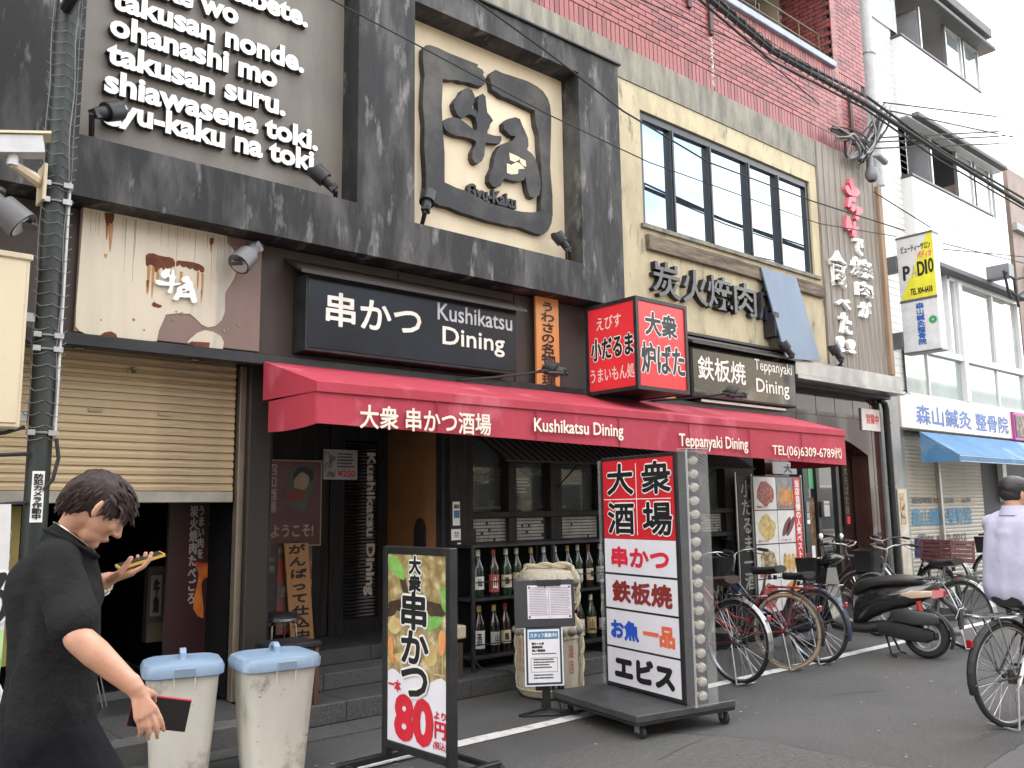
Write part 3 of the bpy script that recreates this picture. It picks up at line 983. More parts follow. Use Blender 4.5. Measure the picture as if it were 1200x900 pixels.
MB().box(14.05, 14.85, 6.585, 6.59, 9.96, 12).build('pane', mat('blue_reflecting_glass', (.35, .5, .6), .05), wf2)
cj = MB()
for z in (6.5, 8.9):
    cj.box(14.73, 18.9, 6.417, 6.42, z, z + .008)
for x in (16.4, 17.9):
    cj.box(x, x + .008, 6.416, 6.419, 5.7, 7.1).box(x, x + .008, 6.416, 6.419, 8.25, 9.7)
tag(cj.build('cladding_joints', SOFF, wb), kind='stuff')
MB().box(14.72, 19.45, 6.62, 6.9, 5.55, 5.75).box(18.9, 19.45, 6.6, 6.9, 5.66, 9.0).box(15.0, 15.98, 6.58, 6.9, 4.15, 5.6).build('upper_wall', WPAN, wb)
# first floor window band
fr_ = MB().rbox(15.98, 16.07, 6.5, 6.62, 4.1, 5.62, .004).rbox(19.25, 19.34, 6.5, 6.62, 3.28, 5.62, .004).rbox(14.2, 19.34, 6.48, 6.64, 4.03, 4.14, .004).rbox(16.0, 19.34, 6.5, 6.62, 5.5, 5.58, .004) \
    .rbox(14.2, 19.34, 6.5, 6.62, 3.24, 3.3, .004).build('window_band_frame', WPAN, wb)
CURT = mat('curtained_window', (.27, .3, .29), .06, c2=(.3, .2, .17), scale=1.3, detail=4, stretch=(1.4, 1, .5), lo=.5, hi=.72, coat=1, spots=(.42, .44, .42), sscale=1.1)
for a, b in ((16.07, 16.32), (16.36, 18.0), (18.06, 19.25)):
    MB().box(a, b, 6.57, 6.58, 4.14, 5.5).build('pane', CURT, fr_)
for x in (16.34, 18.03):
    MB().rbox(x - .03, x + .03, 6.52, 6.6, 4.14, 5.5, .003).build('mullion', WPAN, fr_)
FROST = mat('frosted_pane', (.30, .36, .34), .12, c2=(.22, .27, .26), scale=1.2, coat=.6, spots=(.45, .45, .38), sscale=1.2)
for a, b in ((14.2, 14.95), (15.02, 16.35), (16.5, 17.95), (18.0, 19.25)):
    MB().box(a, b, 6.55, 6.56, 3.3, 4.03).build('pane', FROST, fr_)
for x in (14.985, 17.97):
    MB().rbox(x - .02, x + .02, 6.52, 6.6, 3.3, 4.03, .003).build('mullion', WPAN, fr_)
MB().rbox(16.35, 16.5, 6.46, 6.6, 3.3, 5.5, .003).build('mullion', WPAN, fr_)
MB().rbox(14.5, 19.4, 6.3, 6.62, 5.58, 5.66, .004).build('drip_cap', SOFF, wb)
# ground floor: shutter, dark bay
MB().box(13.3, 14.05, 6.6, 6.8, 0, 3.3).build('ground_floor_pier', mat('grey_green_tile', (.28, .33, .30), .4, c2=(.2, .22, .21), scale=2), wb)
sh2 = MB().box(14.1, 17.1, 6.66, 6.68, 0, 2.6).build('roller_shutter', mat('cream_shutter', (.50, .47, .41), .5, c2=(.42, .39, .34), scale=2), wb)
sl = MB()
for (a, b), (c, d) in zip(pr, pr[1:]):
    sl.quad((14.1, a, b * 1.15), (17.1, a, b * 1.15), (17.1, c, d * 1.15), (14.1, c, d * 1.15))
sld = sl.data('slat', MATS['cream_shutter'])
z = .03
while z < 2.5:
    place('slat', sld, sh2, (0, 6.66, z))
    z += .0648
MB().rbox(15.2, 15.27, 6.58, 6.68, 0, 2.6, .004).build('shutter_post', ALU, sh2)
SHB = mat('blue_shutter_lettering', (.08, .3, .5), .5)
tb = MB(); text_into(tb, '森山鍼灸整骨院', (14.2, 16.5, 1.13, 1.42), 6.635, bold=.006); tb.build('blue_lettering', SHB, sh2)
tb = MB(); text_into(tb, '☎06-6303-0012', (14.35, 16.2, .82, 1.0), 6.635, bold=.004); tb.build('phone_number', mat('grey_shutter_lettering', (.1, .1, .1), .5), sh2)
tb = MB(); text_into(tb, '受付時間 9:00~12:00 ・ 16:00', (14.25, 16.5, 1.5, 1.6), 6.635, bold=.004); tb.build('hours_lettering', mat('grey_shutter_lettering', (.1, .1, .1), .5), sh2)
MB().box(17.1, 19.4, 6.7, 6.9, 0, 2.7).build('dark_bay', mat('slate_blue_wall', (.04, .045, .055), .6), wb)
MB().rbox(18.0, 18.18, 6.6, 6.7, 1.5, 2.3, .004).build('notice_board', WPAN, wb)
MB().box(12.68, 19.4, 6.9, 13, 0, 3.3).box(12.68, 19.4, 8.2, 13, 3.3, 12.4).build('building_body', WT, wb)
# fascia sign of the clinic
cs = thing('clinic_fascia_sign', 'long white shop sign with blue characters and a green clover above the blue awning', 'sign', (16.3, 6.45, 2.65))
MB().rbox(13.5, 18.45, 6.35, 6.6, 2.68, 3.22, .01).build('panel', mat('cream_acrylic', (.74, .71, .62), .3, c2=(.68, .65, .56), scale=1), cs)
BL = mat('blue_sign_print', (.03, .12, .42), .4)
text_b = MB(); text_into(text_b, '森山鍼灸', (14.0, 16.1, 2.77, 3.08), 6.345, bold=.007); text_into(text_b, '整骨院', (16.3, 17.75, 2.77, 3.08), 6.345, bold=.007); text_b.build('lettering', BL, cs)


def clover(mb, cx, cz, r, y, frame=FR):
    o, u, v = frame
    n = v.cross(u)
    for k in range(4):
        a0 = PI / 4 + k * PI / 2
        for s_ in (-1, 1):
            pts = []
            c = (cx + math.cos(a0) * r * .5 + math.cos(a0 + PI / 2) * s_ * r * .2, cz + math.sin(a0) * r * .5 + math.sin(a0 + PI / 2) * s_ * r * .2)
            for j in range(10):
                t = 2 * PI * j / 10
                pts.append(o + u * (c[0] + math.cos(t) * r * .33) + v * (c[1] + math.sin(t) * r * .33) + n * (y - .0003 * (k + s_)))
            mb.add(pts, [tuple(range(10))])
    return mb


GRN = mat('clover_green', (.03, .36, .12), .4)
clover(MB(), 18.08, 2.97, .2, 6.34).build('clover', GRN, cs)
# blue awning
ba = thing('blue_awning', 'faded blue canvas awning under the clinic sign', 'awning', (16.5, 6.3, 2.3))
BLUEC = mat('faded_blue_canvas', (.07, .20, .37), .7, c2=(.05, .15, .3), scale=2, spots=(.2, .34, .5), sscale=1)
aw_ = MB()
za, zb_, zc = 2.64, 2.24, 2.14
aw_.quad((14.05, 5.75, zb_), (19.4, 5.75, zb_), (19.4, 6.34, za), (14.05, 6.34, za)).quad((14.05, 5.75, zc), (19.4, 5.75, zc), (19.4, 5.75, zb_), (14.05, 5.75, zb_)) \
    .add([(14.05, 6.34, zc), (14.05, 5.75, zc), (14.05, 5.75, zb_), (14.05, 6.34, za)], [(0, 1, 2, 3)])
aw_.build('canvas', BLUEC, ba)
fr2 = MB()
for x in (14.06, 15.7, 17.5, 19.38):
    fr2.tube([(x, 6.34, za - .02), (x, 5.76, zb_ - .01), (x, 5.76, zc)], .012, 6)
fr2.tube([(14.06, 5.76, zb_ - .012), (19.38, 5.76, zb_ - .012)], .012, 6).tube([(14.06, 5.757, zc), (19.38, 5.757, zc)], .01, 6).build('awning_frame', ALU, ba)

# far buildings down the street
fb = thing('far_brown_building', 'brown tiled building at the far right edge of the street', 'building', (22.5, 6.5, 0))
FBR = mat('far_brown_tile', (.22, .16, .13), .6, c2=(.15, .11, .09), scale=2)
MB().box(19.7, 26, 6.6, 14, 0, 8.6).build('wall', FBR, fb)
MB().box(19.7, 26, 6.5, 6.6, 4.3, 4.6).box(19.7, 26, 6.5, 6.6, 7.2, 7.35).build('cornice', mat('far_grey_band', (.3, .3, .31), .6), fb)
for x in (20.2, 21.8, 23.4):
    for z in (4.9, 2.9):
        w = MB().rbox(x, x + 1.2, 6.5, 6.58, z, z + 1.6, .01).build('window', ALU, fb)
        MB().box(x + .06, x + 1.14, 6.49, 6.5, z + .06, z + 1.54).build('pane', NGL, w)
MB().box(20, 25.5, 6.5, 6.6, 0, 2.5).build('shop_front', mat('slate_blue_wall', (.04, .045, .055), .6), fb)
fg = thing('far_grey_building', 'tall pale grey building closing the far end of the row', 'building', (32, 6.8, 0))
MB().box(26.2, 40, 6.9, 16, 0, 7.5).build('wall', mat('far_pale_wall', (.5, .5, .48), .7), fg)
for x in range(6):
    for z in (1.0, 3.2, 5.4):
        MB().box(27 + x * 2.1, 28.3 + x * 2.1, 6.86, 6.9, z, z + 1.3).build('window', NGL, fg)
ls = thing('small_lit_sign', 'small dark sign with coloured swirl and magenta border by the far right edge', 'sign', (20, 6.1, 3))
sx0, sx1, sz0, sz1 = 17.927, 18.867, 2.658, 3.203
MB().rbox(sx0, sx1, 6.3, 6.42, sz0, sz1, .01).build('case', mat('magenta_border', (.4, .05, .25), .4), ls)
MB().rbox(sx0 + .06, sx1 - .06, 6.29, 6.3, sz0 + .06, sz1 - .06, .003).build('face', mat('firework_print', (.02, .01, .03), .4, c2=(.7, .3, .05), scale=9, lo=.55, hi=.68), ls)

# buildings across the street, seen mirrored in the glass and shading the road
OPP = ((-24, -9, 8.0, (.5, .46, .38)), (-9.3, 3, 7.0, (.42, .3, .22)), (3.2, 13, 6.2, (.6, .58, .54)), (13.3, 27, 7.2, (.5, .42, .3)), (27.4, 60, 7.0, (.45, .45, .44)))
names_ = ('cream rendered building across the street to the far left, seen only mirrored', 'tan building directly behind the viewer across the street', 'low white building across the street facing the red awning',
          'ochre building across the street facing the clinic', 'grey building across the street farthest to the right')
for (x0, x1, h, c), nm in zip(OPP, names_):
    ob = thing('opposite_building', nm, 'building', ((x0 + x1) / 2, -5, 0), group='buildings across the street')
    MB().box(x0, x1, -13, -5.0, 0, h).build('wall', mat('opposite_wall_%d' % int(x0 + 30), c, .8), ob)
    MB().box(x0 - .1, x1 + .1, -13, -4.85, h, h + .18).build('roof_edge', SOFF, ob)
    x = x0 + .8
    while x + 1.6 < x1:
        for z in (.5, 3.4, 6.2):
            if z + 1.6 < h:
                w = MB().rbox(x, x + 1.5, -5.02, -4.94, z, z + 1.7, .01).build('window', ALU, ob)
                MB().box(x + .06, x + 1.44, -4.94, -4.93, z + .06, z + 1.64).build('pane', mat('opposite_glass', (.05, .06, .07), .05), w)
        x += 2.3


# ================================================================ raised white lettering
LW = mat('white_raised_letter', (.84, .84, .82), .45, c2=(.78, .78, .76))
LS = mat('black_letter_edge', (.05, .05, .05), .6)
pt = thing('raised_verse', 'white raised romanised verse in rounded letters on the brown recessed panel', 'lettering', (2.4, 6.1, 3.9))
for s_, x0, x1, z0, hgt in (('takusan tabete.', 1.62, 3.07, 5.385, .165), ('osake wo', 1.62, 2.49, 5.19, .165), ('takusan nonde.', 1.585, 3.045, 4.985, .165), ('ohanashi mo', 1.58, 2.82, 4.785, .165),
                            ('takusan suru.', 1.57, 2.895, 4.575, .165), ('shiawasena toki.', 1.565, 3.18, 4.365, .165), ('gyu-kaku na toki.', 1.57, 3.2, 4.185, .165)):
    bb = glyphs(s_, .04)[2]
    k_ = hgt / .72
    z_low = z0 + bb[2] * k_
    letters3d(pt, s_, (x0, x1, z_low, z0 + bb[3] * k_), 6.1, .055, LW, bx=.04, side=LS)

# ================================================================ brush logo
lg = thing('brush_logo_sign', 'large dark brushstroke square with two characters on the cream recessed panel', 'sign', (5, 6.1, 3.9))
LOGO = mat('charcoal_painted_logo', (.028, .028, .031), .6, spec=.3, c2=(.085, .08, .07), scale=1.1, detail=5, lo=.46, hi=.62)
F_ = 6.03
frame_l = [(4.193, 5.59), (4.224, 5.632), (4.27, 5.649), (4.349, 5.654), (4.482, 5.645), (4.619, 5.646), (4.792, 5.649), (4.821, 5.649), (4.809, 5.621), (4.872, 5.614), (4.889, 5.591), (4.877, 5.563), (4.908, 5.53), (4.899, 5.48), (4.87, 5.447), (4.79, 5.433), (4.701, 5.432), (4.617, 5.412), (4.563, 5.413), (4.481, 5.382), (4.409, 5.372), (4.395, 5.113), (4.405, 4.89), (4.426, 4.672), (4.425, 4.394), (4.557, 4.374), (4.719, 4.367), (4.886, 4.322), (4.971, 4.311), (5.115, 4.32), (5.233, 4.313), (5.353, 4.321), (5.476, 4.343), (5.57, 4.373), (5.589, 4.384), (5.608, 4.643), (5.606, 4.838), (5.586, 5.054), (5.583, 5.176), (5.544, 5.264), (5.531, 5.404), (5.437, 5.406), (5.313, 5.417), (5.192, 5.424), (5.103, 5.42), (5.044, 5.442), (4.986, 5.455), (4.98, 5.506), (4.952, 5.569), (4.988, 5.629), (5.032, 5.668), (5.106, 5.663), (5.196, 5.669), (5.318, 5.677), (5.443, 5.685), (5.569, 5.671), (5.649, 5.646), (5.712, 5.59), (5.743, 5.524), (5.756, 5.401), (5.743, 5.146), (5.726, 4.868), (5.75, 4.578), (5.748, 4.382), (5.726, 4.28), (5.679, 4.198), (5.611, 4.146), (5.533, 4.14), (5.441, 4.145), (5.32, 4.16), (5.171, 4.146), (5.054, 4.145), (4.94, 4.139), (4.856, 4.144), (4.718, 4.151), (4.609, 4.154), (4.477, 4.174), (4.373, 4.168), (4.27, 4.193), (4.22, 4.257), (4.224, 4.399), (4.219, 4.485), (4.204, 4.656), (4.209, 4.878), (4.188, 5.049), (4.193, 5.185), (4.208, 5.346), (4.188, 5.475)]
prev = None
MB().prism(frame_l, F_, 6.1).build('brush_frame', LOGO, lg)
cow = [(4.686, 5.376), (4.742, 5.37), (4.778, 5.318), (4.766, 5.249), (4.74, 5.19), (4.788, 5.186), (4.804, 5.148), (4.816, 5.194), (4.811, 5.286), (4.829, 5.344), (4.869, 5.375), (4.906, 5.358), (4.914, 5.271), (4.925, 5.203), (4.967, 5.173), (4.996, 5.141), (4.958, 5.095), (4.946, 5.056), (4.922, 5.014), (4.928, 4.992), (5.009, 4.996), (5.091, 5.014), (5.099, 4.978), (5.072, 4.933), (4.978, 4.912), (4.901, 4.9), (4.892, 4.842), (4.885, 4.77), (4.856, 4.705), (4.811, 4.666), (4.766, 4.67), (4.739, 4.709), (4.745, 4.768), (4.773, 4.821), (4.79, 4.849), (4.785, 4.882), (4.724, 4.889), (4.641, 4.884), (4.56, 4.87), (4.479, 4.877), (4.427, 4.9), (4.406, 4.946), (4.453, 5.005), (4.52, 5.036), (4.588, 5.045), (4.67, 5.023), (4.725, 5), (4.786, 4.98), (4.803, 5.015), (4.798, 5.067), (4.782, 5.114), (4.726, 5.125), (4.684, 5.108), (4.656, 5.077), (4.61, 5.054), (4.574, 5.075), (4.54, 5.122), (4.529, 5.176), (4.562, 5.232), (4.603, 5.28), (4.631, 5.335)]
MB().prism(cow, F_, 6.1).build('brush_character', LOGO, lg)
horn = [(5.174, 5.21), (5.28, 5.261), (5.335, 5.257), (5.364, 5.2), (5.4, 5.15), (5.436, 5.086), (5.441, 5.014), (5.421, 4.965), (5.489, 4.942), (5.535, 4.893), (5.564, 4.803), (5.594, 4.713), (5.595, 4.615), (5.574, 4.538), (5.504, 4.493), (5.448, 4.497), (5.419, 4.55), (5.402, 4.642), (5.391, 4.687), (5.375, 4.647), (5.298, 4.612), (5.208, 4.604), (5.134, 4.605), (5.104, 4.574), (5.083, 4.518), (5.03, 4.486), (4.973, 4.491), (4.939, 4.529), (4.946, 4.6), (4.99, 4.681), (5.006, 4.779), (5.036, 4.857), (5.095, 4.932), (5.17, 4.977), (5.245, 5.014), (5.276, 5.066), (5.216, 5.054), (5.171, 5.073), (5.127, 5.096), (5.122, 5.154)]
MB().prism(horn, F_, 6.1).build('brush_character', LOGO, lg)
for h_ in ([(5.189, 4.874), (5.273, 4.868), (5.321, 4.861), (5.315, 4.836), (5.256, 4.797), (5.197, 4.8)], [(5.157, 4.759), (5.211, 4.756), (5.278, 4.802), (5.32, 4.801), (5.386, 4.763), (5.301, 4.736), (5.294, 4.687), (5.209, 4.661), (5.156, 4.664)], [(5.321, 4.857), (5.394, 4.847), (5.405, 4.787), (5.362, 4.786), (5.326, 4.815)]):
    MB().prism(h_, F_ - .003, F_ - .001).build('cream_inlay', CREAM, lg)
letters3d(lg, 'Gyu-Kaku', (4.701, 5.289, 4.30, 4.47), 6.1, .05, INK, bx=.03, name='small_letter')

# ================================================================ rusty enamel sign
en = thing('rusty_enamel_sign', 'cream sheet metal sign streaked with rust and patched around a small white emblem', 'sign', (2, 6.1, 2.66))
RUSTP = mat('dull_pink_steel', (.21, .135, .11), .55, c2=(.15, .095, .08), scale=1.6, stretch=(1, 1, .4), lo=.35, hi=.7)
ENC = mat('cream_enamel', (.58, .51, .385), .4, c2=(.45, .40, .31), scale=1.3, detail=9, stretch=(2.2, 1, .35), lo=.42, hi=.7, spots=(.36, .33, .28), sscale=1.6)
RUST = mat('rust', (.16, .045, .015), .85, c2=(.08, .025, .012), scale=14, bump=.3)
RUSTO = mat('orange_rust_run', (.47, .27, .11), .7, c2=(.30, .12, .04), scale=16, stretch=(3, 1, .3))
MB().rbox(1.475, 2.745, 6.07, 6.1, 2.68, 3.52, .004).build('steel_panel', RUSTP, en)
y_ = 6.065
patch = [(1.486, 3.523), (1.588, 3.528), (1.767, 3.527), (1.997, 3.527), (2.207, 3.523), (2.468, 3.517), (2.471, 3.464), (2.511, 3.435), (2.546, 3.38), (2.552, 3.283), (2.527, 3.198), (2.489, 3.128), (2.467, 3.084), (2.471, 2.95), (2.449, 2.883), (2.404, 2.833), (2.35, 2.816), (2.303, 2.83), (2.255, 2.873), (2.216, 2.896), (2.141, 2.892), (2.083, 2.878), (2.051, 2.869), (2.034, 2.821), (2.008, 2.75), (1.997, 2.674), (1.919, 2.668), (1.752, 2.669), (1.631, 2.672), (1.539, 2.672), (1.502, 2.687), (1.479, 2.713), (1.476, 2.84), (1.48, 3.07), (1.484, 3.332)]
MB().prism(patch, y_, 6.07).build('enamel_patch', ENC, en)
patch2 = [(2.209, 2.691), (2.223, 2.715), (2.275, 2.768), (2.327, 2.793), (2.39, 2.789), (2.446, 2.765), (2.471, 2.721), (2.465, 2.673), (2.441, 2.666), (2.332, 2.669), (2.218, 2.675)]
MB().prism(patch2, y_, 6.07).build('enamel_patch', ENC, en)
for pl in ([(1.896, 3.247), (1.897, 3.267), (1.915, 3.283), (1.947, 3.29), (1.979, 3.282), (2.025, 3.28), (2.058, 3.283), (2.084, 3.275), (2.097, 3.255), (2.099, 3.232), (2.093, 3.214), (2.08, 3.218), (2.071, 3.201), (2.062, 3.208), (2.051, 3.194), (2.035, 3.203), (2.019, 3.18), (2.008, 3.199), (2, 3.19), (1.984, 3.178), (1.975, 3.159), (1.965, 3.161), (1.958, 3.19), (1.941, 3.204), (1.925, 3.205), (1.913, 3.189), (1.9, 3.2)],
           [(2.104, 3.257), (2.118, 3.27), (2.144, 3.271), (2.185, 3.274), (2.225, 3.275), (2.266, 3.27), (2.294, 3.259), (2.307, 3.244), (2.306, 3.219), (2.296, 3.21), (2.282, 3.211), (2.268, 3.228), (2.262, 3.215), (2.241, 3.218), (2.22, 3.232), (2.207, 3.219), (2.19, 3.227), (2.173, 3.234), (2.16, 3.225), (2.146, 3.23), (2.129, 3.242), (2.116, 3.224), (2.106, 3.23)],
           [(1.615, 3.513), (1.678, 3.519), (1.678, 3.474), (1.666, 3.441), (1.652, 3.446), (1.64, 3.421), (1.625, 3.448)], [(2.339, 3.477), (2.368, 3.483), (2.367, 3.442), (2.352, 3.42), (2.339, 3.437)], [(1.63, 2.671), (1.655, 2.694), (1.695, 2.707), (1.729, 2.693), (1.74, 2.666), (1.684, 2.666)],
           [(2.208, 2.682), (2.237, 2.701), (2.367, 2.708), (2.364, 2.672), (2.33, 2.668), (2.223, 2.675)], [(1.95, 2.927), (1.965, 2.949), (1.985, 2.938), (2.02, 2.93), (2.016, 2.916), (1.996, 2.908), (1.986, 2.912), (1.963, 2.912)]):
    MB().prism(pl, 6.063, 6.0649).build('rust_patch', RUST, en)
run = MB()
rr = random.Random(3)
RUNS = (1.627, 1.649, 3.322, 3.436, 1.648, 1.677, 3.244, 3.441, 1.626, 1.649, 3.197, 3.229, 2.343, 2.357, 3.37, 3.431, 1.91, 1.934, 2.994, 3.202, 1.939, 1.961, 2.968, 3.195, 1.967, 1.994, 3.07, 3.23, 2.134, 2.156, 2.997, 3.192, 2.285, 2.307, 3.032, 3.205, 2.254, 2.272, 3.077, 3.212,
        1.907, 1.923, 2.993, 3.093, 2.287, 2.3, 2.981, 3.079)
for i in range(0, len(RUNS), 4):
    a, b, c, d = RUNS[i:i + 4]
    m = (a + b) / 2
    run.prism([(a, d), (b, d), (b - (b - a) * .1, (c + d) / 2), (m + (b - a) * .1, c), (m - (b - a) * .15, c + (d - c) * .1), (a + (b - a) * .15, (c + d) / 2)], 6.0635, 6.0645)
tag(run.build('rust_runs', RUSTO, en), kind='stuff')
run = MB()
for i in range(26):
    x = rr.uniform(1.52, 2.52)
    top_ = 3.505
    l_ = rr.uniform(.03, .2) if i % 4 else rr.uniform(.25, .5)
    w = rr.uniform(.0015, .004)
    run.prism([(x, top_), (x + w, top_), (x + w * .6, top_ - l_), (x + w * .3, top_ - l_)], 6.0638, 6.0646)
for i in range(14):
    x, z = rr.uniform(1.6, 2.6), rr.uniform(2.72, 3.0)
    r_ = rr.uniform(.003, .011)
    run.prism([(x + r_ * math.cos(t * PI / 4), z + r_ * math.sin(t * PI / 4)) for t in range(8)], 6.0638, 6.0646)
tag(run.build('drip_marks', mat('grey_brown_drip', (.30, .25, .18), .8, c2=(.16, .12, .08), scale=14), en), kind='stuff')
cowS = [(2.035, 3.187), (2.051, 3.187), (2.055, 3.172), (2.053, 3.153), (2.057, 3.148), (2.066, 3.153), (2.067, 3.174), (2.074, 3.189), (2.082, 3.183), (2.085, 3.16), (2.099, 3.135), (2.093, 3.124), (2.089, 3.106), (2.093, 3.093), (2.117, 3.1), (2.14, 3.104), (2.131, 3.092), (2.092, 3.078), (2.082, 3.071), (2.079, 3.043), (2.073, 3.022), (2.058, 3.016), (2.047, 3.023), (2.051, 3.042), (2.059, 3.06), (2.056, 3.07), (2.027, 3.067), (1.989, 3.063), (1.966, 3.072), (1.962, 3.087), (1.971, 3.099), (1.993, 3.098), (2.019, 3.095), (2.046, 3.091), (2.055, 3.097), (2.058, 3.114), (2.054, 3.131), (2.041, 3.132), (2.031, 3.12), (2.019, 3.115), (2, 3.125), (1.992, 3.139), (1.999, 3.159), (2.016, 3.175)]
hornS = [(2.152, 3.15), (2.175, 3.16), (2.19, 3.157), (2.196, 3.137), (2.217, 3.12), (2.219, 3.099), (2.217, 3.092), (2.229, 3.073), (2.24, 3.04), (2.252, 2.994), (2.251, 2.983), (2.233, 2.972), (2.219, 2.974), (2.212, 2.995), (2.201, 3.01), (2.174, 3.003), (2.135, 3.002), (2.127, 2.993), (2.119, 2.976), (2.099, 2.973), (2.088, 2.983), (2.095, 3.005), (2.11, 3.034), (2.112, 3.062), (2.128, 3.078), (2.157, 3.096), (2.17, 3.109), (2.153, 3.111), (2.14, 3.121), (2.141, 3.138)]
MB().prism(cowS, 6.035, 6.064).build('white_character', LW, en)
MB().prism(hornS, 6.035, 6.064).build('white_character', LW, en)
MB().prism([(2.143, 3.062), (2.166, 3.066), (2.167, 3.054), (2.147, 3.049)], 6.033, 6.0345).prism([(2.143, 3.038), (2.164, 3.04), (2.177, 3.05), (2.197, 3.057), (2.197, 3.041), (2.188, 3.035), (2.171, 3.041), (2.158, 3.032)], 6.033, 6.0345).build('dark_inlay', RUSTP, en)


# ================================================================ black box sign
ks_ = thing('black_box_sign', 'long black box sign with white characters beneath a dark hood left of the orange plaque', 'sign', (4.1, 6.1, 2.7))
SGB = mat('blue_black_sign_face', (.007, .009, .013), .2, c2=(.014, .018, .026), scale=1, spec=.3)
MB().rbox(3.03, 5.14, 5.9, 6.12, 2.7, 3.3, .006).build('sign_box', BLACK, ks_)
MB().rbox(3.05, 5.12, 5.893, 5.9, 2.725, 3.275, .003).build('sign_face', SGB, ks_)
MB().add([(2.95, 6.12, 3.45), (5.2, 6.12, 3.45), (5.2, 5.82, 3.30), (2.95, 5.82, 3.30), (2.95, 6.12, 3.43), (5.2, 6.12, 3.43), (5.2, 5.82, 3.275), (2.95, 5.82, 3.275)],
         [(0, 3, 2, 1), (4, 5, 6, 7), (3, 7, 6, 2), (0, 4, 7, 3), (1, 2, 6, 5), (0, 1, 5, 4)]).build('hood', BROWN2, ks_)
CRL = mat('cream_white_lettering', (.72, .69, .62), .4)
GRL = mat('grey_lettering', (.42, .42, .43), .4)
yy = 5.89
lettering('lettering', ks_, '串かつ', (3.198, 4.072, 2.919, 3.177), yy, CRL, bold=.006)
lettering('lettering', ks_, 'Kushikatsu', (4.246, 5.074, 3.097, 3.242), yy, GRL, bold=.0025)
lettering('lettering', ks_, 'Dining', (4.299, 4.98, 2.845, 3.042), yy, CRL, bold=.0035)

# ================================================================ orange plaques
ORW = mat('orange_varnished_wood', (.62, .27, .085), .5, c2=(.52, .21, .06), scale=5, stretch=(8, 8, .5))
op = thing('orange_plaque', 'tall orange wooden plaque with brushed characters right of the black box sign', 'plaque', (5.65, 6.05, 2.65))
MB().rbox(5.5, 5.8, 6.03, 6.06, 2.65, 3.52, .004).build('board', ORW, op)
lettering('lettering', op, 'うわさの名物料理', (5.555, 5.745, 2.66, 3.48), 6.026, INK, vert=True, bold=.004)
op2 = thing('orange_plaque', 'second orange plaque mostly hidden below the red cube sign', 'plaque', (7.4, 6.05, 2.65))
MB().rbox(7.27, 7.55, 6.03, 6.06, 2.65, 3.5, .004).build('board', ORW, op2)
lettering('lettering', op2, '町で一番', (7.31, 7.51, 2.7, 3.45), 6.026, INK, vert=True, bold=.004)

# ================================================================ red cube sign
rc = thing('red_cube_sign', 'red illuminated box sign with black white-edged characters projecting from the corner of the black wall', 'sign', (6.45, 5.8, 2.6))
X0, X1, YF, YB, Z0, Z1 = 6.10, 6.86, 5.3, 5.97, 2.585, 3.47
REDF = mat('red_acrylic', (.58, .03, .04), .3, c2=(.52, .025, .035), scale=1.2, emit=.03)
fr3 = MB()
t_ = .035
for x in (X0, X1 - t_):
    for y in (YF, YB - t_):
        fr3.box(x, x + t_, y, y + t_, Z0, Z1)
for z in (Z0, Z1 - t_):
    for y in (YF, YB - t_):
        fr3.box(X0 + t_, X1 - t_, y, y + t_, z, z + t_)
    for x in (X0, X1 - t_):
        fr3.box(x, x + t_, YF + t_, YB - t_, z, z + t_)
fr3.build('sign_frame', BLACKM, rc)
MB().box(X0 + t_, X1 - t_, YF + t_, YB - t_, Z0 + .008, Z0 + .02).box(X0 + t_, X1 - t_, YF + t_, YB - t_, Z1 - .02, Z1 - .008).build('sign_cover', BROWN2, rc)
MB().box(X0 + .012, X0 + .018, YF + t_, YB - t_, Z0 + t_, Z1 - t_).build('side_face', REDF, rc)
MB().box(X0 + t_, X1 - t_, YF + .012, YF + .018, Z0 + t_, Z1 - t_).build('front_face', REDF, rc)
# front lettering
def outlined(nm, par, s, rect, y, col, edge, frame=FR, b0=.012, b1=.004, **k):
    mb = MB()
    text_into(mb, s, rect, y, frame, bold=b0, mi=1, **k)
    text_into(mb, s, rect, y - .002, frame, bold=b1, mi=0, **k)
    return mb.build(nm, [col, edge], par)


outlined('lettering', rc, '大衆', (6.24, 6.70, 3.12, 3.34), YF + .01, INK, WHITE, b0=.018, b1=.008)
outlined('lettering', rc, '炉ばた', (6.17, 6.80, 2.75, 3.04), YF + .01, INK, WHITE, b0=.018, b1=.008)
fl_ = (Vector((X0 + .010, 0, 0)), Vector((0, -1, 0)), Vector((0, 0, 1)))      # plane facing -x, u runs towards the street
mb = MB()
text_into(mb, 'えびす', (-5.82, -5.50, 3.21, 3.34), 0, fl_, bold=.002)
text_into(mb, 'うまいもん処', (-5.92, -5.35, 2.70, 2.84), 0, fl_, bold=.002)
mb.build('small_lettering', mat('pink_white_lettering', (.8, .62, .58), .4), rc)
outlined('lettering', rc, '小だるま', (-5.90, -5.36, 2.92, 3.13), 0, INK, WHITE, frame=fl_, b0=.016, b1=.007)

# ================================================================ charcoal grill characters on the yellow wall
cg = thing('raised_characters', 'row of black raised characters on the yellow wall below the window', 'lettering', (8.3, 6.1, 3.8))
LB2 = mat('blue_black_letter', (.03, .033, .04), .35, c2=(.05, .055, .065))
x0s = [(7.22, 7.74), (7.74, 8.24), (8.2, 8.72), (8.72, 9.22), (9.24, 9.75)]
for ch, (a, b) in zip('炭火焼肉店', x0s):
    letters3d(cg, ch, (a + .02, b - .02, 3.79, 4.2), 6.1, .07, LB2, bx=.012, name='character', side=INK)
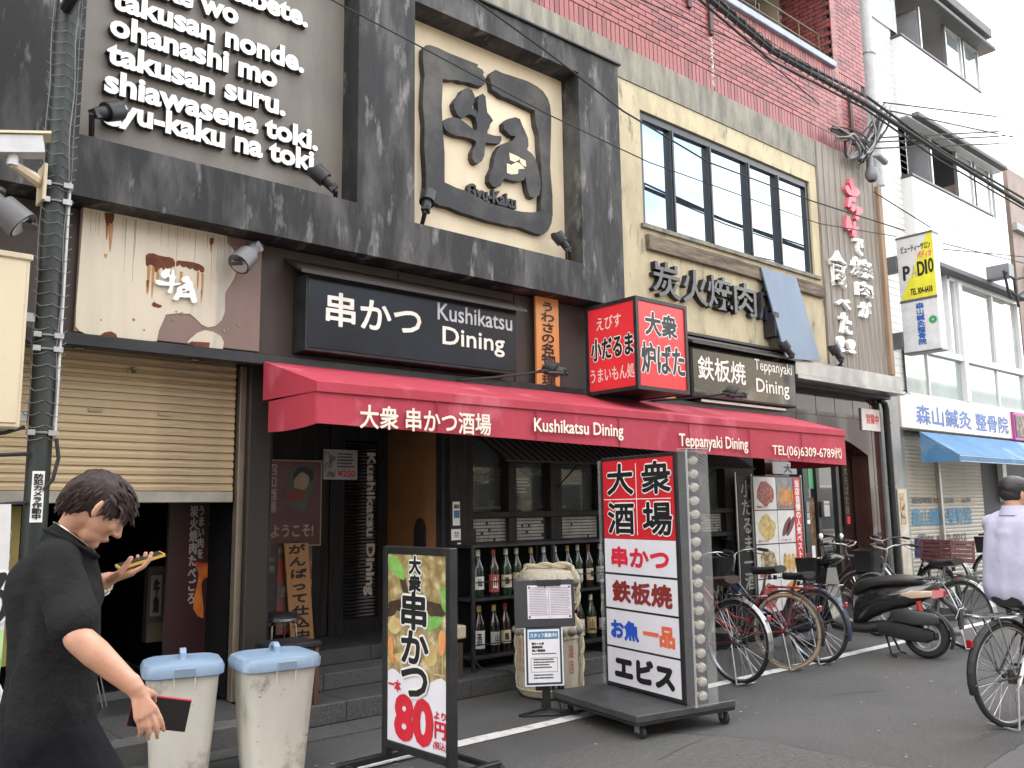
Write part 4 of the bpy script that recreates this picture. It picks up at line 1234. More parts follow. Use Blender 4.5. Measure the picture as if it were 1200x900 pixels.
# slate-blue folded shade hanging askew
bs = thing('blue_shade_panel', 'slate blue sheet panel leaning askew across the last black character', 'panel', (9.7, 5.95, 3.3))
pb = MB()
tl_, tr_, br_, bl_ = (9.329, 4.463), (10.129, 4.463), (10.297, 3.34), (9.498, 3.292)
q = [(tl_[0], 6.02, tl_[1]), (tr_[0], 6.02, tr_[1]), (br_[0], 5.84, br_[1]), (bl_[0], 5.84, bl_[1])]
pb.add([*q, *[(a, b + .02, c) for a, b, c in q]], [(3, 2, 1, 0), (4, 5, 6, 7), (0, 1, 5, 4), (1, 2, 6, 5), (2, 3, 7, 6), (3, 0, 4, 7)])
pb.build('sheet', mat('slate_blue_sheet', (.115, .165, .235), .5, c2=(.085, .12, .18), scale=1.6, stretch=(2, 1, .7), lo=.35, hi=.7), bs)
MB().tube([(tl_[0] + .06, 6.04, tl_[1] - .25), (tl_[0] + .1, 6.1, tl_[1] - .3)], .015, 6).rbox(bl_[0] - .08, bl_[0] + .02, 5.92, 6.1, bl_[1] + .28, bl_[1] + .6, .01).build('bracket', INK, bs)

# ================================================================ planked wall lettering
pw = thing('planked_wall_lettering', 'pink and white raised brush lettering running down the weathered planks', 'lettering', (11.8, 6.06, 3.6))
PK = mat('pink_letter', (.55, .12, .16), .5, c2=(.48, .09, .12))
for pl in ([(11.7, 6.197), (11.772, 6.229), (11.819, 6.211), (11.817, 6.116), (11.866, 6.106), (11.962, 6.1), (11.993, 6.063), (11.957, 6.004), (11.859, 5.96), (11.762, 5.952), (11.666, 5.944), (11.603, 5.972), (11.568, 6.014), (11.574, 6.058), (11.631, 6.086), (11.683, 6.07), (11.706, 6.039), (11.745, 6.027), (11.725, 6.08), (11.685, 6.142)],
           [(11.654, 5.908), (11.761, 5.941), (11.858, 5.949), (11.85, 5.892), (11.791, 5.865), (11.722, 5.856), (11.699, 5.787), (11.64, 5.748), (11.587, 5.755), (11.618, 5.84)], [(11.716, 5.812), (11.802, 5.838), (11.837, 5.796), (11.8, 5.73), (11.728, 5.7), (11.683, 5.726)],
           [(11.84, 5.818), (11.937, 5.822), (12.019, 5.814), (12.025, 5.757), (11.978, 5.718), (11.914, 5.697), (11.91, 5.624), (11.837, 5.594), (11.785, 5.619), (11.84, 5.717)], [(11.555, 5.613), (11.622, 5.613), (11.666, 5.537), (11.698, 5.472), (11.658, 5.419), (11.566, 5.389), (11.503, 5.418), (11.516, 5.52)],
           [(11.721, 5.549), (11.793, 5.578), (11.795, 5.493), (11.887, 5.504), (11.865, 5.464), (11.801, 5.437), (11.812, 5.353), (11.772, 5.324), (11.678, 5.327), (11.674, 5.397), (11.718, 5.462)]):
    MB().prism(pl, 6.0, 6.06).build('pink_stroke', PK, pw)


def char3d(par, ch, x0, x1, z0, z1, y, d, m, bx, nm='character', sidem=None):
    mb = MB()
    vs, fs, _ = glyphs(ch, bx, .1)
    bb = glyphs(ch)[2]
    sx, sz = (x1 - x0) / (bb[1] - bb[0]), (z1 - z0) / (bb[3] - bb[2])
    mb.add([(x0 + (p[0] - bb[0]) * sx, y - (p[2] + .1) / .2 * d, z0 + (p[1] - bb[2]) * sz) for p in vs], fs, 0)
    return mb.build(nm, m, par)


zc = lambda k: k
for ch, r in zip('で焼肉が', ((11.728, 11.992, 5.092, 5.325), (11.64, 12.198, 4.767, 5.028), (11.715, 12.156, 4.477, 4.688), (11.771, 12.085, 4.162, 4.395))):
    char3d(pw, ch, r[0], r[1], r[2], r[3], 6.055, .05, LW, .03)
for ch, r in zip('食べた!!', ((11.031, 11.455, 4.534, 5.015), (11.129, 11.483, 4.217, 4.349), (11.194, 11.483, 3.861, 4.14), (11.115, 11.226, 3.59, 3.793), (11.377, 11.518, 3.597, 3.776))):
    char3d(pw, ch, r[0], r[1], r[2], r[3], 6.055, .05, LW, .03)

# ================================================================ second black box sign with painted glare
tp = thing('black_box_sign', 'black box sign with silver characters and painted glare above the right end of the awning', 'sign', (8.7, 6.1, 2.7))
MB().rbox(7.68, 9.76, 5.9, 6.12, 2.7, 3.25, .006).build('sign_box', BLACK, tp)
MB().rbox(7.70, 9.74, 5.893, 5.9, 2.72, 3.23, .003).build('sign_face', mat('glossy_black_sheet', (.02, .025, .028), .12, metal=.55, c2=(.2, .19, .16), scale=.9, detail=2, lo=.55, hi=.7, coat=1), tp)  # pale glare patches are mixed into the sheet colour
MB().add([(7.62, 6.12, 3.42), (9.8, 6.12, 3.42), (9.8, 5.82, 3.3), (7.62, 5.82, 3.3), (7.62, 6.12, 3.4), (9.8, 6.12, 3.4), (9.8, 5.82, 3.275), (7.62, 5.82, 3.275)],
         [(0, 3, 2, 1), (4, 5, 6, 7), (3, 7, 6, 2), (0, 4, 7, 3), (1, 2, 6, 5), (0, 1, 5, 4)]).build('hood', BROWN2, tp)
MB().rbox(7.9, 9.6, 5.95, 6.1, 2.655, 2.69, .004).build('lamp_tray', ALU, tp)
lettering('lettering', tp, '鉄板焼', (7.784, 8.676, 2.9, 3.158), yy, CRL, bold=.005)
lettering('lettering', tp, 'Teppanyaki', (8.873, 9.673, 3.062, 3.232), yy, CRL, bold=.002)
lettering('lettering', tp, 'Dining', (8.889, 9.589, 2.788, 2.998), yy, CRL, bold=.003)

# ================================================================ red awning
ra = thing('red_awning', 'faded crimson canvas awning with white lettering across the shop entrance', 'awning', (6.2, 5.6, 2.0))
CRIM = mat('crimson_canvas', (.40, .032, .06), .75, c2=(.32, .024, .043), scale=1.6, detail=12, stretch=(1, 1, .6), lo=.3, hi=.7, bump=.5, bscale=5, spots=(.46, .085, .115), sscale=2.2)
yb, yf2, xl, xr, zt, zf, zh = 6.0, 5.18, 2.75, 9.58, 2.6, 2.355, 2.29
zl = lambda x: 2.075 - .13 * (x - xl) / (xr - xl)
rm = MB()
N = 60
def wob(x, k): return .006 * math.sin(x * 5.1 + k) + .004 * math.sin(x * 11.7 + 2 * k)
for i in range(N):
    a, b = xl + (xr - xl) * i / N, xl + (xr - xl) * (i + 1) / N
    for j in range(4):
        f0, f1 = j / 4, (j + 1) / 4
        g = lambda x, f_: (x, yb + (yf2 - yb) * f_, zt + (zf - zt) * f_ - .018 * math.sin(PI * f_) * abs(math.sin((x - xl) / .98 * PI)))
        rm.quad(g(a, f1), g(b, f1), g(b, f0), g(a, f0), sm=True)
    rm.quad((a, yf2, zh), (b, yf2, zh), (b, yf2, zf), (a, yf2, zf))
rm.quad((xl, yb, zh + .02), (xl, yf2, zh), (xl, yf2, zf), (xl, yb, zt)).quad((xr, yf2, zh), (xr, yb, zh), (xr, yb, zt), (xr, yf2, zf))
rm.build('roof_canvas', CRIM, ra)
vm = MB()
for i in range(N):
    a, b = xl + (xr - xl) * i / N, xl + (xr - xl) * (i + 1) / N
    for j in range(4):
        f0, f1 = j / 4, (j + 1) / 4
        g = lambda x, f_: (x, yf2 + .016 + wob(x, 1) * f_, zh + .004 + (zl(x) - zh) * f_)
        vm.quad(g(a, f1), g(b, f1), g(b, f0), g(a, f0), sm=True)
for x in (xl + .008, xr - .012):
    for i in range(8):
        a, b = yf2 + .016 + (yb - .1 - yf2) * i / 8, yf2 + .016 + (yb - .1 - yf2) * (i + 1) / 8
        lz = lambda y: zl(x) - .015 * math.sin((y - yf2) / .8 * PI)
        vm.quad((x, b, lz(b)), (x, a, lz(a)), (x, a, zh + .004), (x, b, zh + .004), sm=True)
vm.build('valance', CRIM, ra)
sv = MB()
for x in [xl + .98 * k for k in range(1, 7)]:
    sv.box(x - .004, x + .004, yf2 + .0, yf2 + .006, zl(x) + .01, zh)
tag(sv.build('seams', mat('dark_crimson_seam', (.22, .015, .03), .8), ra), kind='stuff')
fm_ = MB().tube([(xl + .03, yb, zt - .03), (xl + .03, yf2 + .03, zf - .03)], .014, 6).tube([(xr - .03, yb, zt - .03), (xr - .03, yf2 + .03, zf - .03)], .014, 6).tube([(xl + .03, yf2 + .035, zf - .03), (xr - .03, yf2 + .035, zf - .03)], .014, 6)
for x in (4.4, 6.2, 8.0):
    fm_.tube([(x, yb, 2.3), (x, yf2 + .05, 2.3)], .012, 6).tube([(x, yb, 2.1), (x, 5.6, 2.3)], .01, 6)
fm_.build('awning_frame', BLACKM, ra)
CW = mat('cream_awning_lettering', (.8, .74, .62), .6)
ya = 5.168
for s_, a, b, zl0, zh0, bo in (('大衆 串かつ酒場', 3.075, 4.224, 2.059, 2.22, .003), ('Kushikatsu Dining', 4.674, 5.724, 2.081, 2.218, .0028),
                      ('Teppanyaki Dining', 6.5, 7.591, 2.026, 2.177, .0028), ('TEL(06)6309-6789㈹', 8.032, 9.436, 1.996, 2.146, .0012)):
    lettering('lettering', ra, s_, (a, b, zl0, zh0), ya, CW, bold=bo)

# ================================================================ blade sign of the salon
bl = thing('blade_sign', 'tall double blade sign, yellow and silver salon panel above a white clinic panel with clover', 'sign', (13.62, 6.1, 3.6))
XS = 13.6
FL = (Vector((XS, 0, 0)), Vector((0, -1, 0)), Vector((0, 0, 1)))
yA, zA = 6.295, 5.72
yB_, zB = 5.67, 5.717
yC, zC = 6.3, 3.859
yb1, yf1, zt1, zb1, zm = 6.27, 5.70, 5.70, 3.86, 4.68
SILV = mat('silver_acrylic', (.62, .62, .63), .35, c2=(.56, .56, .58))
YEL = mat('yellow_acrylic', (.72, .68, .05), .35)
MB().rbox(XS + .004, XS + .2, yf1, yb1, zb1, zt1, .006).build('case', WPAN, bl)
MB().rbox(XS - .012, XS + .22, yf1 - .01, yb1 + .01, zt1, zt1 + .035, .004).rbox(XS - .012, XS + .22, yf1 - .01, yb1 + .01, zb1 - .03, zb1, .004).rbox(XS - .012, XS + .006, yf1 - .01, yb1 + .01, zm - .025, zm + .015, .004).build('sign_trim', mat('sign_trim_grey', (.16, .15, .15), .4, metal=.3), bl)
m_ = MB().quad((XS, yb1, zm + .015), (XS, yf1, zm + .015), (XS, yf1, zt1), (XS, yb1, zt1))
m_.build('salon_panel', SILV, bl)
MB().add([(XS - .002, yb1 - .01, zm + .02), (XS - .002, yf1, zm + .02), (XS - .002, yf1, zt1), (XS - .002, yf1 + .08, zt1)], [(0, 1, 2, 3)]).build('yellow_panel', YEL, bl)
MB().quad((XS, yb1, zb1), (XS, yf1, zb1), (XS, yf1, zm - .02), (XS, yb1, zm - .02)).build('clinic_panel', mat('pale_grey_acrylic', (.66, .67, .70), .35), bl)
mb = MB()
text_into(mb, 'ビューティーサロン', (-6.2, -5.74, 5.46, 5.57), -.004, FL, bold=.003)
mb2 = MB(); text_into(mb2, 'P', (-6.19, -6.09, 5.02, 5.24), -.005, FL, bold=.008); text_into(mb2, 'D', (-5.96, -5.86, 5.05, 5.27), -.005, FL, bold=.008); text_into(mb2, 'I', (-5.84, -5.82, 5.06, 5.28), -.005, FL, bold=.008); text_into(mb2, 'O', (-5.79, -5.72, 5.07, 5.29), -.005, FL, bold=.008)
text_into(mb2, 'TEL 304-6418', (-6.1, -5.76, 4.76, 4.86), -.005, FL, bold=.003)
mb.v += []
b_ = len(mb.v)
mb.add(mb2.v, mb2.f)
mb.build('lettering', INK, bl)
mb = MB(); text_into(mb, 'パディオ', (-5.95, -5.73, 5.32, 5.44), -.006, FL, bold=.003); mb.build('pink_lettering', mat('pink_print', (.75, .1, .2), .4), bl)
mb = MB(); text_into(mb, 'A', (-6.06, -5.98, 5.03, 5.24), -.005, FL); mb.build('grey_letter', mat('grey_print', (.35, .35, .35), .4), bl)
mb = MB(); vtext(mb, '森山鍼灸整骨院', (-6.04, -5.91, 3.95, 4.62), -.005, FL, bold=.004); mb.build('blue_lettering', BL, bl)
clover(MB(), -5.79, 4.32, .075, -.004, FL).build('clover', GRN, bl)
MB().rbox(XS - .02, XS + .16, 6.28, 6.6, 5.2, 5.45, .006).rbox(XS - .02, XS + .16, 6.28, 6.6, 3.95, 4.2, .006).build('wall_bracket', mat('grey_bracket', (.13, .13, .14), .5), bl)


# ================================================================ lamps on brackets
def basis(d):
    d = Vector(d).normalized()
    q = d.to_track_quat('Z', 'Y')
    return q.to_matrix()


def spotlight(label, c, d, s=1., m=BLACKM, base=None, rim=None, group='spotlights on the facade'):
    """stepped lamp head at c pointing along d, with a yoke and a round wall plate at base"""
    c = Vector(c)
    d = Vector(d).normalized()
    base = Vector(base) if base is not None else c - d * .14 * s + Vector((0, .03, -.06))
    t = thing('spotlight', label, 'lamp', tuple(base), group=group)
    MB().tube([c - d * .10 * s, c - d * .085 * s, c - d * .03 * s, c - d * .03 * s, c + d * .06 * s, c + d * .06 * s], [.022 * s, .032 * s, .034 * s, .052 * s, .056 * s, .048 * s], 14).build('lamp_head', m, t)
    MB().tube([c + d * .0605 * s, c + d * .062 * s], [.047 * s, .04 * s], 14).build('lens', rim or mat('lamp_glass', (.5, .5, .48), .1), t)
    MB().tube([c - d * .09 * s, c - d * .12 * s, base], [.014 * s, .016 * s, .014 * s], 8).cbox(c - d * .1 * s, (.05 * s, .05 * s, .03 * s), basis(d)).build('swivel', m, t)
    MB().lathe([(0, .0), (.04 * s, .0), (.04 * s, .014 * s), (.02 * s, .022 * s), (0, .022 * s)], tuple(base), 12).build('base_plate', m, t)
    return t


spotlight('black spotlight at the lower left corner of the verse panel', (1.562, 5.86, 4.141), (.75, .3, .45), 1.25, base=(1.481, 5.95, 3.94))
spotlight('black spotlight at the lower right end of the verse panel', (3.141, 5.9, 4.09), (-.55, .3, .6), 1.25, base=(3.306, 5.98, 3.95))
spotlight('black spotlight at the lower left corner of the brush logo', (4.147, 5.9, 4.131), (.35, .3, .8), 1.3, base=(4.132, 5.98, 3.88))
spotlight('black spotlight at the lower right corner of the brush logo', (5.722, 5.9, 4.084), (-.5, .3, .75), 1.15, base=(5.913, 5.98, 3.88))
spotlight('grey spotlight on the right edge of the rusty enamel sign', (2.54, 5.9, 3.326), (-.5, -.2, -.55), 1.5, mat('grey_lamp', (.11, .11, .115), .45), base=(2.686, 6.05, 3.468))
spotlight('large grey spotlight cut by the left edge of the picture below the camera', (0.92, 5.3, 3.147), (.6, -.2, -.55), 1.6, mat('grey_lamp', (.11, .11, .115), .45), base=(0.871, 5.5, 3.317))
spotlight('black spotlight below the blue sheet panel', (9.429, 5.8, 3.417), (-.4, .35, .8), 1.2, base=(9.78, 5.95, 3.345))
spotlight('black spotlight on the steel canopy at the foot of the planks', (10.7, 5.85, 3.516), (-.35, .3, .8), 1.3, base=(10.958, 5.95, 3.345))
for lb_, px, py, x1 in (('black lamp on a thin arm in front of the orange plaque', 5.084, 2.675, 5.0), ('black lamp on a thin arm in front of the silver lettered box sign', 7.658, 2.673, 7.2)):
    t = spotlight(lb_, (px, 5.35, py), (-.2, .8, .3), 1.2, base=(px - .1, 5.38, py - .03), group='arm lamps over the awning')
    MB().tube([(px - .1, 5.4, py - .02), (px - .35, 5.75, py - .05), (px - .55, 6.0, py - .06)], .011, 6).build('arm', BLACKM, t)
for px, py in ((94, 398), (229, 412)):
    t = thing('downlight', 'small round recessed lamp under the dark bar, %s' % ('near the left end of the enamel sign' if px < 100 else 'near its right end'), 'lamp', (0, 0, 0), group='downlights over the shutter')
    x = (1.509) if px < 100 else (2.264)
    WROOT[t.name] = Vector((x, 6.06, 2.573)); t.location = (x, 6.06, 2.573)
    MB().tube([(x + .036 * math.cos(k * PI / 8), 6.06 + .036 * math.sin(k * PI / 8), 2.568) for k in range(16)], .004, 5, closed=True).build('trim_ring', BLACKM, t)
    MB().lathe([(0, 0), (.03, 0), (.035, .004), (.035, .008)], (x, 6.06, 2.566), 12).build('lens', mat('lamp_glass', (.5, .5, .48), .1), t)

# ================================================================ steel pole with its fittings
PX, PY = 1.19, 5.5
GPOLE = mat('dark_green_pole', (.018, .024, .022), .5, c2=(.035, .042, .038), scale=4, stretch=(1, 1, .3), spec=.35)
po = thing('utility_pole', 'dark green steel pole wrapped in wire ties at the left of the shutter', 'pole', (PX, PY, .15))
MB().cyl((PX, PY, .14), (PX, PY, 4.9), .066, .06, 20).build('shaft', GPOLE, po)
WH = mat('white_conduit', (.6, .6, .58), .4)
MB().tube([(PX + .065, PY - .045, 1.92), (PX + .065, PY - .045, 3.45)], .008, 6).build('conduit', WH, po)
for z in (3.42, 3.32, 2.52, 2.44, 1.96):
    MB().tube([(PX + .07 * math.cos(a * PI / 8), PY + .07 * math.sin(a * PI / 8), z) for a in range(16)], .006, 5, closed=True).cbox((PX + .05, PY - .06, z), (.05, .03, .03)).cbox((PX - .06, PY - .05, z), (.04, .03, .03)).build('clamp', GALV, po)
tw = MB()
for k in range(-4, 40):
    z = 2.2 + k * .07
    if z > 4.75: break
    a0 = -2.2 + (k % 2) * .5 + random.uniform(-.3, .3)
    for s_ in (-1, 1):
        a = -PI / 2 + s_ * random.uniform(.35, .9)
        p = [(PX + r_ * math.cos(a + s_ * f_), PY + r_ * math.sin(a + s_ * f_), z + dz) for r_, f_, dz in ((.068, -.5, .012), (.072, -.1, 0), (.085, .35, -.006), (.105, .5, .012))]
        tw.tube(p, .0025, 4)
for a in (-2.9, -.35, -.9):
    tw.tube([(PX + .078 * math.cos(a + .12 * math.sin(k)), PY + .078 * math.sin(a + .12 * math.sin(k)), 2.0 + k * .1) for k in range(28)], .003, 4)
tag(tw.build('wire_ties', mat('zip_tie_grey', (.16, .16, .165), .5), po), kind='stuff')
# sticker
sx0, sx1 = PX - .052, PX + .03
stk = MB()
for i in range(6):
    a0, a1 = -PI / 2 - .62 + i * .16, -PI / 2 - .62 + (i + 1) * .16
    R_ = .0675
    stk.quad((PX + R_ * math.cos(a0), PY + R_ * math.sin(a0), 1.461), (PX + R_ * math.cos(a1), PY + R_ * math.sin(a1), 1.461), (PX + R_ * math.cos(a1), PY + R_ * math.sin(a1), 1.744), (PX + R_ * math.cos(a0), PY + R_ * math.sin(a0), 1.744))
sp = thing('pole_sticker', 'white upright warning sticker with black characters on the green pole', 'sticker', (PX, PY - .07, 1.4))
stk.build('sticker', WHITE, sp)
am = -PI / 2 - .14
fo = (Vector((PX + .069 * math.cos(am), PY + .069 * math.sin(am), 0)), Vector((-math.sin(am), math.cos(am), 0)).normalized(), Vector((0, 0, 1)))
mb = MB(); vtext(mb, '防犯カメラ作動中', (-.025, .025, 1.476, 1.73), -.0015, fo, bold=.0018); mb.build('print', INK, sp)
# cream cabinet strapped to the pole
cb = thing('cream_cabinet', 'cream steel cabinet strapped to the left of the green pole', 'cabinet', (.8, 5.5, 1.97))
CRM = mat('cream_enamelled_steel', (.62, .53, .37), .4, c2=(.56, .48, .33), scale=1.5)
MB().rbox(.62, 1.06, 5.38, 5.62, 1.97, 2.94, .012).build('body', CRM, cb)
MB().rbox(.61, 1.07, 5.365, 5.63, 2.92, 2.955, .006).build('lid', CRM, cb)
MB().rbox(.64, 1.04, 5.372, 5.38, 2.0, 2.9, .003).build('door', CRM, cb)
MB().cbox((1.09, 5.5, 2.05), (.06, .04, .05)).build('strap', GALV, cb)
MB().cbox((1.09, 5.5, 2.62), (.06, .04, .05)).build('strap', GALV, cb)
cbl = thing('black_cables', 'black cables looping from the cream cabinet to the pole', 'cable', (1.0, 5.45, 1.9))
for pp in ([(.66, 5.45, 1.97), (.68, 5.42, 1.78), (.82, 5.40, 1.62), (1.0, 5.43, 1.56), (1.13, 5.46, 1.57)], [(.7, 5.45, 1.97), (.74, 5.42, 1.9), (.9, 5.42, 1.82), (1.12, 5.45, 1.84)], [(PX + .07, 5.44, 1.93), (PX + .085, 5.43, 1.82), (PX + .06, 5.42, 1.7), (PX + .02, 5.43, 1.64)], [(.8, 5.45, 1.97), (.86, 5.43, 1.93), (1.0, 5.44, 1.95), (1.1, 5.47, 1.99)]):
    c_ = []
    for a, b in zip(pp, pp[1:]):
        c_ += [tuple(a[i] + (b[i] - a[i]) * t / 3 for i in range(3)) for t in range(3)]
    MB().tube(c_ + [pp[-1]], .011, 7).build('cable', RUBBER, cbl)
# security camera on a bracket
sc_ = thing('security_camera', 'cream bullet security camera with sunshield on a bracket left of the pole', 'camera', (PX, PY - .06, 3.4))
c0 = Vector((0.921, 5.3, 3.533))
dv = Vector((.93, -.2, .17)).normalized()
R3 = basis(dv)
MB().cbox(c0, (.11, .1, .30), R3).build('housing', mat('pale_camera_plastic', (.55, .55, .56), .4), sc_)
MB().cbox(c0 + R3 @ Vector((0, .062, .015)), (.135, .014, .36), R3).build('sunshield', CRM, sc_)
MB().tube([c0 - Vector((0, 0, .05)), c0 - Vector((0, 0, .11))], .03, 10).build('joint', mat('pale_camera_plastic', (.55, .55, .56), .4), sc_)
MB().tube([c0 + Vector((0, 0, -.10)), (PX - .09, PY - .03, 3.42)], [.022, .04], 8).rbox(PX - .09, PX - .07, PY - .1, PY + .06, 3.30, 3.52, .004).build('bracket', CRM, sc_)
MB().tube([(c0.x + .06, 5.33, c0.z), (c0.x + .15, 5.35, c0.z + .02), (PX - .08, 5.42, 3.56), (PX - .07, 5.44, 3.44)], .005, 5).build('lead', INK, sc_)
# box sign at the top of the pole
ts = thing('pole_top_sign', 'white box sign with black rim fixed at the top of the green pole', 'sign', (PX, 5.2, 4.45))
MB().rbox(1.13, 1.2, 4.4, 5.42, 4.47, 5.6, .02).build('case', INK, ts)
MB().rbox(1.122, 1.135, 4.44, 5.38, 4.51, 5.56, .004).build('face', WHITE, ts)
mb = MB(); vtext(mb, '駅前商店街', (-4.95, -4.85, 4.58, 5.3), -.004, (Vector((1.122, 0, 0)), Vector((0, -1, 0)), Vector((0, 0, 1)))); mb.build('print', mat('pink_print', (.75, .1, .2), .4), ts)

# ================================================================ entrance things
yw = 7.17
sp_ = thing('showa_poster', 'maroon framed poster of a drinker with white characters beside the black column', 'poster', (3.4, 7.17, 1.19))
x0, x1, z1, z0 = 3.255, 3.878, 1.959, 1.195
MB().rbox(x0 - .08, x1, yw, yw + .02, z0, z1, .004).build('frame', mat('brass_edge', (.4, .3, .17), .4), sp_)
MB().rbox(x0 - .07, x1 - .015, yw - .004, yw, z0 + .015, z1 - .015, .001).build('sheet', mat('maroon_poster', (.10, .018, .022), .35, c2=(.06, .012, .016), scale=1.2), sp_)
MB().prism([(3.584, 1.89), (3.739, 1.915), (3.814, 1.839), (3.773, 1.717), (3.705, 1.499), (3.509, 1.576), (3.479, 1.662)], yw - .006, yw - .004).build('printed_backdrop', mat('teal_print', (.08, .11, .09), .5), sp_)
MB().prism([(3.598, 1.781), (3.656, 1.841), (3.716, 1.849), (3.747, 1.805), (3.731, 1.728), (3.684, 1.68), (3.624, 1.68), (3.595, 1.727)], yw - .009, yw - .0065).build('printed_face', mat('skin_print', (.38, .28, .2), .5), sp_)
MB().prism([(3.585, 1.825), (3.631, 1.891), (3.715, 1.904), (3.785, 1.861), (3.786, 1.784), (3.757, 1.772), (3.732, 1.82), (3.673, 1.855), (3.621, 1.825), (3.598, 1.788)], yw - .0115, yw - .0095).build('printed_hair', INK, sp_)
MB().prism([(3.479, 1.666), (3.624, 1.706), (3.72, 1.68), (3.686, 1.597), (3.544, 1.593)], yw - .012, yw - .0097).build('printed_cup', mat('red_brown_print', (.22, .04, .03), .5), sp_)
GP = mat('pale_poster_lettering', (.42, .36, .30), .5)
mb = MB(); vtext(mb, '昭和酒場', (3.331, 3.438, 1.493, 1.921), yw - .007, bold=.003); text_into(mb, 'ようこそ!', (3.393, 3.792, 1.283, 1.387), yw - .007, bold=.003)
text_into(mb, 'に', (3.288, 3.338, 1.299, 1.371), yw - .007, bold=.003)
mb.build('lettering', GP, sp_)
pc = thing('price_card', 'small white printed price card on the black wall above the louvred door', 'card', (4.05, 7.17, 1.79))
x0, x1, z0, z1 = 3.888, 4.243, 1.788, 2.064
MB().rbox(x0, x1, yw, yw + .015, z0, z1, .002).build('card', mat('dim_white_card', (.42, .41, .42), .4), pc)
mb = MB(); scrawl(mb, x0 + .14, x1 - .03, z0 + .1, z1 - .03, yw - .002, 5, seed=5); mb.build('print', INK, pc)
mb = MB(); text_into(mb, '¥250', (x0 + .15, x1 - .03, z0 + .03, z0 + .085), yw - .002, bold=.003); mb.build('red_print', RED, pc)
MB().rbox(x0 + .01, x0 + .12, yw - .002, yw, z0 + .02, z1 - .02, .0005).build('printed_photo', mat('grey_photo_print', (.12, .12, .12), .5, c2=(.4, .38, .37), scale=14, lo=.45, hi=.55), pc)
gb = thing('wooden_notice_board', 'upright natural wood board with brushed black characters below the maroon poster', 'sign', (3.7, 7.1, .39))
Rg = 7.08
ax, az = 3.476, 1.23
bx_, bz = 3.702, 1.229
cx_, cz = 3.777, 0.379
dx_, dz_ = 3.56, 0.395
gm = MB().prism([(dx_, dz_), (cx_, cz), (bx_, bz), (ax, az)], Rg, Rg + .025)
gm.build('board', mat('pale_wood_board', (.5, .27, .11), .5, c2=(.4, .2, .075), scale=6, stretch=(8, 8, .5)), gb)
mb = MB()
tx = 'がんばって仕込中'
for i, ch in enumerate(tx):
    f0, f1 = i / 8, (i + 1) / 8
    lx = ax + (dx_ - ax) * (f0 + .06) + .03
    rx = bx_ + (cx_ - bx_) * (f0 + .06) - .03
    zt_, zb__ = az + (dz_ - az) * (f0 + .012), az + (dz_ - az) * (f1 - .012)
    text_into(mb, ch, (lx, rx, zb__, zt_), Rg - .002, em=True, bold=.005)
mb.build('lettering', INK, gb)
mc = thing('menu_posters', 'dark restaurant menu sheet and red food poster behind the wooden notice board', 'poster', (3.3, 7.15, .8))
MB().rbox(3.25, 3.444, 7.14, 7.15, 0.536, 1.205, .002).build('dark_sheet', mat('dark_sheet', (.04, .04, .045), .4, c2=(.015, .015, .02), scale=5), mc)
MB().rbox(3.448, 3.777, 7.142, 7.15, 0.461, 1.195, .002).build('food_sheet', mat('red_food_print', (.35, .06, .03), .5, c2=(.1, .1, .1), scale=8, lo=.42, hi=.58, spots=(.4, .33, .25), sscale=7), mc)
mb = MB(); text_into(mb, 'KUSHIKATSU', (3.247, 3.417, 1.076, 1.112), 7.137); text_into(mb, '鉄板焼', (3.256, 3.419, 0.99, 1.048), 7.137); mb.build('lettering', GP, mc)
# round stool and wooden chair
stool = thing('round_stool', 'round stool with black seat and chrome rim behind the right bin', 'stool', (2.985, 6.45, .27))
sx, sz = (3.131), (0.703)
MB().lathe([(0, .02), (.14, .02), (.165, .008), (.17, 0)], (sx, 6.45, sz), 24).build('seat', BLACK, stool)
MB().lathe([(.17, .0), (.176, -.006), (.176, -.024), (.165, -.03)], (sx, 6.45, sz), 24).build('seat_rim', CHROME, stool)
for a in range(4):
    t_ = PI / 4 + a * PI / 2
    MB().tube([(sx + .1 * math.cos(t_), 6.45 + .1 * math.sin(t_), sz - .03), (sx + .14 * math.cos(t_), 6.45 + .14 * math.sin(t_), sz - .06), (sx + .17 * math.cos(t_), 6.45 + .17 * math.sin(t_), .27)], .009, 8).build('leg', CHROME, stool)
ch_ = thing('wooden_chair', 'dark wooden chair with black seat standing on the step behind the right bin', 'chair', (2.9, 5.95, .145))
CHW = mat('brown_chair_wood', (.09, .04, .025), .4, c2=(.06, .028, .018), scale=6, stretch=(5, 5, .5))
cx0, cx1, cy0, cy1, cs_ = 2.80, 3.14, 5.80, 6.12, .57
MB().rbox(cx0 - .01, cx1 + .015, cy0 - .01, cy1, cs_ - .03, cs_ + .015, .012).build('seat', BLACK, ch_)
for x in (cx0, cx1 - .035):
    for y in (cy0, cy1 - .035):
        MB().rbox(x, x + .035, y, y + .035, .145 if y < 6.08 else .145, cs_ - .03, .004).build('leg', CHW, ch_)
MB().rbox(cx0 + .035, cx1 - .035, cy0 + .008, cy0 + .026, .33, .36, .003).build('stretcher', CHW, ch_)
MB().rbox(cx1 - .028, cx1 - .01, cy0 + .035, cy1 - .035, .3, .33, .003).build('stretcher', CHW, ch_)

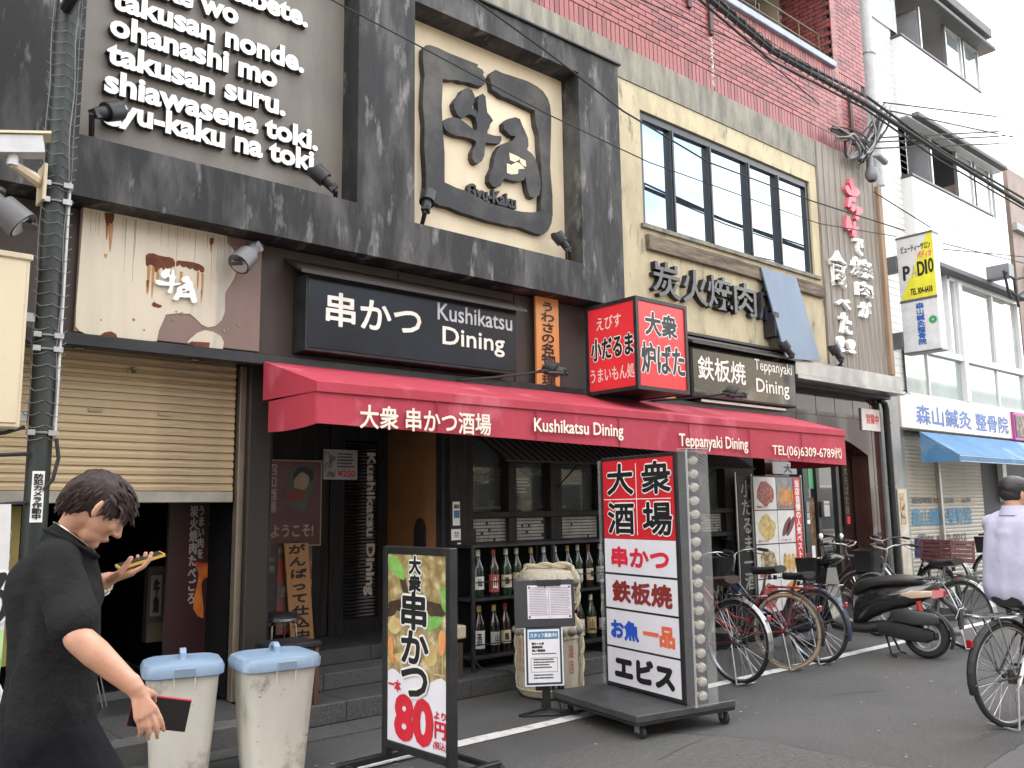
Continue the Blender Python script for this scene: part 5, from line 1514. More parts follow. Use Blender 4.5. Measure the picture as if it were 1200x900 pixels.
# ================================================================ bottle rack
rk = thing('bottle_rack', 'black two tier rack for sake bottles along the window wall', 'shelf', (5.9, 6.0, .145))
MB().rbox(4.66, 7.4, 5.97, 6.22, .72, .745, .004).build('shelf_board', BLACK, rk)
MB().rbox(4.66, 7.4, 5.97, 6.22, .24, .27, .004).build('shelf_board', BLACK, rk)
MB().rbox(4.66, 7.4, 5.97, 6.22, 1.17, 1.2, .004).build('shelf_board', BLACK, rk)
for x in (4.66, 5.6, 6.5, 7.37):
    MB().rbox(x, x + .03, 5.965, 5.995, .145, 1.17, .003).build('post', BLACK, rk)
    MB().rbox(x, x + .03, 6.2, 6.23, .145, 1.17, .003).build('post', BLACK, rk)
for z in (.36, .88):
    MB().tube([(4.68, 5.985, z), (7.38, 5.985, z)], .005, 6).build('guard_bar', BLACKM, rk)
MB().box(4.66, 7.4, 6.225, 6.24, .2, 1.17).build('back_panel', DARK, rk)
BG = [mat('green_bottle_glass', (.008, .026, .014), .08, coat=.15), mat('brown_bottle_glass', (.016, .009, .006), .08, coat=.15), mat('black_bottle_glass', (.006, .006, .007), .08, coat=.15), mat('clear_bottle_glass', (.05, .06, .06), .08, coat=.15), mat('blue_bottle_glass', (.01, .03, .07), .08, coat=.15)]
LBM = [mat('white_bottle_label', (.62, .6, .55), .5), mat('cream_bottle_label', (.52, .44, .3), .5), mat('red_bottle_label', (.3, .06, .045), .5), mat('grey_bottle_label', (.35, .36, .35), .5), mat('gold_bottle_label', (.42, .32, .14), .4)]
bm_ = MB().lathe([(0, .0), (.048, .0), (.052, .012), (.052, .23), (.046, .262), (.024, .32), (.0175, .345), (.016, .385), (.019, .387), (.019, .398), (.0, .398)], (0, 0, 0), 16)
cp_ = MB().lathe([(.018, .352), (.0195, .354), (.0195, .402), (.015, .406), (0, .406)], (0, 0, 0), 12)
wd = [('green', 0), ('brown', 1), ('black', 2), ('clear', 3), ('blue', 4)]
colw = ['white', 'cream', 'red', 'grey', 'gold']
bottles_d = {}
rr = random.Random(11)
row_i = 0
ordn = ['first', 'second', 'third', 'fourth', 'fifth', 'sixth', 'seventh', 'eighth', 'ninth', 'tenth', 'eleventh', 'twelfth', 'thirteenth', 'fourteenth', 'fifteenth', 'sixteenth', 'seventeenth', 'eighteenth']
up_b = [(0, 0), (1, 2), (0, 1), (0, 1), (2, 3), (3, 0), (0, 3), (2, 4), (0, 0), (1, 1), (0, 3), (2, 0), (0, 4), (1, 0), (4, 3), (2, 2), (0, 0)]
lo_b = [(2, 0), (2, 3), (1, 1), (1, 1), (2, 3), (4, 0), (0, 0), (2, 1), (1, 0), (0, 4), (2, 3), (2, 0), (0, 1), (4, 0), (1, 1), (1, 4), (2, 0)]
for tier, z, lst in (('upper', .745, up_b), ('lower', .27, lo_b)):
    for i, (g_, l_) in enumerate(lst):
        x = 4.8 + i * .152 + rr.uniform(-.012, .012)
        y = 6.06 + rr.uniform(-.01, .02)
        b = thing('sake_bottle', '%s %s glass bottle with %s label, %s from the left on the %s tier' % ('tall', wd[g_][0], colw[l_], ordn[i], tier), 'bottle', (x, y, z), group='bottles on the rack', world=False)
        if ('g', g_) not in bottles_d:
            bottles_d['g', g_] = bm_.data('glass_body', BG[g_])
            bottles_d['c', g_] = cp_.data('cap', mat('bottle_cap_%s' % wd[g_][0], ((.6, .55, .45), (.3, .05, .04), (.4, .3, .12), (.6, .6, .6), (.1, .1, .1))[g_], .4))
        place('glass_body', bottles_d['g', g_], b, (0, 0, 0))
        place('cap', bottles_d['c', g_], b, (0, 0, 0))
        kk = ('l', l_, rr.randrange(3))
        if kk not in bottles_d:
            h0, h1 = ((.05, .2), (.07, .18), (.04, .19))[kk[2]]
            lm = MB()
            for j in range(7):
                a0, a1 = -PI / 2 - 1.3 + j * .32, -PI / 2 - 1.3 + (j + 1) * .32
                lm.quad((.0527 * math.cos(a0), .0527 * math.sin(a0), h0), (.0527 * math.cos(a1), .0527 * math.sin(a1), h0), (.0527 * math.cos(a1), .0527 * math.sin(a1), h1), (.0527 * math.cos(a0), .0527 * math.sin(a0), h1))
            fo_ = (Vector((-.012, -.0545, 0)), Vector((.97, -.2, 0)).normalized(), Vector((0, 0, 1)))
            s0 = len(lm.f)
            text_into(lm, '酒仙鶴月山'[(l_ + kk[2]) % 5], (-.02, .02, h0 + .03, h1 - .02), -.002, fo_, mi=1, bold=.001)
            bottles_d[kk] = lm.data('label', [LBM[l_], INK if l_ != 2 else WHITE])
        place('label', bottles_d[kk], b, (0, 0, 0), rot=(0, 0, rr.uniform(-.5, .2)))
# lamp and cable by the 80 yen sign
gl = thing('garden_lamp', 'small cream lamp on a brown post beside the bottle rack', 'lamp', (4.445, 5.9, .145))
lx = (4.447)
MB().rbox(lx - .035, lx + .035, 5.87, 5.93, .145, .42, .004).build('post', mat('brown_post', (.06, .04, .03), .6), gl)
MB().rbox(lx - .06, lx + .05, 5.84, 5.96, 0.456, 0.511 + .05, .01).build('lamp_shade', mat('cream_lamp', (.55, .48, .36), .5), gl)
cb2 = thing('ground_cable', 'thin black cable trailing from the rack over the step to the menu stand', 'cable', (4.9, 5.5, 0))
pts = [(4.62, 5.93, .35), (4.68, 5.9, .2), (4.82, 5.85, .16), (4.9, 5.77, .155), (4.93, 5.74, .08), (4.95, 5.68, .012), (5.1, 5.5, .01), (4.95, 5.25, .01), (4.75, 5.0, .01), (4.62, 4.85, .01), (4.8, 4.8, .01), (5.0, 4.75, .012), (5.3, 4.7, .012)]
sm_ = []
for i in range(len(pts) - 1):
    p0, p1, p2, p3 = [Vector(pts[max(0, min(len(pts) - 1, i + k))]) for k in (-1, 0, 1, 2)]
    for j in range(5):
        t = j / 5
        sm_.append(.5 * ((2 * p1) + (p2 - p0) * t + (2 * p0 - 5 * p1 + 4 * p2 - p3) * t * t + (3 * p1 - p0 - 3 * p2 + p3) * t ** 3))
MB().tube(sm_, .006, 6).build('cable', RUBBER, cb2)

# ================================================================ straw-wrapped sake barrels
STR = mat('straw_matting', (.54, .50, .41), .85, c2=(.43, .39, .31), scale=9, detail=6, stretch=(8, 8, .6), bump=.4, bscale=60, spots=(.3, .28, .22), sscale=3)
ROPE = mat('straw_rope', (.56, .50, .35), .85, c2=(.42, .36, .24), scale=30, bump=.5, bscale=80)


def barrel(label, c, r, h, rz, txt=True):
    t = thing('sake_barrel', label, 'barrel', c, rz=rz, group='straw wrapped sake barrels', world=False)
    MB().lathe([(0, .015), (r * .86, .015), (r * .97, .05), (r, .12), (r, h - .14), (r * .97, h - .06), (r * .88, h - .015), (r * .6, h), (0, h)], (0, 0, 0), 36).build('straw_body', STR, t)
    dk = MB()
    for i in range(16):
        a = 2 * PI * i / 16
        dk.ball((r * .985 * math.cos(a), r * .985 * math.sin(a), h - .10), (.045, .045, .035), 8, 6)
    tag(dk.build('dark_cloud_print', mat('faded_black_print', (.14, .13, .115), .8, c2=(.25, .23, .2), scale=6), t), kind='stuff')
    for z in (.075, h - .15):
        rp_ = []
        MB().tube([((r + .004) * math.cos(2 * PI * k / 40), (r + .004) * math.sin(2 * PI * k / 40), z) for k in range(40)], .007, 6, closed=True).build('hoop_cord', ROPE, t)
    def twist(path, name):
        path = [Vector(p) for p in path]
        for ph in (0, PI):
            mb = MB()
            q = []
            L = 0
            for i in range(len(path) - 1):
                for s_ in range(5):
                    f_ = s_ / 5
                    p = path[i].lerp(path[i + 1], f_)
                    d = (path[i + 1] - path[i]).normalized()
                    e = d.orthogonal().normalized()
                    g_ = d.cross(e)
                    L += (path[i + 1] - path[i]).length / 5
                    w = ph + L / .05
                    q.append(p + (e * math.cos(w) + g_ * math.sin(w)) * .013)
            mb.tube(q, .016, 6).build(name, ROPE, t)
    for a in (-.35, 2.79):                                  # thick ropes down two sides
        ra_ = lambda rr_, z: (rr_ * math.cos(a), rr_ * math.sin(a), z)
        twist([ra_(r * .55, h + .02), ra_(r * .86, h + .015), ra_(r * 1.0, h - .05), ra_(r * 1.06, h - .14), ra_(r * 1.06, h * .55), ra_(r * 1.05, .13), ra_(r * .98, .05), ra_(r * .9, .02)], 'twisted_rope')
    twist([(r * .8 * math.cos(2.79), r * .8 * math.sin(2.79), h + .012), (0, -.02, h + .03), (r * .6, -.1, h + .035), (r * .85 * math.cos(-.35), r * .85 * math.sin(-.35), h + .02)], 'top_rope')
    if txt:
        def wrap(mb, s_, a0, a1, z0, z1, **k):
            tmp = MB()
            text_into(tmp, s_, (a0, a1, z0, z1), 0, **k)
            mb.add([((r + .004) * math.cos(p[0]), (r + .004) * math.sin(p[0]), p[2]) for p in tmp.v], tmp.f)
            return mb
        wrap(MB(), '盛', -PI / 2 - .42, -PI / 2 + .42, .09, .40, bold=.02).build('black_character', INK, t)
        rm_ = MB()
        for i, ch in enumerate('灘酒'):
            wrap(rm_, ch, -PI / 2 + .62, -PI / 2 + .84, .32 - i * .12, .42 - i * .12)
        for i, ch in enumerate('清酒純米'):
            wrap(rm_, ch, -PI / 2 - .95, -PI / 2 - .78, .40 - i * .065, .455 - i * .065)
            wrap(rm_, ch, -PI / 2 - 1.16, -PI / 2 - 1.0, .40 - i * .065, .455 - i * .065)
        rm_.build('red_print', mat('faded_red_print', (.5, .12, .07), .7), t)
    return t


bcx, bcy = 5.02, 5.42
barrel('lower sake barrel wrapped in pale straw with one large black character', (bcx, bcy, 0), .262, .62, -.74)
barrel('upper sake barrel with thick twisted rope, behind the clipped menu', (bcx + .015, bcy, .665), .240, .34, -.8, False)

# ================================================================ menu stand
ms_ = thing('menu_stand', 'black music stand holding a clipped menu and a staff wanted notice', 'stand', (4.58, 4.98, 0), rz=math.radians(-34), world=False)
MB().tube([(0, 0, .02), (0, 0, .95)], .012, 8).rbox(-.03, .03, -.012, .012, .02, .42, .003).build('upright', BLACKM, ms_)
MB().tube([(-.22, -.12, .012), (0, 0, .03), (.22, -.12, .012)], .01, 7).tube([(0, 0, .03), (0, .22, .012)], .01, 7).tube([(-.2, -.14, .012), (.2, -.14, .012)], .007, 6).build('foot', BLACKM, ms_)
bk = MB().rbox(-.235, .225, -.012, .0, 0, .345, .004)
bk.xform(Matrix.Translation((0, -.03, .62)) @ Matrix.Rotation(-.12, 4, 'X'))
bk.build('menu_board', mat('dark_grey_board', (.03, .032, .035), .5), ms_)
pp_ = MB().rbox(-.135, .2, -.0155, -.0125, .06, .305, .001)
MT = Matrix.Translation((0, -.03, .62)) @ Matrix.Rotation(-.12, 4, 'X')
pp_.xform(MT)
pp_.build('menu_sheet', mat('lilac_white_paper', (.66, .63, .68), .6), ms_)
sc1 = MB(); scrawl(sc1, -.12, .02, .08, .29, -.0165, 17, seed=8, h=.5, gap=.1); scrawl(sc1, .04, .19, .08, .29, -.0165, 17, seed=9, h=.5, gap=.1); sc1.box(.025, .028, -.0168, -.016, .07, .3); sc1.xform(MT); sc1.build('handwriting', mat('grey_ink', (.25, .22, .28), .6), ms_)
cl_ = MB().rbox(-.06, .12, -.03, -.012, .3, .345, .004); cl_.xform(MT); cl_.build('clip', BLACKM, ms_)
for x, z in ((-.12, .29), (.185, .29), (-.12, .075), (.185, .075)):
    pn = MB().lathe([(0, .004), (.007, .004), (.008, 0)], (0, 0, 0), 10)
    pn.xform(MT @ Matrix.Translation((x, -.0155, z)) @ Matrix.Rotation(PI / 2, 4, 'X'))
    pn.build('pin', mat('navy_pin', (.03, .05, .12), .4), ms_)
MT2 = Matrix.Translation((-.02, -.05, .20)) @ Matrix.Rotation(-.06, 4, 'X')
for nm, r_, y0, y1, mm in (('notice_frame', (-.145, .145, 0, .43), -.006, .004, WHITE), ('notice_border', (-.135, .135, .01, .42), -.008, -.0065, mat('navy_border', (.03, .05, .1), .4)), ('notice_sheet', (-.12, .12, .025, .405), -.010, -.0085, WHITEP), ('notice_heading', (-.11, .11, .335, .39), -.0115, -.0105, mat('steel_blue_print', (.06, .22, .4), .5))):
    q_ = MB().box(r_[0], r_[1], y0, y1, r_[2], r_[3]); q_.xform(MT2); q_.build(nm, mm, ms_)
h1 = MB(); text_into(h1, 'スタッフ募集中!!', (-.1, .1, .347, .378), -.0125, bold=.001); h1.xform(MT2); h1.build('heading_lettering', WHITE, ms_)
h2 = MB(); text_into(h2, '要ホール係', (-.09, .0, .295, .312), -.0115, bold=.001); text_into(h2, '調理補助', (-.09, -.01, .27, .287), -.0115, bold=.001); text_into(h2, '洗い場補助', (-.09, .01, .245, .262), -.0115, bold=.001)
scrawl(h2, -.09, .1, .22, .235, -.0115, 1, seed=2, gap=.05); scrawl(h2, -.08, .08, .12, .195, -.0115, 4, seed=3, gap=.3); scrawl(h2, -.08, .09, .045, .085, -.0115, 2, seed=6, gap=.2)
for a in ((-.1, .1, .2, .202), (-.1, .1, .1, .102), (-.1, -.098, .1, .2), (.098, .1, .1, .2)):
    h2.box(a[0], a[1], -.0118, -.0112, a[2], a[3])
h2.xform(MT2); h2.build('notice_print', INK, ms_)


# ================================================================ lit tower sign on its trolley
TRZ = math.atan2(3.92 - 4.79, 4.88 - 5.03)
tw_ = thing('tower_sign', 'tall menu tower with a red top and a row of bulbs on a wheeled base', 'sign', (5.03, 4.79, 0), rz=TRZ, world=False)
Wd, Zb, Zt, Th = .885, .17, 1.885, .20
MB().rbox(-.06, .93, -.46, .42, .115, .165, .006).build('trolley_board', mat('dark_grey_trolley', (.035, .038, .042), .5, c2=(.06, .06, .062), scale=8), tw_)
MB().rbox(-.055, .925, -.455, .415, .095, .114, .003).build('trolley_frame', BLACKM, tw_)
for x, y in ((0.02, -.38), (.85, -.38), (.02, .36), (.85, .36)):
    c_ = MB().lathe([(0, 0), (.012, 0)], (x, y, .05), 6)
    MB().tube([(x + .02, y - .014, .042), (x + .02, y + .014, .042)], .042, 16).build('castor_wheel', RUBBER, tw_)
    MB().rbox(x - .02, x + .03, y - .024, y - .017, .04, .095, .002).rbox(x - .02, x + .03, y + .017, y + .024, .04, .095, .002).rbox(x - .03, x + .03, y - .026, y + .026, .085, .096, .002).build('castor_fork', GALV, tw_)
MB().rbox(-.0, Wd, 0, Th, Zb, Zt, .006).build('case', BLACKM, tw_)
PIN = mat('poster_red', (.58, .025, .035), .3, c2=(.52, .02, .03))
WPN = mat('poster_white', (.70, .70, .76), .3, c2=(.66, .66, .73))
zs = [Zb + .03, .46, .74, 1.0, 1.265, Zt - .03]
l_, r_ = .03, Wd - .035
MB().box(l_, r_, -.004, 0, zs[4], zs[5]).build('red_panel', PIN, tw_)
for i in range(4):
    MB().box(l_, r_, -.004, 0, zs[i] + (.010 if i else 0), zs[i + 1] - (.002 if i == 3 else .006)).build('white_panel', WPN, tw_)
cr_ = MB().box(l_ + .01, r_ - .03, -.006, -.0045, (zs[4] + zs[5]) / 2 - .003, (zs[4] + zs[5]) / 2 + .003).box((l_ + r_) / 2 - .003, (l_ + r_) / 2 + .003, -.0065, -.0048, zs[4] + .03, zs[5] - .03)
cr_.build('cross_line', WHITE, tw_)
hm = (zs[4] + zs[5]) / 2
for ch, a, b in (('大', 0, 1), ('衆', 1, 1), ('酒', 0, 0), ('場', 1, 0)):
    x0 = l_ + .055 + a * .42
    z0 = (hm + .03 if b else zs[4] + .03)
    outlined('lettering', tw_, ch, (x0 + .01, x0 + .32, z0 + .01, z0 + .235), -.008, INK, WHITE, b0=.017, b1=.007)
lettering('lettering', tw_, '串かつ', (.12, .77, 1.06, 1.20), -.006, mat('crimson_print', (.68, .03, .06), .4), bold=.008)
lettering('lettering', tw_, '鉄板焼', (.12, .79, .80, .95), -.006, mat('maroon_print', (.25, .03, .025), .4), bold=.008)
lettering('lettering', tw_, 'お魚', (.09, .41, .53, .66), -.006, mat('blue_print', (.02, .09, .55), .4), bold=.008)
lettering('lettering', tw_, '一品', (.47, .80, .53, .66), -.006, mat('orange_red_print', (.8, .16, .07), .4), bold=.008)
lettering('lettering', tw_, 'エビス', (.13, .78, .25, .40), -.006, INK, bold=.013)
ac = glass('clear_acrylic', (.85, .88, .9), .05, .06)
ac.node_tree.nodes['Principled BSDF'].inputs['Coat Weight'].default_value = 0
ac.node_tree.nodes['Principled BSDF'].inputs['Specular IOR Level'].default_value = .25
bp_ = MB().rbox(Wd + .001, Wd + .012, .0, Th, Zb, Zt, .002)
bp_.build('bulb_board', BLACK, tw_)
BULB = mat('clear_bulb', (.75, .73, .66), .08, coat=1)
BC = mat('bulb_socket', (.5, .4, .25), .4, metal=.3)
bl1 = MB().ball((.05, 0, 0), (.036, .033, .033), 12, 8).data('bulb', glass('bulb_glass', (.6, .58, .5), .03, .4))
bl2 = MB().cyl((0, 0, 0), (.025, 0, 0), .018, .014, 10).data('socket', BC)
for side in (1, -1):
    for i in range(18):
        z = Zb + .06 + i * .0935
        if side == 1:
            place('bulb', bl1, tw_, (Wd + .012, Th / 2, z)); place('socket', bl2, tw_, (Wd + .012, Th / 2, z))
MB().rbox(Wd + .012, Wd + .11, .002, .006, Zb, Zt + .01, .001).rbox(Wd + .106, Wd + .11, .006, Th - .006, Zb, Zt + .01, .001).rbox(Wd + .012, Wd + .11, Th - .006, Th - .002, Zb, Zt + .01, .001).build('acrylic_cover', ac, tw_)
MB().rbox(-.03, -.026, -.01, Th + .01, Zb, Zt - .02, .001).rbox(-.026, 0, -.01, -.006, Zb, Zt - .02, .001).build('acrylic_cover', ac, tw_)
MB().rbox(Wd + .098, Wd + .116, -.002, .002, Zb, Zt + .01, .001).rbox(Wd + .012, Wd + .116, -.002, Th, Zt + .01, Zt + .016, .001).build('acrylic_edge', mat('acrylic_edge_grey', (.4, .42, .43), .3), tw_)

# ================================================================ 80 yen sign
YRZ = math.atan2(4.012 - 4.664, 2.992 - 2.963)
ye = thing('standing_price_sign', 'black framed standing sign with skewer food photo and a big red 80', 'sign', (2.963, 4.664, 0), rz=YRZ, world=False)
Wd, Zb, Zt = .655, .13, 1.285
fr4 = MB().rbox(0, .045, -.02, .035, .05, Zt, .005)
fr4.build('frame_post', BLACKM, ye)
MB().rbox(Wd - .045, Wd, -.02, .035, .05, Zt, .005).build('frame_post', BLACKM, ye)
MB().rbox(.045, Wd - .045, -.02, .035, Zt - .045, Zt, .005).build('frame_rail', BLACKM, ye)
MB().rbox(.045, Wd - .045, -.02, .035, Zb - .02, Zb + .025, .005).build('frame_rail', BLACKM, ye)
for x in (.022, Wd - .022):
    MB().rbox(x - .02, x + .02, -.34, .36, .035, .075, .006).build('foot_runner', BLACKM, ye)
    for y in (-.34, .36):
        MB().ball((x, y, .03), (.03, .03, .03), 10, 7).build('foot_cap', RUBBER, ye)
MB().rbox(.042, Wd - .042, -.30, -.27, .035, .065, .004).build('cross_bar', BLACKM, ye)
MB().rbox(.042, Wd - .042, .29, .32, .035, .065, .004).build('cross_bar', BLACKM, ye)
MB().rbox(.045, Wd - .045, -.008, .02, Zb + .025, Zt - .045, .002).build('panel', WPN, ye)
fx0, fx1, fz0, fz1 = .046, Wd - .046, .56, Zt - .046
pn = MB()
def blob(mb, cx, cz, rx, rz_, y, mi=0, n=14, jag=.12, seed=1, rot=0.):
    r9 = random.Random(seed)
    pts = []
    for k in range(n):
        t = 2 * PI * k / n
        j = 1 + r9.uniform(-jag, jag)
        a, b = rx * math.cos(t) * j, rz_ * math.sin(t) * j
        a, b = a * math.cos(rot) - b * math.sin(rot), a * math.sin(rot) + b * math.cos(rot)
        pts.append((min(max(cx + a, fx0), fx1), y, min(max(cz + b, fz0), fz1)))
    mb.add(pts, [tuple(range(n))], mi)
FB = mat('golden_broth_print', (.22, .15, .055), .4, c2=(.42, .35, .18), scale=14, detail=9, lo=.4, hi=.62, spots=(.6, .5, .33), sscale=14)
top_edge = [(fx0 + (fx1 - fx0) * k / 12, -.0095, fz0 + .02 * math.sin(k * 1.3) - .01) for k in range(13)]
MB().add(top_edge + [(fx1, -.0095, fz1), (fx0, -.0095, fz1)], [tuple(range(15))]).build('food_photo', FB, ye)
lay = (('dark_pan_print', mat('dark_pan_print', (.035, .025, .02), .4, c2=(.08, .05, .03), scale=8), [(.34, .94, .34, .045, 0, 3), (.2, 1.08, .03, .10, .5, 5), (.08, .9, .06, .03, .3, 6)]),
       ('leaf_print', mat('leek_green_print', (.10, .34, .05), .4, c2=(.26, .46, .13), scale=20), [(.13, 1.16, .11, .05, -.5, 7), (.09, 1.2, .05, .03, .2, 8), (.49, .86, .09, .035, .4, 9), (.59, 1.0, .03, .07, .1, 10), (.42, .9, .06, .02, -.4, 11)]),
       ('potato_print', mat('potato_print', (.6, .48, .22), .4, c2=(.45, .32, .12), scale=12), [(.12, .82, .07, .05, 0, 12), (.47, .68, .06, .06, 0, 13), (.2, .64, .08, .03, 0, 14), (.3, .76, .05, .08, .2, 15)]),
       ('shrimp_print', mat('shrimp_print', (.7, .2, .06), .4, c2=(.6, .35, .15), scale=15), [(.08, .70, .03, .06, .1, 16), (.1, .63, .02, .03, .1, 18), (.57, .76, .035, .07, -.1, 17)]))
for i, (nm, mm, bl_) in enumerate(lay):
    mb = MB()
    for j, (cx, cz, rx, rz_, ro, sd) in enumerate(bl_):
        blob(mb, cx, cz, rx, rz_, -.0105 - i * .0006 - j * .0001, seed=sd, rot=ro)
    tag(mb.build(nm, mm, ye), kind='stuff')
mb = MB().box(.575, .581, -.0138, -.0132, .58, .72).box(.50, .6, -.0138, -.0132, .582, .588)
tag(mb.build('skewer_print', mat('skewer_print', (.6, .5, .3), .5), ye), kind='stuff')
WK = WHITE
for s_, r in (('大', (.27, .38, 1.13, 1.23)), ('衆', (.27, .38, 1.03, 1.12)), ('串', (.20, .43, .815, 1.02)), ('か', (.20, .45, .625, .80)), ('つ', (.20, .44, .44, .595))):
    b0 = .014 if s_ in '大衆' else .020
    outlined('lettering', ye, s_, r, -.016, INK, WK, b0=b0, b1=b0 * .38)
REDP = mat('price_red', (.62, .02, .04), .4)
lettering('price', ye, '80', (.135, .475, .19, .42), -.011, REDP, bold=.018)
mb = MB(); text_into(mb, '一', (.06, .115, .475, .483), -.011, bold=.002); text_into(mb, '本', (.12, .18, .445, .505), -.011, bold=.003); text_into(mb, 'より', (.50, .60, .345, .385), -.011, bold=.002); text_into(mb, '円', (.505, .60, .245, .33), -.011, bold=.004); text_into(mb, '(税込)', (.49, .608, .18, .225), -.011, bold=.001)
mb.build('small_lettering', REDP, ye)

# ================================================================ litter bins
BINB = mat('dirty_grey_white_plastic', (.64, .615, .55), .5, c2=(.52, .49, .43), scale=2.5, detail=10, stretch=(1, 1, .7), lo=.4, hi=.72, spots=(.27, .24, .2), sscale=5)
LIDB = mat('pale_blue_plastic', (.24, .34, .46), .4, c2=(.19, .27, .38), scale=3, detail=8, spots=(.33, .44, .6), sscale=6)


def rrect(w, d, r, z, n=5):
    p = []
    for cx, cy, a in ((w / 2 - r, d / 2 - r, 0), (-w / 2 + r, d / 2 - r, PI / 2), (-w / 2 + r, -d / 2 + r, PI), (w / 2 - r, -d / 2 + r, 1.5 * PI)):
        p += [(cx + r * math.cos(a + k * PI / 2 / n), cy + r * math.sin(a + k * PI / 2 / n), z) for k in range(n + 1)]
    return p


def loft(mb, rings, mi=0, cap0=True, cap1=True, sm=True):
    n = len(rings[0])
    vs = [q for r in rings for q in r]
    fs = []
    for i in range(len(rings) - 1):
        fs += [(i * n + j, i * n + (j + 1) % n, (i + 1) * n + (j + 1) % n, (i + 1) * n + j) for j in range(n)]
    if cap0: fs.append(tuple(range(n - 1, -1, -1)))
    if cap1: fs.append(tuple((len(rings) - 1) * n + j for j in range(n)))
    return mb.add(vs, fs, mi, sm)


def make_bin(label, loc, rz, h=.70, w=.43):
    t = thing('litter_bin', label, 'bin', loc, rz=rz, group='pale blue lidded bins', world=False)
    hb = h - .09
    d = w * .9
    b = loft(MB(), [rrect(w * .72, d * .72, .05, 0), rrect(w * .75, d * .75, .055, .03), rrect(w * .97, d * .97, .07, hb), rrect(w * 1.0, d * 1.0, .07, hb + .012)])
    b.build('bin_body', BINB, t)
    rb_ = loft(MB(), [rrect(w * .945, d * .945, .068, hb - .1), rrect(w * .985, d * .985, .07, hb - .098), rrect(w * .99, d * .99, .07, hb - .085), rrect(w * .955, d * .955, .068, hb - .082)], cap0=False, cap1=False)
    l_ = loft(MB(), [rrect(w * 1.02, d * 1.02, .08, hb - .028), rrect(w * 1.09, d * 1.09, .09, hb - .02), rrect(w * 1.1, d * 1.1, .09, hb + .02), rrect(w * 1.04, d * 1.04, .085, hb + .045), rrect(w * .9, d * .9, .08, hb + .056), rrect(w * .5, d * .5, .06, hb + .062)])
    l_.build('lid', LIDB, t)
    ap = [(0, -.055, hb + .055), (0, -.05, hb + .09), (0, -.02, hb + .112), (0, .02, hb + .112), (0, .05, hb + .09), (0, .055, hb + .055)]
    hd = MB()
    for (a, b_) in zip(ap, ap[1:]):
        for s0, s1 in ((0, 0),):
            hd.add([(-.016, a[1], a[2]), (.016, a[1], a[2]), (.016, b_[1], b_[2]), (-.016, b_[1], b_[2]), (-.016, a[1] * .72, hb + .05 + (a[2] - hb - .05) * .72), (.016, a[1] * .72, hb + .05 + (a[2] - hb - .05) * .72), (.016, b_[1] * .72, hb + .05 + (b_[2] - hb - .05) * .72), (-.016, b_[1] * .72, hb + .05 + (b_[2] - hb - .05) * .72)],
                   [(0, 1, 2, 3), (7, 6, 5, 4), (0, 3, 7, 4), (1, 5, 6, 2)])
    hd.build('lid_handle', LIDB, t)
    y = -d * .55
    MB().rbox(-.055, .055, y - .006, y + .004, hb - .022, hb + .03, .004).build('label_recess', mat('smoke_blue_plastic', (.2, .27, .36), .3), t)
    MB().tube([(-.055, y + .004, hb - .02), (-.055, y + .018, hb - .09)], .004, 5).tube([(.055, y + .004, hb - .02), (.055, y + .018, hb - .09)], .004, 5).build('latch', BINB, t)
    sc = MB()
    r9 = random.Random(hash(label) % 97)
    for _ in range(16):
        x, z = r9.uniform(-w * .35, w * .35), r9.uniform(.12, hb - .12)
        yy_ = -(d * (.72 + .25 * z / hb)) / 2 - .0012
        a = r9.uniform(.004, .012)
        sc.add([(x - a, yy_, z), (x + a * .6, yy_, z + a * .3), (x + a, yy_, z + a), (x - a * .5, yy_, z + a * .7)], [(0, 1, 2, 3)])
    tag(sc.build('scuff_marks', mat('scuff', (.2, .17, .14), .8), t), kind='stuff')
    return t


make_bin('left of the two grey white bins, pale blue lid with an upright grip', (1.93, 5.18, 0), -.28, .71, .40)
make_bin('right and larger of the two grey white bins with pale blue lids', (2.40, 4.98, 0), -.10, .715, .425)

# ================================================================ menu banner, curtain, plates on the right
mbn = thing('food_menu_banner', 'tall photo menu banner of fried dishes with a red ribbon of characters on its right', 'banner', (9.85, 6.2, .1))
bx0, bx1, bz0, bz1 = 9.125, 10.219, .22, 1.86
MB().rbox(bx0, bx1, 6.18, 6.19, bz0, bz1, .002).build('sheet', mat('banner_black_sheet', (.03, .03, .035), .3), mbn)
MB().rbox(bx1 - .01, bx1 + .02, 6.185, 6.21, .1, bz1 + .02, .003).build('banner_pole', ALU, mbn)
MB().rbox(bx0 - .01, bx0 + .015, 6.185, 6.21, .1, bz1 + .02, .003).build('banner_pole', ALU, mbn)
pw_ = (bx1 - bx0 - .2) / 2 + .03
dish = [mat('raw_meat_print', (.38, .07, .06), .4, c2=(.2, .03, .03), scale=25, lo=.42, hi=.58, spots=(.55, .4, .35), sscale=30), mat('fried_print', (.62, .3, .07), .4, c2=(.42, .16, .04), scale=22, lo=.42, hi=.58),
        mat('noodle_print', (.6, .47, .18), .4, c2=(.42, .3, .1), scale=24, lo=.42, hi=.58), mat('sausage_print', (.14, .04, .045), .4, c2=(.08, .02, .03), scale=10),
        mat('wrap_print', (.5, .5, .3), .4, c2=(.2, .1, .05), scale=13, lo=.42, hi=.58), mat('gyoza_print', (.62, .4, .14), .4, c2=(.35, .18, .05), scale=15, lo=.42, hi=.58)]
PLW = mat('photo_plate_white', (.72, .71, .7), .4, c2=(.6, .6, .58), scale=6)
fx0, fx1, fz0, fz1 = bx0, bx1, bz0, bz1
k = 0
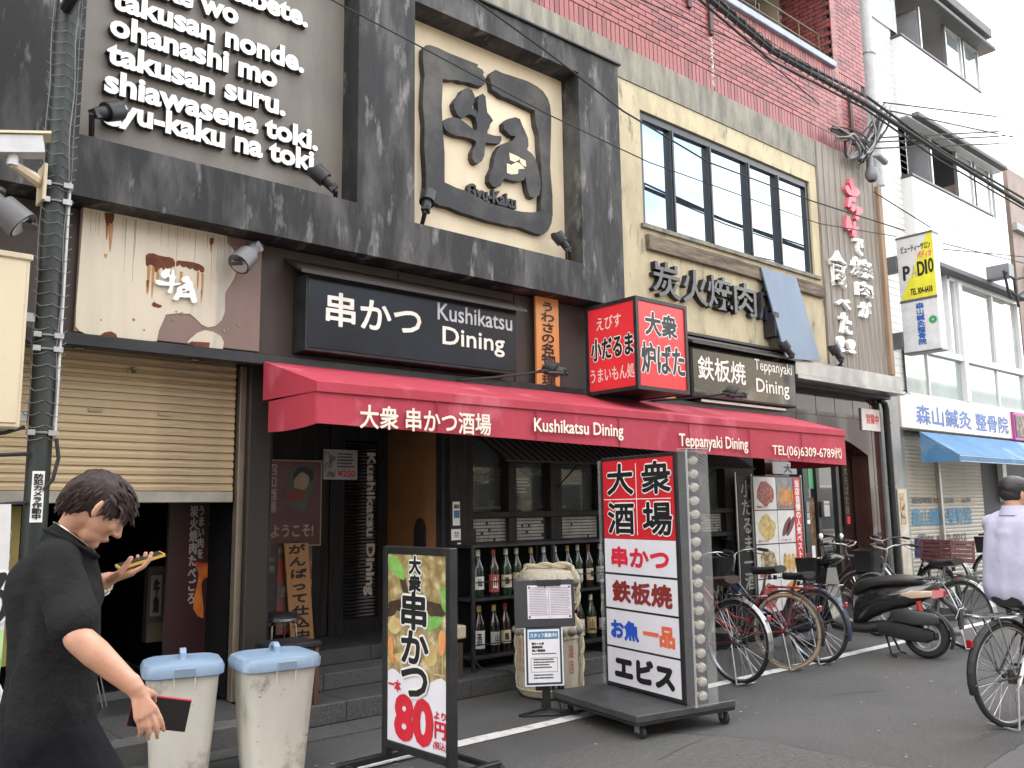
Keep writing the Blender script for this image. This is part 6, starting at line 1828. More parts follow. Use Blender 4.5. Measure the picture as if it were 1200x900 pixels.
for r in range(4):
    for c in range(2):
        a0 = bx0 + .02 + c * (pw_ + .012)
        z1_ = bz1 - .015 - r * .41
        z0_ = max(z1_ - .395, bz0 + .01)
        MB().box(a0, a0 + pw_, 6.176, 6.1795, z0_, z1_).build('photo_tile', PLW if (r, c) not in ((0, 1),) else mat('blue_grey_print', (.12, .18, .25), .5, c2=(.4, .3, .2), scale=8), mbn)
        if z1_ - z0_ > .2:
            mb = MB()
            cx, cz = a0 + pw_ / 2, (z0_ + z1_) / 2
            if r == 0 and c == 0:
                blob(mb, cx, cz, pw_ * .47, .19, 6.1755, n=20, jag=.0, mi=1)
            if k % 8 == 3:
                for s_ in (-.06, .03):
                    blob(mb, cx + s_, cz, .05, .15, 6.1738, seed=k, rot=-.7, jag=.05)
            elif k % 8 in (1, 5):
                for s_ in range(4):
                    blob(mb, cx - .13 + s_ * .09, cz - .04, .045, .12, 6.1745 - s_ * .0003, seed=k + s_, jag=.08)
            else:
                blob(mb, cx, cz, pw_ * .36, .15, 6.1742, seed=k, n=18, jag=.14)
            mb.build('dish_print', [dish[k % 6], PLW], mbn)
            mb = MB(); text_into(mb, ('牛肉ミンチ', 'エビフライ', 'ポテトフライ', 'ソーセージ', '春巻き', '餃子', '玉子焼', '唐揚げ')[k], (a0 + .04, a0 + .27, z0_ + .015, z0_ + .05), 6.1725, bold=.001); mb.build('dish_name', REDP, mbn)
        k += 1
rx0 = bx1 - .21
MB().box(rx0, rx0 + .15, 6.168, 6.1715, .72, 1.84).build('red_ribbon', RED, mbn)
mb = MB(); vtext(mb, '当店自慢の人気ベスト8', (rx0 + .02, rx0 + .13, .74, 1.82), 6.166, bold=.004); mb.build('ribbon_lettering', WHITE, mbn)
cn = thing('black_name_banner', 'narrow black upright banner with brushed grey characters left of the photo menu', 'banner', (9.15, 6.2, .5))
cx0, cx1 = 8.875, 9.208
MB().rbox(cx0, cx1, 6.22, 6.23, 0.463, 1.865, .002).build('cloth', BLACK, cn)
mb = MB(); vtext(mb, '小だるま一酒', (cx0 + .06, cx1 - .05, 0.505, 1.812), 6.217, bold=.004); mb.build('lettering', mat('grey_brush_lettering', (.32, .31, .28), .6), cn)
MB().rbox(cx0 - .06, cx0 - .04, 6.2, 6.22, .1, 1.9, .003).build('banner_pole', ALU, cn)
dai = thing('hanging_plate', 'pale hanging plate with one black character above the photo menu', 'sign', (10.05, 6.22, 1.9))
a0, a1, c0_, c1_ = 9.615, 10.164, 1.891, 2.042
MB().rbox(a0, a1, 6.2, 6.21, c0_, c1_, .002).build('plate', mat('dim_plate', (.32, .32, .32), .5), dai)
mb = MB(); text_into(mb, '大', (9.861, 10.046, 1.911, 2.016), 6.197, bold=.003); mb.build('print', INK, dai)
mp_ = thing('maroon_panel', 'maroon notice panel low behind the photo menu banner', 'panel', (10.6, 6.25, .7))
MB().rbox(10.223, 10.383, 6.19, 6.2, 0.417, 0.886, .002).build('panel', mat('maroon_poster', (.10, .018, .022), .35), mp_)
pn2 = thing('door_sticker_strip', 'strip of three small stickers on the dark green pilaster', 'sticker', (10.36, 6.19, 1.35))
for i, (a, b) in enumerate(((588, 600), (601, 608), (609, 614))):
    zz0, zz1 = ((1.408), (1.54)) if i == 0 else ((1.321), (1.397)) if i == 1 else ((1.255), (1.31))
    MB().rbox(10.33, 10.4, 6.192, 6.199, zz0, zz1, .001).build('sticker', (mat('grey_sticker', (.3, .3, .3), .5, c2=(.1, .1, .1), scale=40), mat('blue_grey_sticker', (.35, .35, .4), .5), WHITE)[i], pn2)
# framed window sheet above the curtain (octagonal frame)
# downpipe and posters at the white building's edge
dp = thing('black_downpipe', 'black downpipe with shoe at the corner of the polished brown wall', 'pipe', (12.72, 6.2, 0))
MB().tube([(12.74, 6.22, 0.05), (12.74, 6.22, 2.9), (12.7, 6.22, 3.0), (12.55, 6.22, 3.04)], .05, 12).build('pipe', BLACKM, dp)
for z in (.8, 1.8, 2.7):
    MB().tube([(12.74 + .056 * math.cos(t * PI / 6), 6.22 + .056 * math.sin(t * PI / 6), z) for t in range(12)], .008, 5, closed=True).build('pipe_clip', BLACKM, dp)
bp2 = thing('bill_board_strip', 'weathered strip of white bills and wood beside the black downpipe', 'poster', (13.2, 6.28, .8))
MB().rbox(13.02, 13.3, 6.27, 6.29, .1, 1.72, .003).build('backing', mat('pale_paper_strip', (.6, .57, .5), .7, c2=(.4, .37, .3), scale=5), bp2)
MB().rbox(13.06, 13.2, 6.26, 6.27, 1.2, 1.66, .002).build('bill', mat('tan_bill', (.5, .36, .2), .7, c2=(.1, .08, .06), scale=12, lo=.5, hi=.6), bp2)
wpipe = thing('white_downpipe', 'pale grey downpipe running up the white tiled wall', 'pipe', (13.3, 6.45, 6))
MB().tube([(13.45, 6.42, 6.62), (13.42, 6.42, 6.9), (13.42, 6.42, 12.5)], .11, 14).build('pipe', mat('pale_grey_pipe', (.42, .42, .43), .5, c2=(.33, .33, .34)), wpipe)
for z in (7.6, 8.9, 10.2):
    MB().tube([(13.42 + .12 * math.cos(t * PI / 7), 6.42 + .12 * math.sin(t * PI / 7), z) for t in range(14)], .014, 5, closed=True).tube([(13.3, 6.44, z), (13.1, 6.58, z)], .012, 5).build('pipe_clip', GALV, wpipe)
tp2 = thing('thin_downpipe', 'thin grey downpipe beside the tall blade sign bracket', 'pipe', (13.25, 6.5, 3.3))
MB().tube([(13.25, 6.52, 3.3), (13.25, 6.52, 5.15)], .03, 8).build('pipe', mat('dark_pipe', (.15, .15, .15), .5), tp2)

# ================================================================ cables
def wire(label, pts, r, sag=.0, n=14, grp='overhead cables', mm=RUBBER, name='overhead_cable'):
    q = []
    for a, b in zip(pts, pts[1:]):
        a, b = Vector(a), Vector(b)
        for i in range(n):
            t = i / n
            p = a.lerp(b, t)
            p.z -= sag * 4 * t * (1 - t)
            q.append(p)
    q.append(Vector(pts[-1]))
    o = MB().tube(q, r, 6).build(name, mm)
    return tag(o, label, 'cable', grp)


YB = 4.5
def wp(px_z, y=4.5): return (px_z[0], y, px_z[1])
b0 = [(5.508, 6.321), (7.383, 6.024), (9.285, 6.042), (11.144, 5.962), (14.004, 5.894), (16.243, 5.922)]
wire('thickest twisted cable bundle crossing the brick wall and the white building', [(p[0], YB, p[1]) for p in b0], .028)
wire('second cable wound round the thick bundle over the brick wall', [(p[0], YB - .02, p[1] + .05 + .03 * (-1) ** i) for i, p in enumerate(b0)], .016)
wire('third cable of the bundle, sagging just under the thick one', [(p[0], YB + .03, p[1] - .06 + .02 * (-1) ** i) for i, p in enumerate(b0)], .012)
hp = MB()
x0_, x1_ = b0[0][0], b0[2][0]
for i in range(150):                                        # spiral hanger round the bundle
    t = i / 149
    x = x0_ + (x1_ - x0_) * t
    z = (b0[0][1] + (b0[1][1] - b0[0][1]) * (x - b0[0][0]) / (b0[1][0] - b0[0][0])) if x < b0[1][0] else b0[1][1] + (b0[2][1] - b0[1][1]) * (x - b0[1][0]) / (b0[2][0] - b0[1][0])
    hp.v.append((x, YB + .05 * math.cos(i * 1.1), z + .02 + .06 * math.sin(i * 1.1)))
pts = hp.v
tag(MB().tube(pts, .006, 4).build('spiral_hanger', mat('hanger_wire', (.08, .08, .08), .5)), 'thin spiral hanger wire coiled round the cable bundle above the brick wall', 'wire')
wire('thin wire from the top left over the brush logo to the blade sign', [(*(lambda p: (p[0], 5.2, p[1]))(p),) for p in ((2.695, 5.131), (3.488, 5.042), (4.902, 4.879), (6.242, 4.784), (9.33, 4.814), (11.291, 5.044))], .006)
wire('dark wire from the top edge over the corner of the black frame', [(*(lambda p: (p[0], 5.2, p[1]))(p),) for p in ((3.982, 5.663), (4.917, 5.46), (5.898, 5.201), (7.195, 5.03), (9.17, 5.063), (11.557, 5.181))], .009)
wire('thin drooping wire across the bricks to the cable coil', [(*(lambda p: (p[0], 5.9, p[1]))(p),) for p in ((6.896, 7.112), (9.187, 7.317), (10.797, 7.034))], .008)
for i, (a, b, c, d, y) in enumerate(((1020, 160, 1200, 163, 6), (1020, 165, 1200, 163, 6), (1022, 172, 1200, 170, 6), (1030, 120, 1180, 154, 6))):
    pass
HZ = (((12.173, 6.915), (19.238, 8.914)), ((12.163, 6.845), (19.207, 8.795)), ((12.257, 6.776), (19.161, 8.617)), ((12.733, 7.654), (17.621, 8.601)), ((12.715, 7.537), (18.646, 8.389)))
nm5 = ('uppermost of three level wires over the white balconies', 'middle of three level wires over the white balconies', 'lowest of three level wires over the white balconies', 'thin slanting wire from the cable coil over the parapet', 'lower slanting wire from the cable coil to the right edge')
for (a, b), nm in zip(HZ, nm5):
    wire(nm, [(a[0], 5.9, a[1]), (b[0], 5.4, b[1])], .012, .0)
for (a, b), nm in zip((((12.414, 6.162), (13.569, 5.767)), ((14.715, 5.805), (17.877, 5.909)), ((14.694, 5.698), (17.916, 6.067))), ('short wire from the plank corner to the blade sign', 'upper thin wire right of the blade sign', 'lower thin wire right of the blade sign')):
    wire(nm, [(a[0], 6.0, a[1]), (b[0], 5.7, b[1])], .009)
# coil of cables on the brick corner
cc = thing('cable_coil', 'tangle of grey and black cable loops tied at the brick corner', 'cable', (12.2, 6.0, 6.6))
rr = random.Random(5)
CG = mat('grey_cable', (.2, .2, .2), .6)
for i in range(15):
    a = Vector((11.12 + rr.uniform(0, .3), 5.98 + rr.uniform(-.08, .04), 6.772 + rr.uniform(-.12, .06)))
    m_ = Vector((11.787 + rr.uniform(-.3, .3), 5.9 + rr.uniform(-.1, .05), 6.719 + rr.uniform(-.15, .1)))
    b = Vector((11.907 + rr.uniform(-.35, .25), 5.9 + rr.uniform(-.08, .08), 6.471 + rr.uniform(-.12, .22)))
    c = Vector((12.58 + rr.uniform(-.2, .35), 5.85, 7.538 + rr.uniform(-.1, .15)))
    q = [a, a.lerp(m_, .5) + Vector((0, -.03, rr.uniform(-.05, .05))), m_, b, b.lerp(c, .3) + Vector((.15, 0, .05)), b.lerp(c, .7) + Vector((rr.uniform(-.1, .2), 0, 0)), c]
    s2 = []
    for k in range(len(q) - 1):
        p0, p1, p2, p3 = [q[max(0, min(len(q) - 1, k + j))] for j in (-1, 0, 1, 2)]
        for j in range(4):
            t = j / 4
            s2.append(.5 * ((2 * p1) + (p2 - p0) * t + (2 * p0 - 5 * p1 + 4 * p2 - p3) * t * t + (3 * p1 - p0 - 3 * p2 + p3) * t ** 3))
    MB().tube(s2, rr.uniform(.01, .018), 6).build('cable_loop', CG if i % 2 else RUBBER, cc)
dc = thing('dome_camera', 'grey pipe elbow and round camera hanging at the corner above the planks', 'camera', (12.6, 5.9, 6.3))
GC_ = mat('grey_camera_metal', (.17, .175, .19), .45)
ca, cz_ = 12.552, 6.638
da, dz2 = 12.145, 6.36
MB().tube([(ca + .1, 5.9, cz_ + .02), (ca - .15, 5.9, cz_ + .08), (da, 5.9, cz_ + .02), (da, 5.9, dz2)], .05, 12).build('elbow_pipe', GC_, dc)
MB().lathe([(0, .09), (.08, .08), (.1, 0), (.09, -.06), (.06, -.1), (0, -.12)], (da, 5.88, dz2 - .02), 18).build('camera_body', GC_, dc)
MB().lathe([(0, -.13), (.05, -.115), (.056, -.1)], (da, 5.88, dz2 - .02), 14).build('lens', INK, dc)
pn3 = thing('painted_sign_reflection', 'small pale panel with red characters, painted as the reflection of a lit sign, high on the polished brown wall beside the arch', 'notice', (12.4, 6.28, 2.6))  # solid panel painted as a lit sign mirrored in the polished stone
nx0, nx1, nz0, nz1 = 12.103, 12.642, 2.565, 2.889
MB().rbox(nx0, nx1, 6.275, 6.296, nz0, nz1, .004).build('panel', mat('pale_pink_reflection', (.72, .66, .62), .3), pn3)
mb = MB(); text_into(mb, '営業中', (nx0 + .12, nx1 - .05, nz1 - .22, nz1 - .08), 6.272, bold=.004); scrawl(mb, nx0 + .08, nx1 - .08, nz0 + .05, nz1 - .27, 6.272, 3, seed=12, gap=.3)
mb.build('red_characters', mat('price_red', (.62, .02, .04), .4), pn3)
# small utility fittings far right
fx = thing('insulator_rack', 'dark insulator rack with drooping leads at the far right wall', 'fitting', (17.5, 6.0, 4.2))
u0, w0 = 17.247, 5.849
mbx = MB().rbox(u0, u0 + .25, 5.9, 6.3, w0 - .2, w0 + .05, .01)
mbx.build('box', GC_, fx)
for (a, b), (c, d) in (((17.154, 5.692), (17.368, 5.239)), ((17.282, 5.389), (18.052, 5.475)), ((17.599, 5.685), (17.71, 5.126)), ((17.12, 5.719), (18.127, 5.772))):
    MB().tube([(a, 5.95, b), ((a + c) / 2, 5.95, (b + d) / 2 - .1), (c, 5.95, d)], .025, 6).build('lead', RUBBER, fx)

# ================================================================ things inside the half-open shutter
fp = thing('flame_banner', 'black hanging banner with orange flame and white brushed characters inside the shutter', 'banner', (2.2, 6.9, .3))
FYY = 6.85
a0, a1 = 2.41, 2.849
MB().rbox(a0, a1, FYY, FYY + .01, .25, 2.3, .002).build('cloth', mat('banner_cloth_black', (.02, .008, .01), .5, c2=(.045, .008, .008), scale=1.5), fp)
MB().prism([(2.611, 1.13), (2.686, 1.112), (2.761, 1.12), (2.869, 1.088), (2.84, 1.046), (2.749, 1.014), (2.69, 0.989), (2.674, 0.954), (2.682, 0.881), (2.699, 0.765), (2.698, 0.693), (2.656, 0.711), (2.617, 0.772), (2.621, 0.857), (2.64, 0.941), (2.652, 1.027)], FYY - .004, FYY - .002).build('flame_print', mat('flame_print', (.62, .19, .03), .5, c2=(.35, .03, .015), scale=3, lo=.4, hi=.6), fp)
MB().prism([(2.735, 1.418), (2.783, 1.343), (2.835, 1.193), (2.806, 1.128), (2.745, 1.131), (2.713, 1.198), (2.755, 1.27)], FYY - .0035, FYY - .0015).build('flame_print', mat('ember_print', (.2, .02, .015), .5), fp)
mb = MB()
GW = mat('brushed_grey_white', (.42, .4, .38), .6)
for s_, u0_, u1_, v0_, v1_ in (('炭火焼肉たべごろ', 222, 232, 706, 590), ('うまい肉を', 234, 240, 655, 590), ('食べる', 246, 255, 632, 592)):
    pass
vtext(mb, '炭火焼肉たべごろ', (2.564, 2.63, 0.806, 1.562), FYY - .006, bold=.003)
vtext(mb, 'うまい肉を', (2.629, 2.683, 1.146, 1.561), FYY - .006, bold=.002)
vtext(mb, '食べる', (2.715, 2.777, 1.294, 1.56), FYY - .006, bold=.003)
mb.build('lettering', GW, fp)
bs2 = thing('lantern_sign', 'black and white character sign leaning in the dark room under the shutter', 'sign', (2.0, 7.2, .2))
a0, a1 = 2.389, 2.514
MB().rbox(a0, a1, 7.2, 7.3, 0.505, 1.084, .004).build('box', mat('dim_grey_board', (.06, .055, .05), .6), bs2)
MB().rbox(a0 + .02, a1 - .02, 7.19, 7.2, 0.701, 1.018, .004).build('plate', mat('dim_white_plate', (.2, .2, .19), .6), bs2)
mb = MB(); vtext(mb, '牛角', (a0 + .04, a1 - .04, 0.727, 0.991), 7.187, bold=.006); mb.build('lettering', INK, bs2)
MB().rbox(a0, a1, 7.18, 7.2, 0.505, 0.649, .004).build('tan_base', mat('dim_tan', (.12, .09, .05), .6), bs2)
ip = thing('inner_door_post', 'grey metal sliding door post inside the half-open shutter', 'post', (2.25, 7.0, .14))
MB().rbox(2.463, 2.503, 7.0, 7.05, .14, 2.3, .004).build('post', mat('dim_grey_metal', (.12, .12, .12), .5), ip)
MB().rbox(1.2, 2.7, 7.0, 7.05, .14, .2, .004).build('door_track', mat('dim_grey_metal', (.12, .12, .12), .5), ip)
tr = thing('folded_stand', 'thin metal rods of a folded stand leaning in the dark room', 'stand', (1.9, 6.9, .14))
for a, b in (((1.72, 6.9, 1.3), (1.98, 6.8, .14)), ((1.76, 6.95, 1.3), (2.02, 6.85, .14)), ((1.66, 6.9, 1.2), (1.86, 6.7, .2))):
    MB().tube([a, b], .006, 5).build('rod', ALU, tr)
no = thing('yellow_curtain', 'yellow shop curtain with black printed ovals hanging at the far left under the shutter', 'curtain', (.6, 6.5, 1.0))
YC = mat('mustard_cloth', (.26, .21, .06), .7, c2=(.2, .16, .05), scale=3)
cm_ = MB()
for i in range(24):
    a, b = -1.2 + i * .105, -1.2 + (i + 1) * .105
    w = lambda x: 6.5 + .025 * math.sin(x * 9)
    cm_.quad((a, w(a), .55), (b, w(b), .55), (b, w(b), 1.56), (a, w(a), 1.56), sm=True)
cm_.build('cloth', YC, no)
ov = MB(); edg = MB()
for i in range(12):
    for k_ in range(4):
        x, z = -.9 + i * .19, 1.38 - k_ * .15
        for mb_, s_, y_o in ((edg, 1.13, .004), (ov, 1, .008)):
            mb_.add([(x + .075 * s_ * math.cos(t * PI / 8), 6.5 + .025 * math.sin((x + .075 * s_ * math.cos(t * PI / 8)) * 9) - y_o, z + .055 * s_ * math.sin(t * PI / 8)) for t in range(16)], [tuple(range(16))])
tag(edg.build('white_oval_edges', mat('dim_white_edge', (.4, .38, .3), .7), no), kind='stuff')
tag(ov.build('black_ovals', INK, no), kind='stuff')
nb2 = thing('green_white_flag', 'white and green vertical shop flag cut by the left edge behind the walking man', 'flag', (.4, 5.0, .2))
fl2 = MB()
for i in range(20):
    z0_, z1_ = .35 + i * .06, .35 + (i + 1) * .06
    xe = lambda z: 0.866 - .05 * max(0, z - .9) - .02 * math.sin(z * 3)
    fl2.add([(-.1, 4.4, z0_), (xe(z0_), 4.4, z0_), (xe(z1_), 4.4, z1_), (-.1, 4.4, z1_)], [(0, 1, 2, 3)], 0 if z0_ > .95 else 1, True)
fl2.build('cloth', [mat('flag_white', (.66, .66, .66), .6), mat('flag_green', (.16, .42, .09), .6, c2=(.4, .6, .3), scale=6, lo=.45, hi=.6)], nb2)
outlined('lettering', nb2, 'ろ', (0.784, 0.86, 1.05, 1.25), 4.395, INK, WHITE, b0=.02, b1=.008)
outlined('lettering', nb2, '8', (0.797, 0.853, .62, .78), 4.395, INK, WHITE, b0=.02, b1=.008)
MB().tube([(-.1, 4.42, .1), (-.1, 4.42, 1.9)], .012, 8).build('flag_pole', ALU, nb2)
# manhole-like drain plate behind the walking man


# ================================================================ bicycles
R_ = .345


def torus(mb, R, r, cx, cz, y=0., n=44, k=8, mi=0):
    mb.tube([(cx + R * math.cos(2 * PI * i / n), y, cz + R * math.sin(2 * PI * i / n)) for i in range(n)], r, k, closed=True, mi=mi)


def arc_band(mb, cx, cz, R, w, a0, a1, n=18, t=.002, mi=0):
    """mudguard: curved band of width w round the wheel from angle a0 to a1"""
    prof = [(-w / 2, -.012), (-w / 4, .003), (0, .007), (w / 4, .003), (w / 2, -.012)]
    rows = []
    for i in range(n + 1):
        a = a0 + (a1 - a0) * i / n
        rows.append([(cx + (R + q) * math.cos(a), p, cz + (R + q) * math.sin(a)) for p, q in prof])
    for i in range(n):
        for j in range(4):
            mb.quad(rows[i][j], rows[i][j + 1], rows[i + 1][j + 1], rows[i + 1][j], mi, True)
    return mb


def wheel(parent, cx, tyre, rim):
    sp = MB()
    sp.tube([(cx, -.045, R_), (cx, .045, R_)], .018, 10)
    sp.tube([(cx, -.03, R_), (cx, -.026, R_)], .03, 10).tube([(cx, .026, R_), (cx, .03, R_)], .03, 10)
    for i in range(32):
        a = 2 * PI * i / 32
        b = a + (.35 if i % 4 < 2 else -.35)
        s_ = -.028 if i % 2 else .028
        sp.tube([(cx + .027 * math.cos(b), s_, R_ + .027 * math.sin(b)), (cx + .305 * math.cos(a), 0, R_ + .305 * math.sin(a))], .0016, 4, False)
    w = sp.build('wheel', CHROME, parent)
    m = MB(); torus(m, R_ - .018, .0185, cx, R_, k=9); m.build('tyre', tyre, w)
    m = MB()
    for r9, y in ((.311, -.011), (.311, .011)):
        torus(m, r9, .007, cx, R_, y, k=6)
    for i in range(44):
        a, b = 2 * PI * i / 44, 2 * PI * (i + 1) / 44
        m.quad(*[(cx + .306 * math.cos(t), y, R_ + .306 * math.sin(t)) for t, y in ((a, -.012), (a, .012), (b, .012), (b, -.012))], sm=True)
    m.build('rim', rim, w)
    return w


FRM = {'red': mat('red_bike_paint', (.22, .02, .03), .3, c2=(.17, .015, .022), coat=.6), 'black': mat('black_bike_paint', (.015, .016, .018), .3, coat=.6), 'silver': mat('silver_bike_paint', (.42, .43, .45), .3, metal=.6, c2=(.35, .36, .37)),
       'navy': mat('navy_bike_paint', (.02, .03, .07), .3, coat=.6), 'white': mat('white_bike_paint', (.7, .7, .7), .3, coat=.5), 'wine': mat('wine_bike_paint', (.10, .015, .03), .3, coat=.6)}
SADM = mat('black_saddle', (.02, .02, .02), .5)
TAN = mat('tan_tyre', (.42, .33, .22), .75, c2=(.34, .26, .17))
REFL = mat('red_reflector', (.28, .01, .012), .2, coat=.3)
SILVF = mat('silver_mudguard', (.36, .37, .38), .32, metal=.8, c2=(.24, .25, .25), scale=12)


def bicycle(label, loc, az, frame='black', tyre=RUBBER, guard=None, basket='wire', rack=True, saddle_h=.84, lean=.06, cat='bicycle', steer=0., group='parked bicycles', brown=False, crate=None):
    """local x runs forward from the rear wheel's contact point"""
    t = thing('bicycle', label, cat, loc, group=group, world=False)
    t.rotation_euler = (lean, 0, math.radians(90 - az))
    F = FRM[frame]
    G_ = guard or SILVF
    WB = 1.13
    wheel(t, 0, tyre, SILVF)
    wheel(t, WB, tyre, SILVF)
    arc_band(MB(), 0, R_, R_ + .022, .058, math.radians(-8), math.radians(196)).build('rear_mudguard', G_, t)
    arc_band(MB(), WB, R_, R_ + .022, .055, math.radians(12), math.radians(165)).build('front_mudguard', G_, t)
    m = MB()
    for s_ in (-1, 1):
        m.tube([(0, s_ * .06, R_), (-.31, s_ * .032, R_ + .14)], .003, 5).tube([(0, s_ * .06, R_), (-.355, s_ * .03, R_ - .04)], .003, 5)
        m.tube([(WB, s_ * .055, R_), (WB - .33, s_ * .03, R_ + .1)], .003, 5)
    m.build('mudguard_stay', CHROME, t)
    BBx, BBz = .44, .29
    HTb, HTt = (WB - .115, .66), (WB - .155, .83)
    STt = (.235, .70)
    m = MB()
    m.tube([(BBx, 0, BBz), (STt[0], 0, STt[1])], .0165, 10)
    m.tube([(HTb[0], 0, HTb[1]), (HTt[0], 0, HTt[1])], .019, 10)
    m.tube([(HTb[0] + .005, 0, HTb[1] + .03), (.86, 0, .47), (.66, 0, .33), (BBx, 0, BBz)], .0185, 10)
    m.tube([(HTt[0] + .01, 0, HTt[1] - .06), (.78, 0, .56), (.56, 0, .43), (.385, 0, .40)], .015, 10)
    for s_ in (-1, 1):
        m.tube([(BBx, s_ * .028, BBz), (.3, s_ * .045, BBz + .01), (0, s_ * .06, R_)], .010, 7)
        m.tube([(STt[0] + .01, s_ * .016, STt[1] - .03), (.15, s_ * .04, .58), (0, s_ * .062, R_)], .008, 7)
    m.tube([(BBx, -.038, BBz), (BBx, .038, BBz)], .024, 12)
    m.build('frame', F, t)
    fk = MB()
    for s_ in (-1, 1):
        fk.tube([(WB - .108, s_ * .03, .63), (WB - .085, s_ * .045, .56), (WB - .02, s_ * .052, R_ + .05), (WB, s_ * .055, R_)], [.013, .012, .010, .008], 8)
    fk.rbox(WB - .14, WB - .085, -.04, .04, .61, .645, .01)
    fk.build('fork', CHROME if frame != 'white' else F, t)
    hb = MB()
    hb.tube([(HTt[0], 0, HTt[1]), (HTt[0] - .03, 0, .95), (HTt[0] - .02, 0, .98)], .012, 8)
    for s_ in (-1, 1):
        hb.tube([(HTt[0] - .02, 0, .98), (HTt[0] + .03, s_ * .1, 1.0), (HTt[0] + .02, s_ * .2, 1.03), (HTt[0] - .08, s_ * .26, 1.045), (HTt[0] - .24, s_ * .28, 1.03)], .011, 8)
        hb.tube([(HTt[0] - .06, s_ * .255, 1.03), (HTt[0] - .1, s_ * .27, 1.0), (HTt[0] - .19, s_ * .28, .985)], .005, 6)
    H = hb.build('handlebar', CHROME, t)
    for s_ in (-1, 1):
        MB().tube([(HTt[0] - .13, s_ * .272, 1.042), (HTt[0] - .245, s_ * .281, 1.029)], .017, 9).build('grip', RUBBER, H)
    m = MB()
    for s_ in (-1, 1):
        m.tube([(HTt[0] - .05, s_ * .24, 1.03), (HTt[0] + .1, s_ * .15, .98), (HTt[0] + .07, s_ * .03, .8), (.8, s_ * .02, .56)], .0035, 5)
    m.build('brake_cable', RUBBER, t)
    m = MB()
    m.tube([(STt[0] + .005, 0, STt[1] - .02), (STt[0] - .03, 0, saddle_h - .03)], .0125, 8)
    m.build('seat_post', CHROME, t)
    sd = MB()
    sec = []
    for i in range(9):
        u = i / 8
        x = STt[0] - .19 + u * .30
        w = .115 * (1 - u) ** .9 + .022 + (.0 if u > .1 else -.03)
        z = saddle_h + .035 * (1 - u) ** 2 + .01 * u
        sec.append([(x, w * math.cos(k * PI / 6), z + (.028 if k <= 6 else .045) * math.sin(k * PI / 6) * (1 if k <= 6 else 1)) for k in range(12)])
    loft(sd, sec)
    for s_ in (-1, 1):
        sd.tube([(STt[0] - .1, s_ * .05, saddle_h - .035), (STt[0] - .1, s_ * .05, saddle_h - .075)], .018, 8)
    sd.build('saddle', SADM if not brown else mat('brown_saddle', (.06, .035, .03), .5), t)
    m = MB()
    m.tube([(BBx, -.048, BBz), (BBx, -.056, BBz)], .088, 20)
    m.rbox(-.05, BBx - .0, -.062, -.048, R_ - .045, R_ + .02, .01) if False else None
    m.prism([(-.06, R_ - .045), (.1, R_ - .06), (BBx - .03, BBz - .09), (BBx + .07, BBz - .05), (BBx + .09, BBz + .02), (BBx + .03, BBz + .09), (.1, R_ + .055), (-.06, R_ + .045)], -.066, -.046)
    m.build('chain_case', G_ if frame == 'silver' else BLACKM, t)
    cr = MB()
    for s_, a in ((-1, .5), (1, .5 + PI)):
        ex, ez = BBx + .165 * math.cos(a), BBz - .165 * math.sin(a)
        cr.tube([(BBx, s_ * .075, BBz), (ex, s_ * .085, ez)], .009, 7)
        cr.rbox(ex - .04, ex + .04, s_ * .135 - .035, s_ * .135 + .035, ez - .011, ez + .011, .004)
    cr.build('crank', BLACKM, t)
    if rack:
        m = MB()
        for s_ in (-1, 1):
            m.tube([(.16, s_ * .05, .735), (-.28, s_ * .06, .745), (-.31, s_ * .02, .75), (-.31, 0, .75)], .006, 6)
            m.tube([(-.12, s_ * .06, .742), (-.0, s_ * .066, R_)], .005, 6).tube([(-.26, s_ * .06, .745), (-.005, s_ * .066, R_)], .005, 6)
        for x in (-.24, -.14, -.04, .06):
            m.tube([(x, -.058, .742), (x, .058, .742)], .004, 5)
        m.tube([(-.3, 0, .75), (.14, 0, .745)], .004, 5)
        m.build('rear_rack', CHROME if frame != 'red' else FRM['red'], t)
    m = MB().rbox(-R_ - .048, -R_ - .03, -.025, .025, R_ + .08, R_ + .13, .006)
    m.xform(Matrix.Translation((.05, 0, .12)))
    m.build('rear_reflector', REFL, t)
    m = MB()
    if lean >= 0:
        m.tube([(-.0, -.075, R_ - .02), (-.09, -.12, .02)], .007, 7).tube([(-.0, .075, R_ - .02), (-.09, .12, .02)], .007, 7).tube([(-.09, -.12, .015), (-.09, .12, .015)], .007, 7)
    m.build('stand', GALV, t)
    # lamp and basket
    m = MB().tube([(WB + .06, -.04, .66), (WB - .02, -.04, .67)], [.03, .018], 12)
    m.build('front_lamp', CHROME, t)
    if basket == 'wire':
        b = MB()
        x0, x1, z0, z1 = WB - .08, WB + .2, .72, .97
        for j in range(5):
            z = z0 + (z1 - z0) * j / 4
            e = .03 * j / 4
            b.tube([(x0 - e, -.15 - e, z), (x1 + e, -.15 - e, z), (x1 + e, .15 + e, z), (x0 - e, .15 + e, z)], .0028 if j < 4 else .006, 5, closed=True)
        for i in range(9):
            for s_ in (-1, 1):
                x = x0 + (x1 - x0) * i / 8
                b.tube([(x, s_ * .15, z0), (x, s_ * .18, z1)], .0022, 4, False)
            y = -.15 + .3 * i / 8
            b.tube([(x1, y, z0), (x1 + .03, y * 1.2, z1)], .0022, 4, False).tube([(x0, y, z0), (x0 - .03, y * 1.2, z1)], .0022, 4, False).tube([(x0, y, z0), (x1, y, z0)], .0022, 4, False)
        b.build('wire_basket', BLACKM if brown or frame != 'silver' else CHROME, t)
    elif basket == 'solid':
        loft(MB(), [[(WB - .06 + p[0] + .12, p[1], p[2]) for p in rrect(.26 * k_, .32 * k_, .04, z)] for k_, z in ((.85, .70), (1, .95), (1.02, .955), (.98, .955), (.84, .73))], cap0=True, cap1=True).build('basket', BLACK, t)
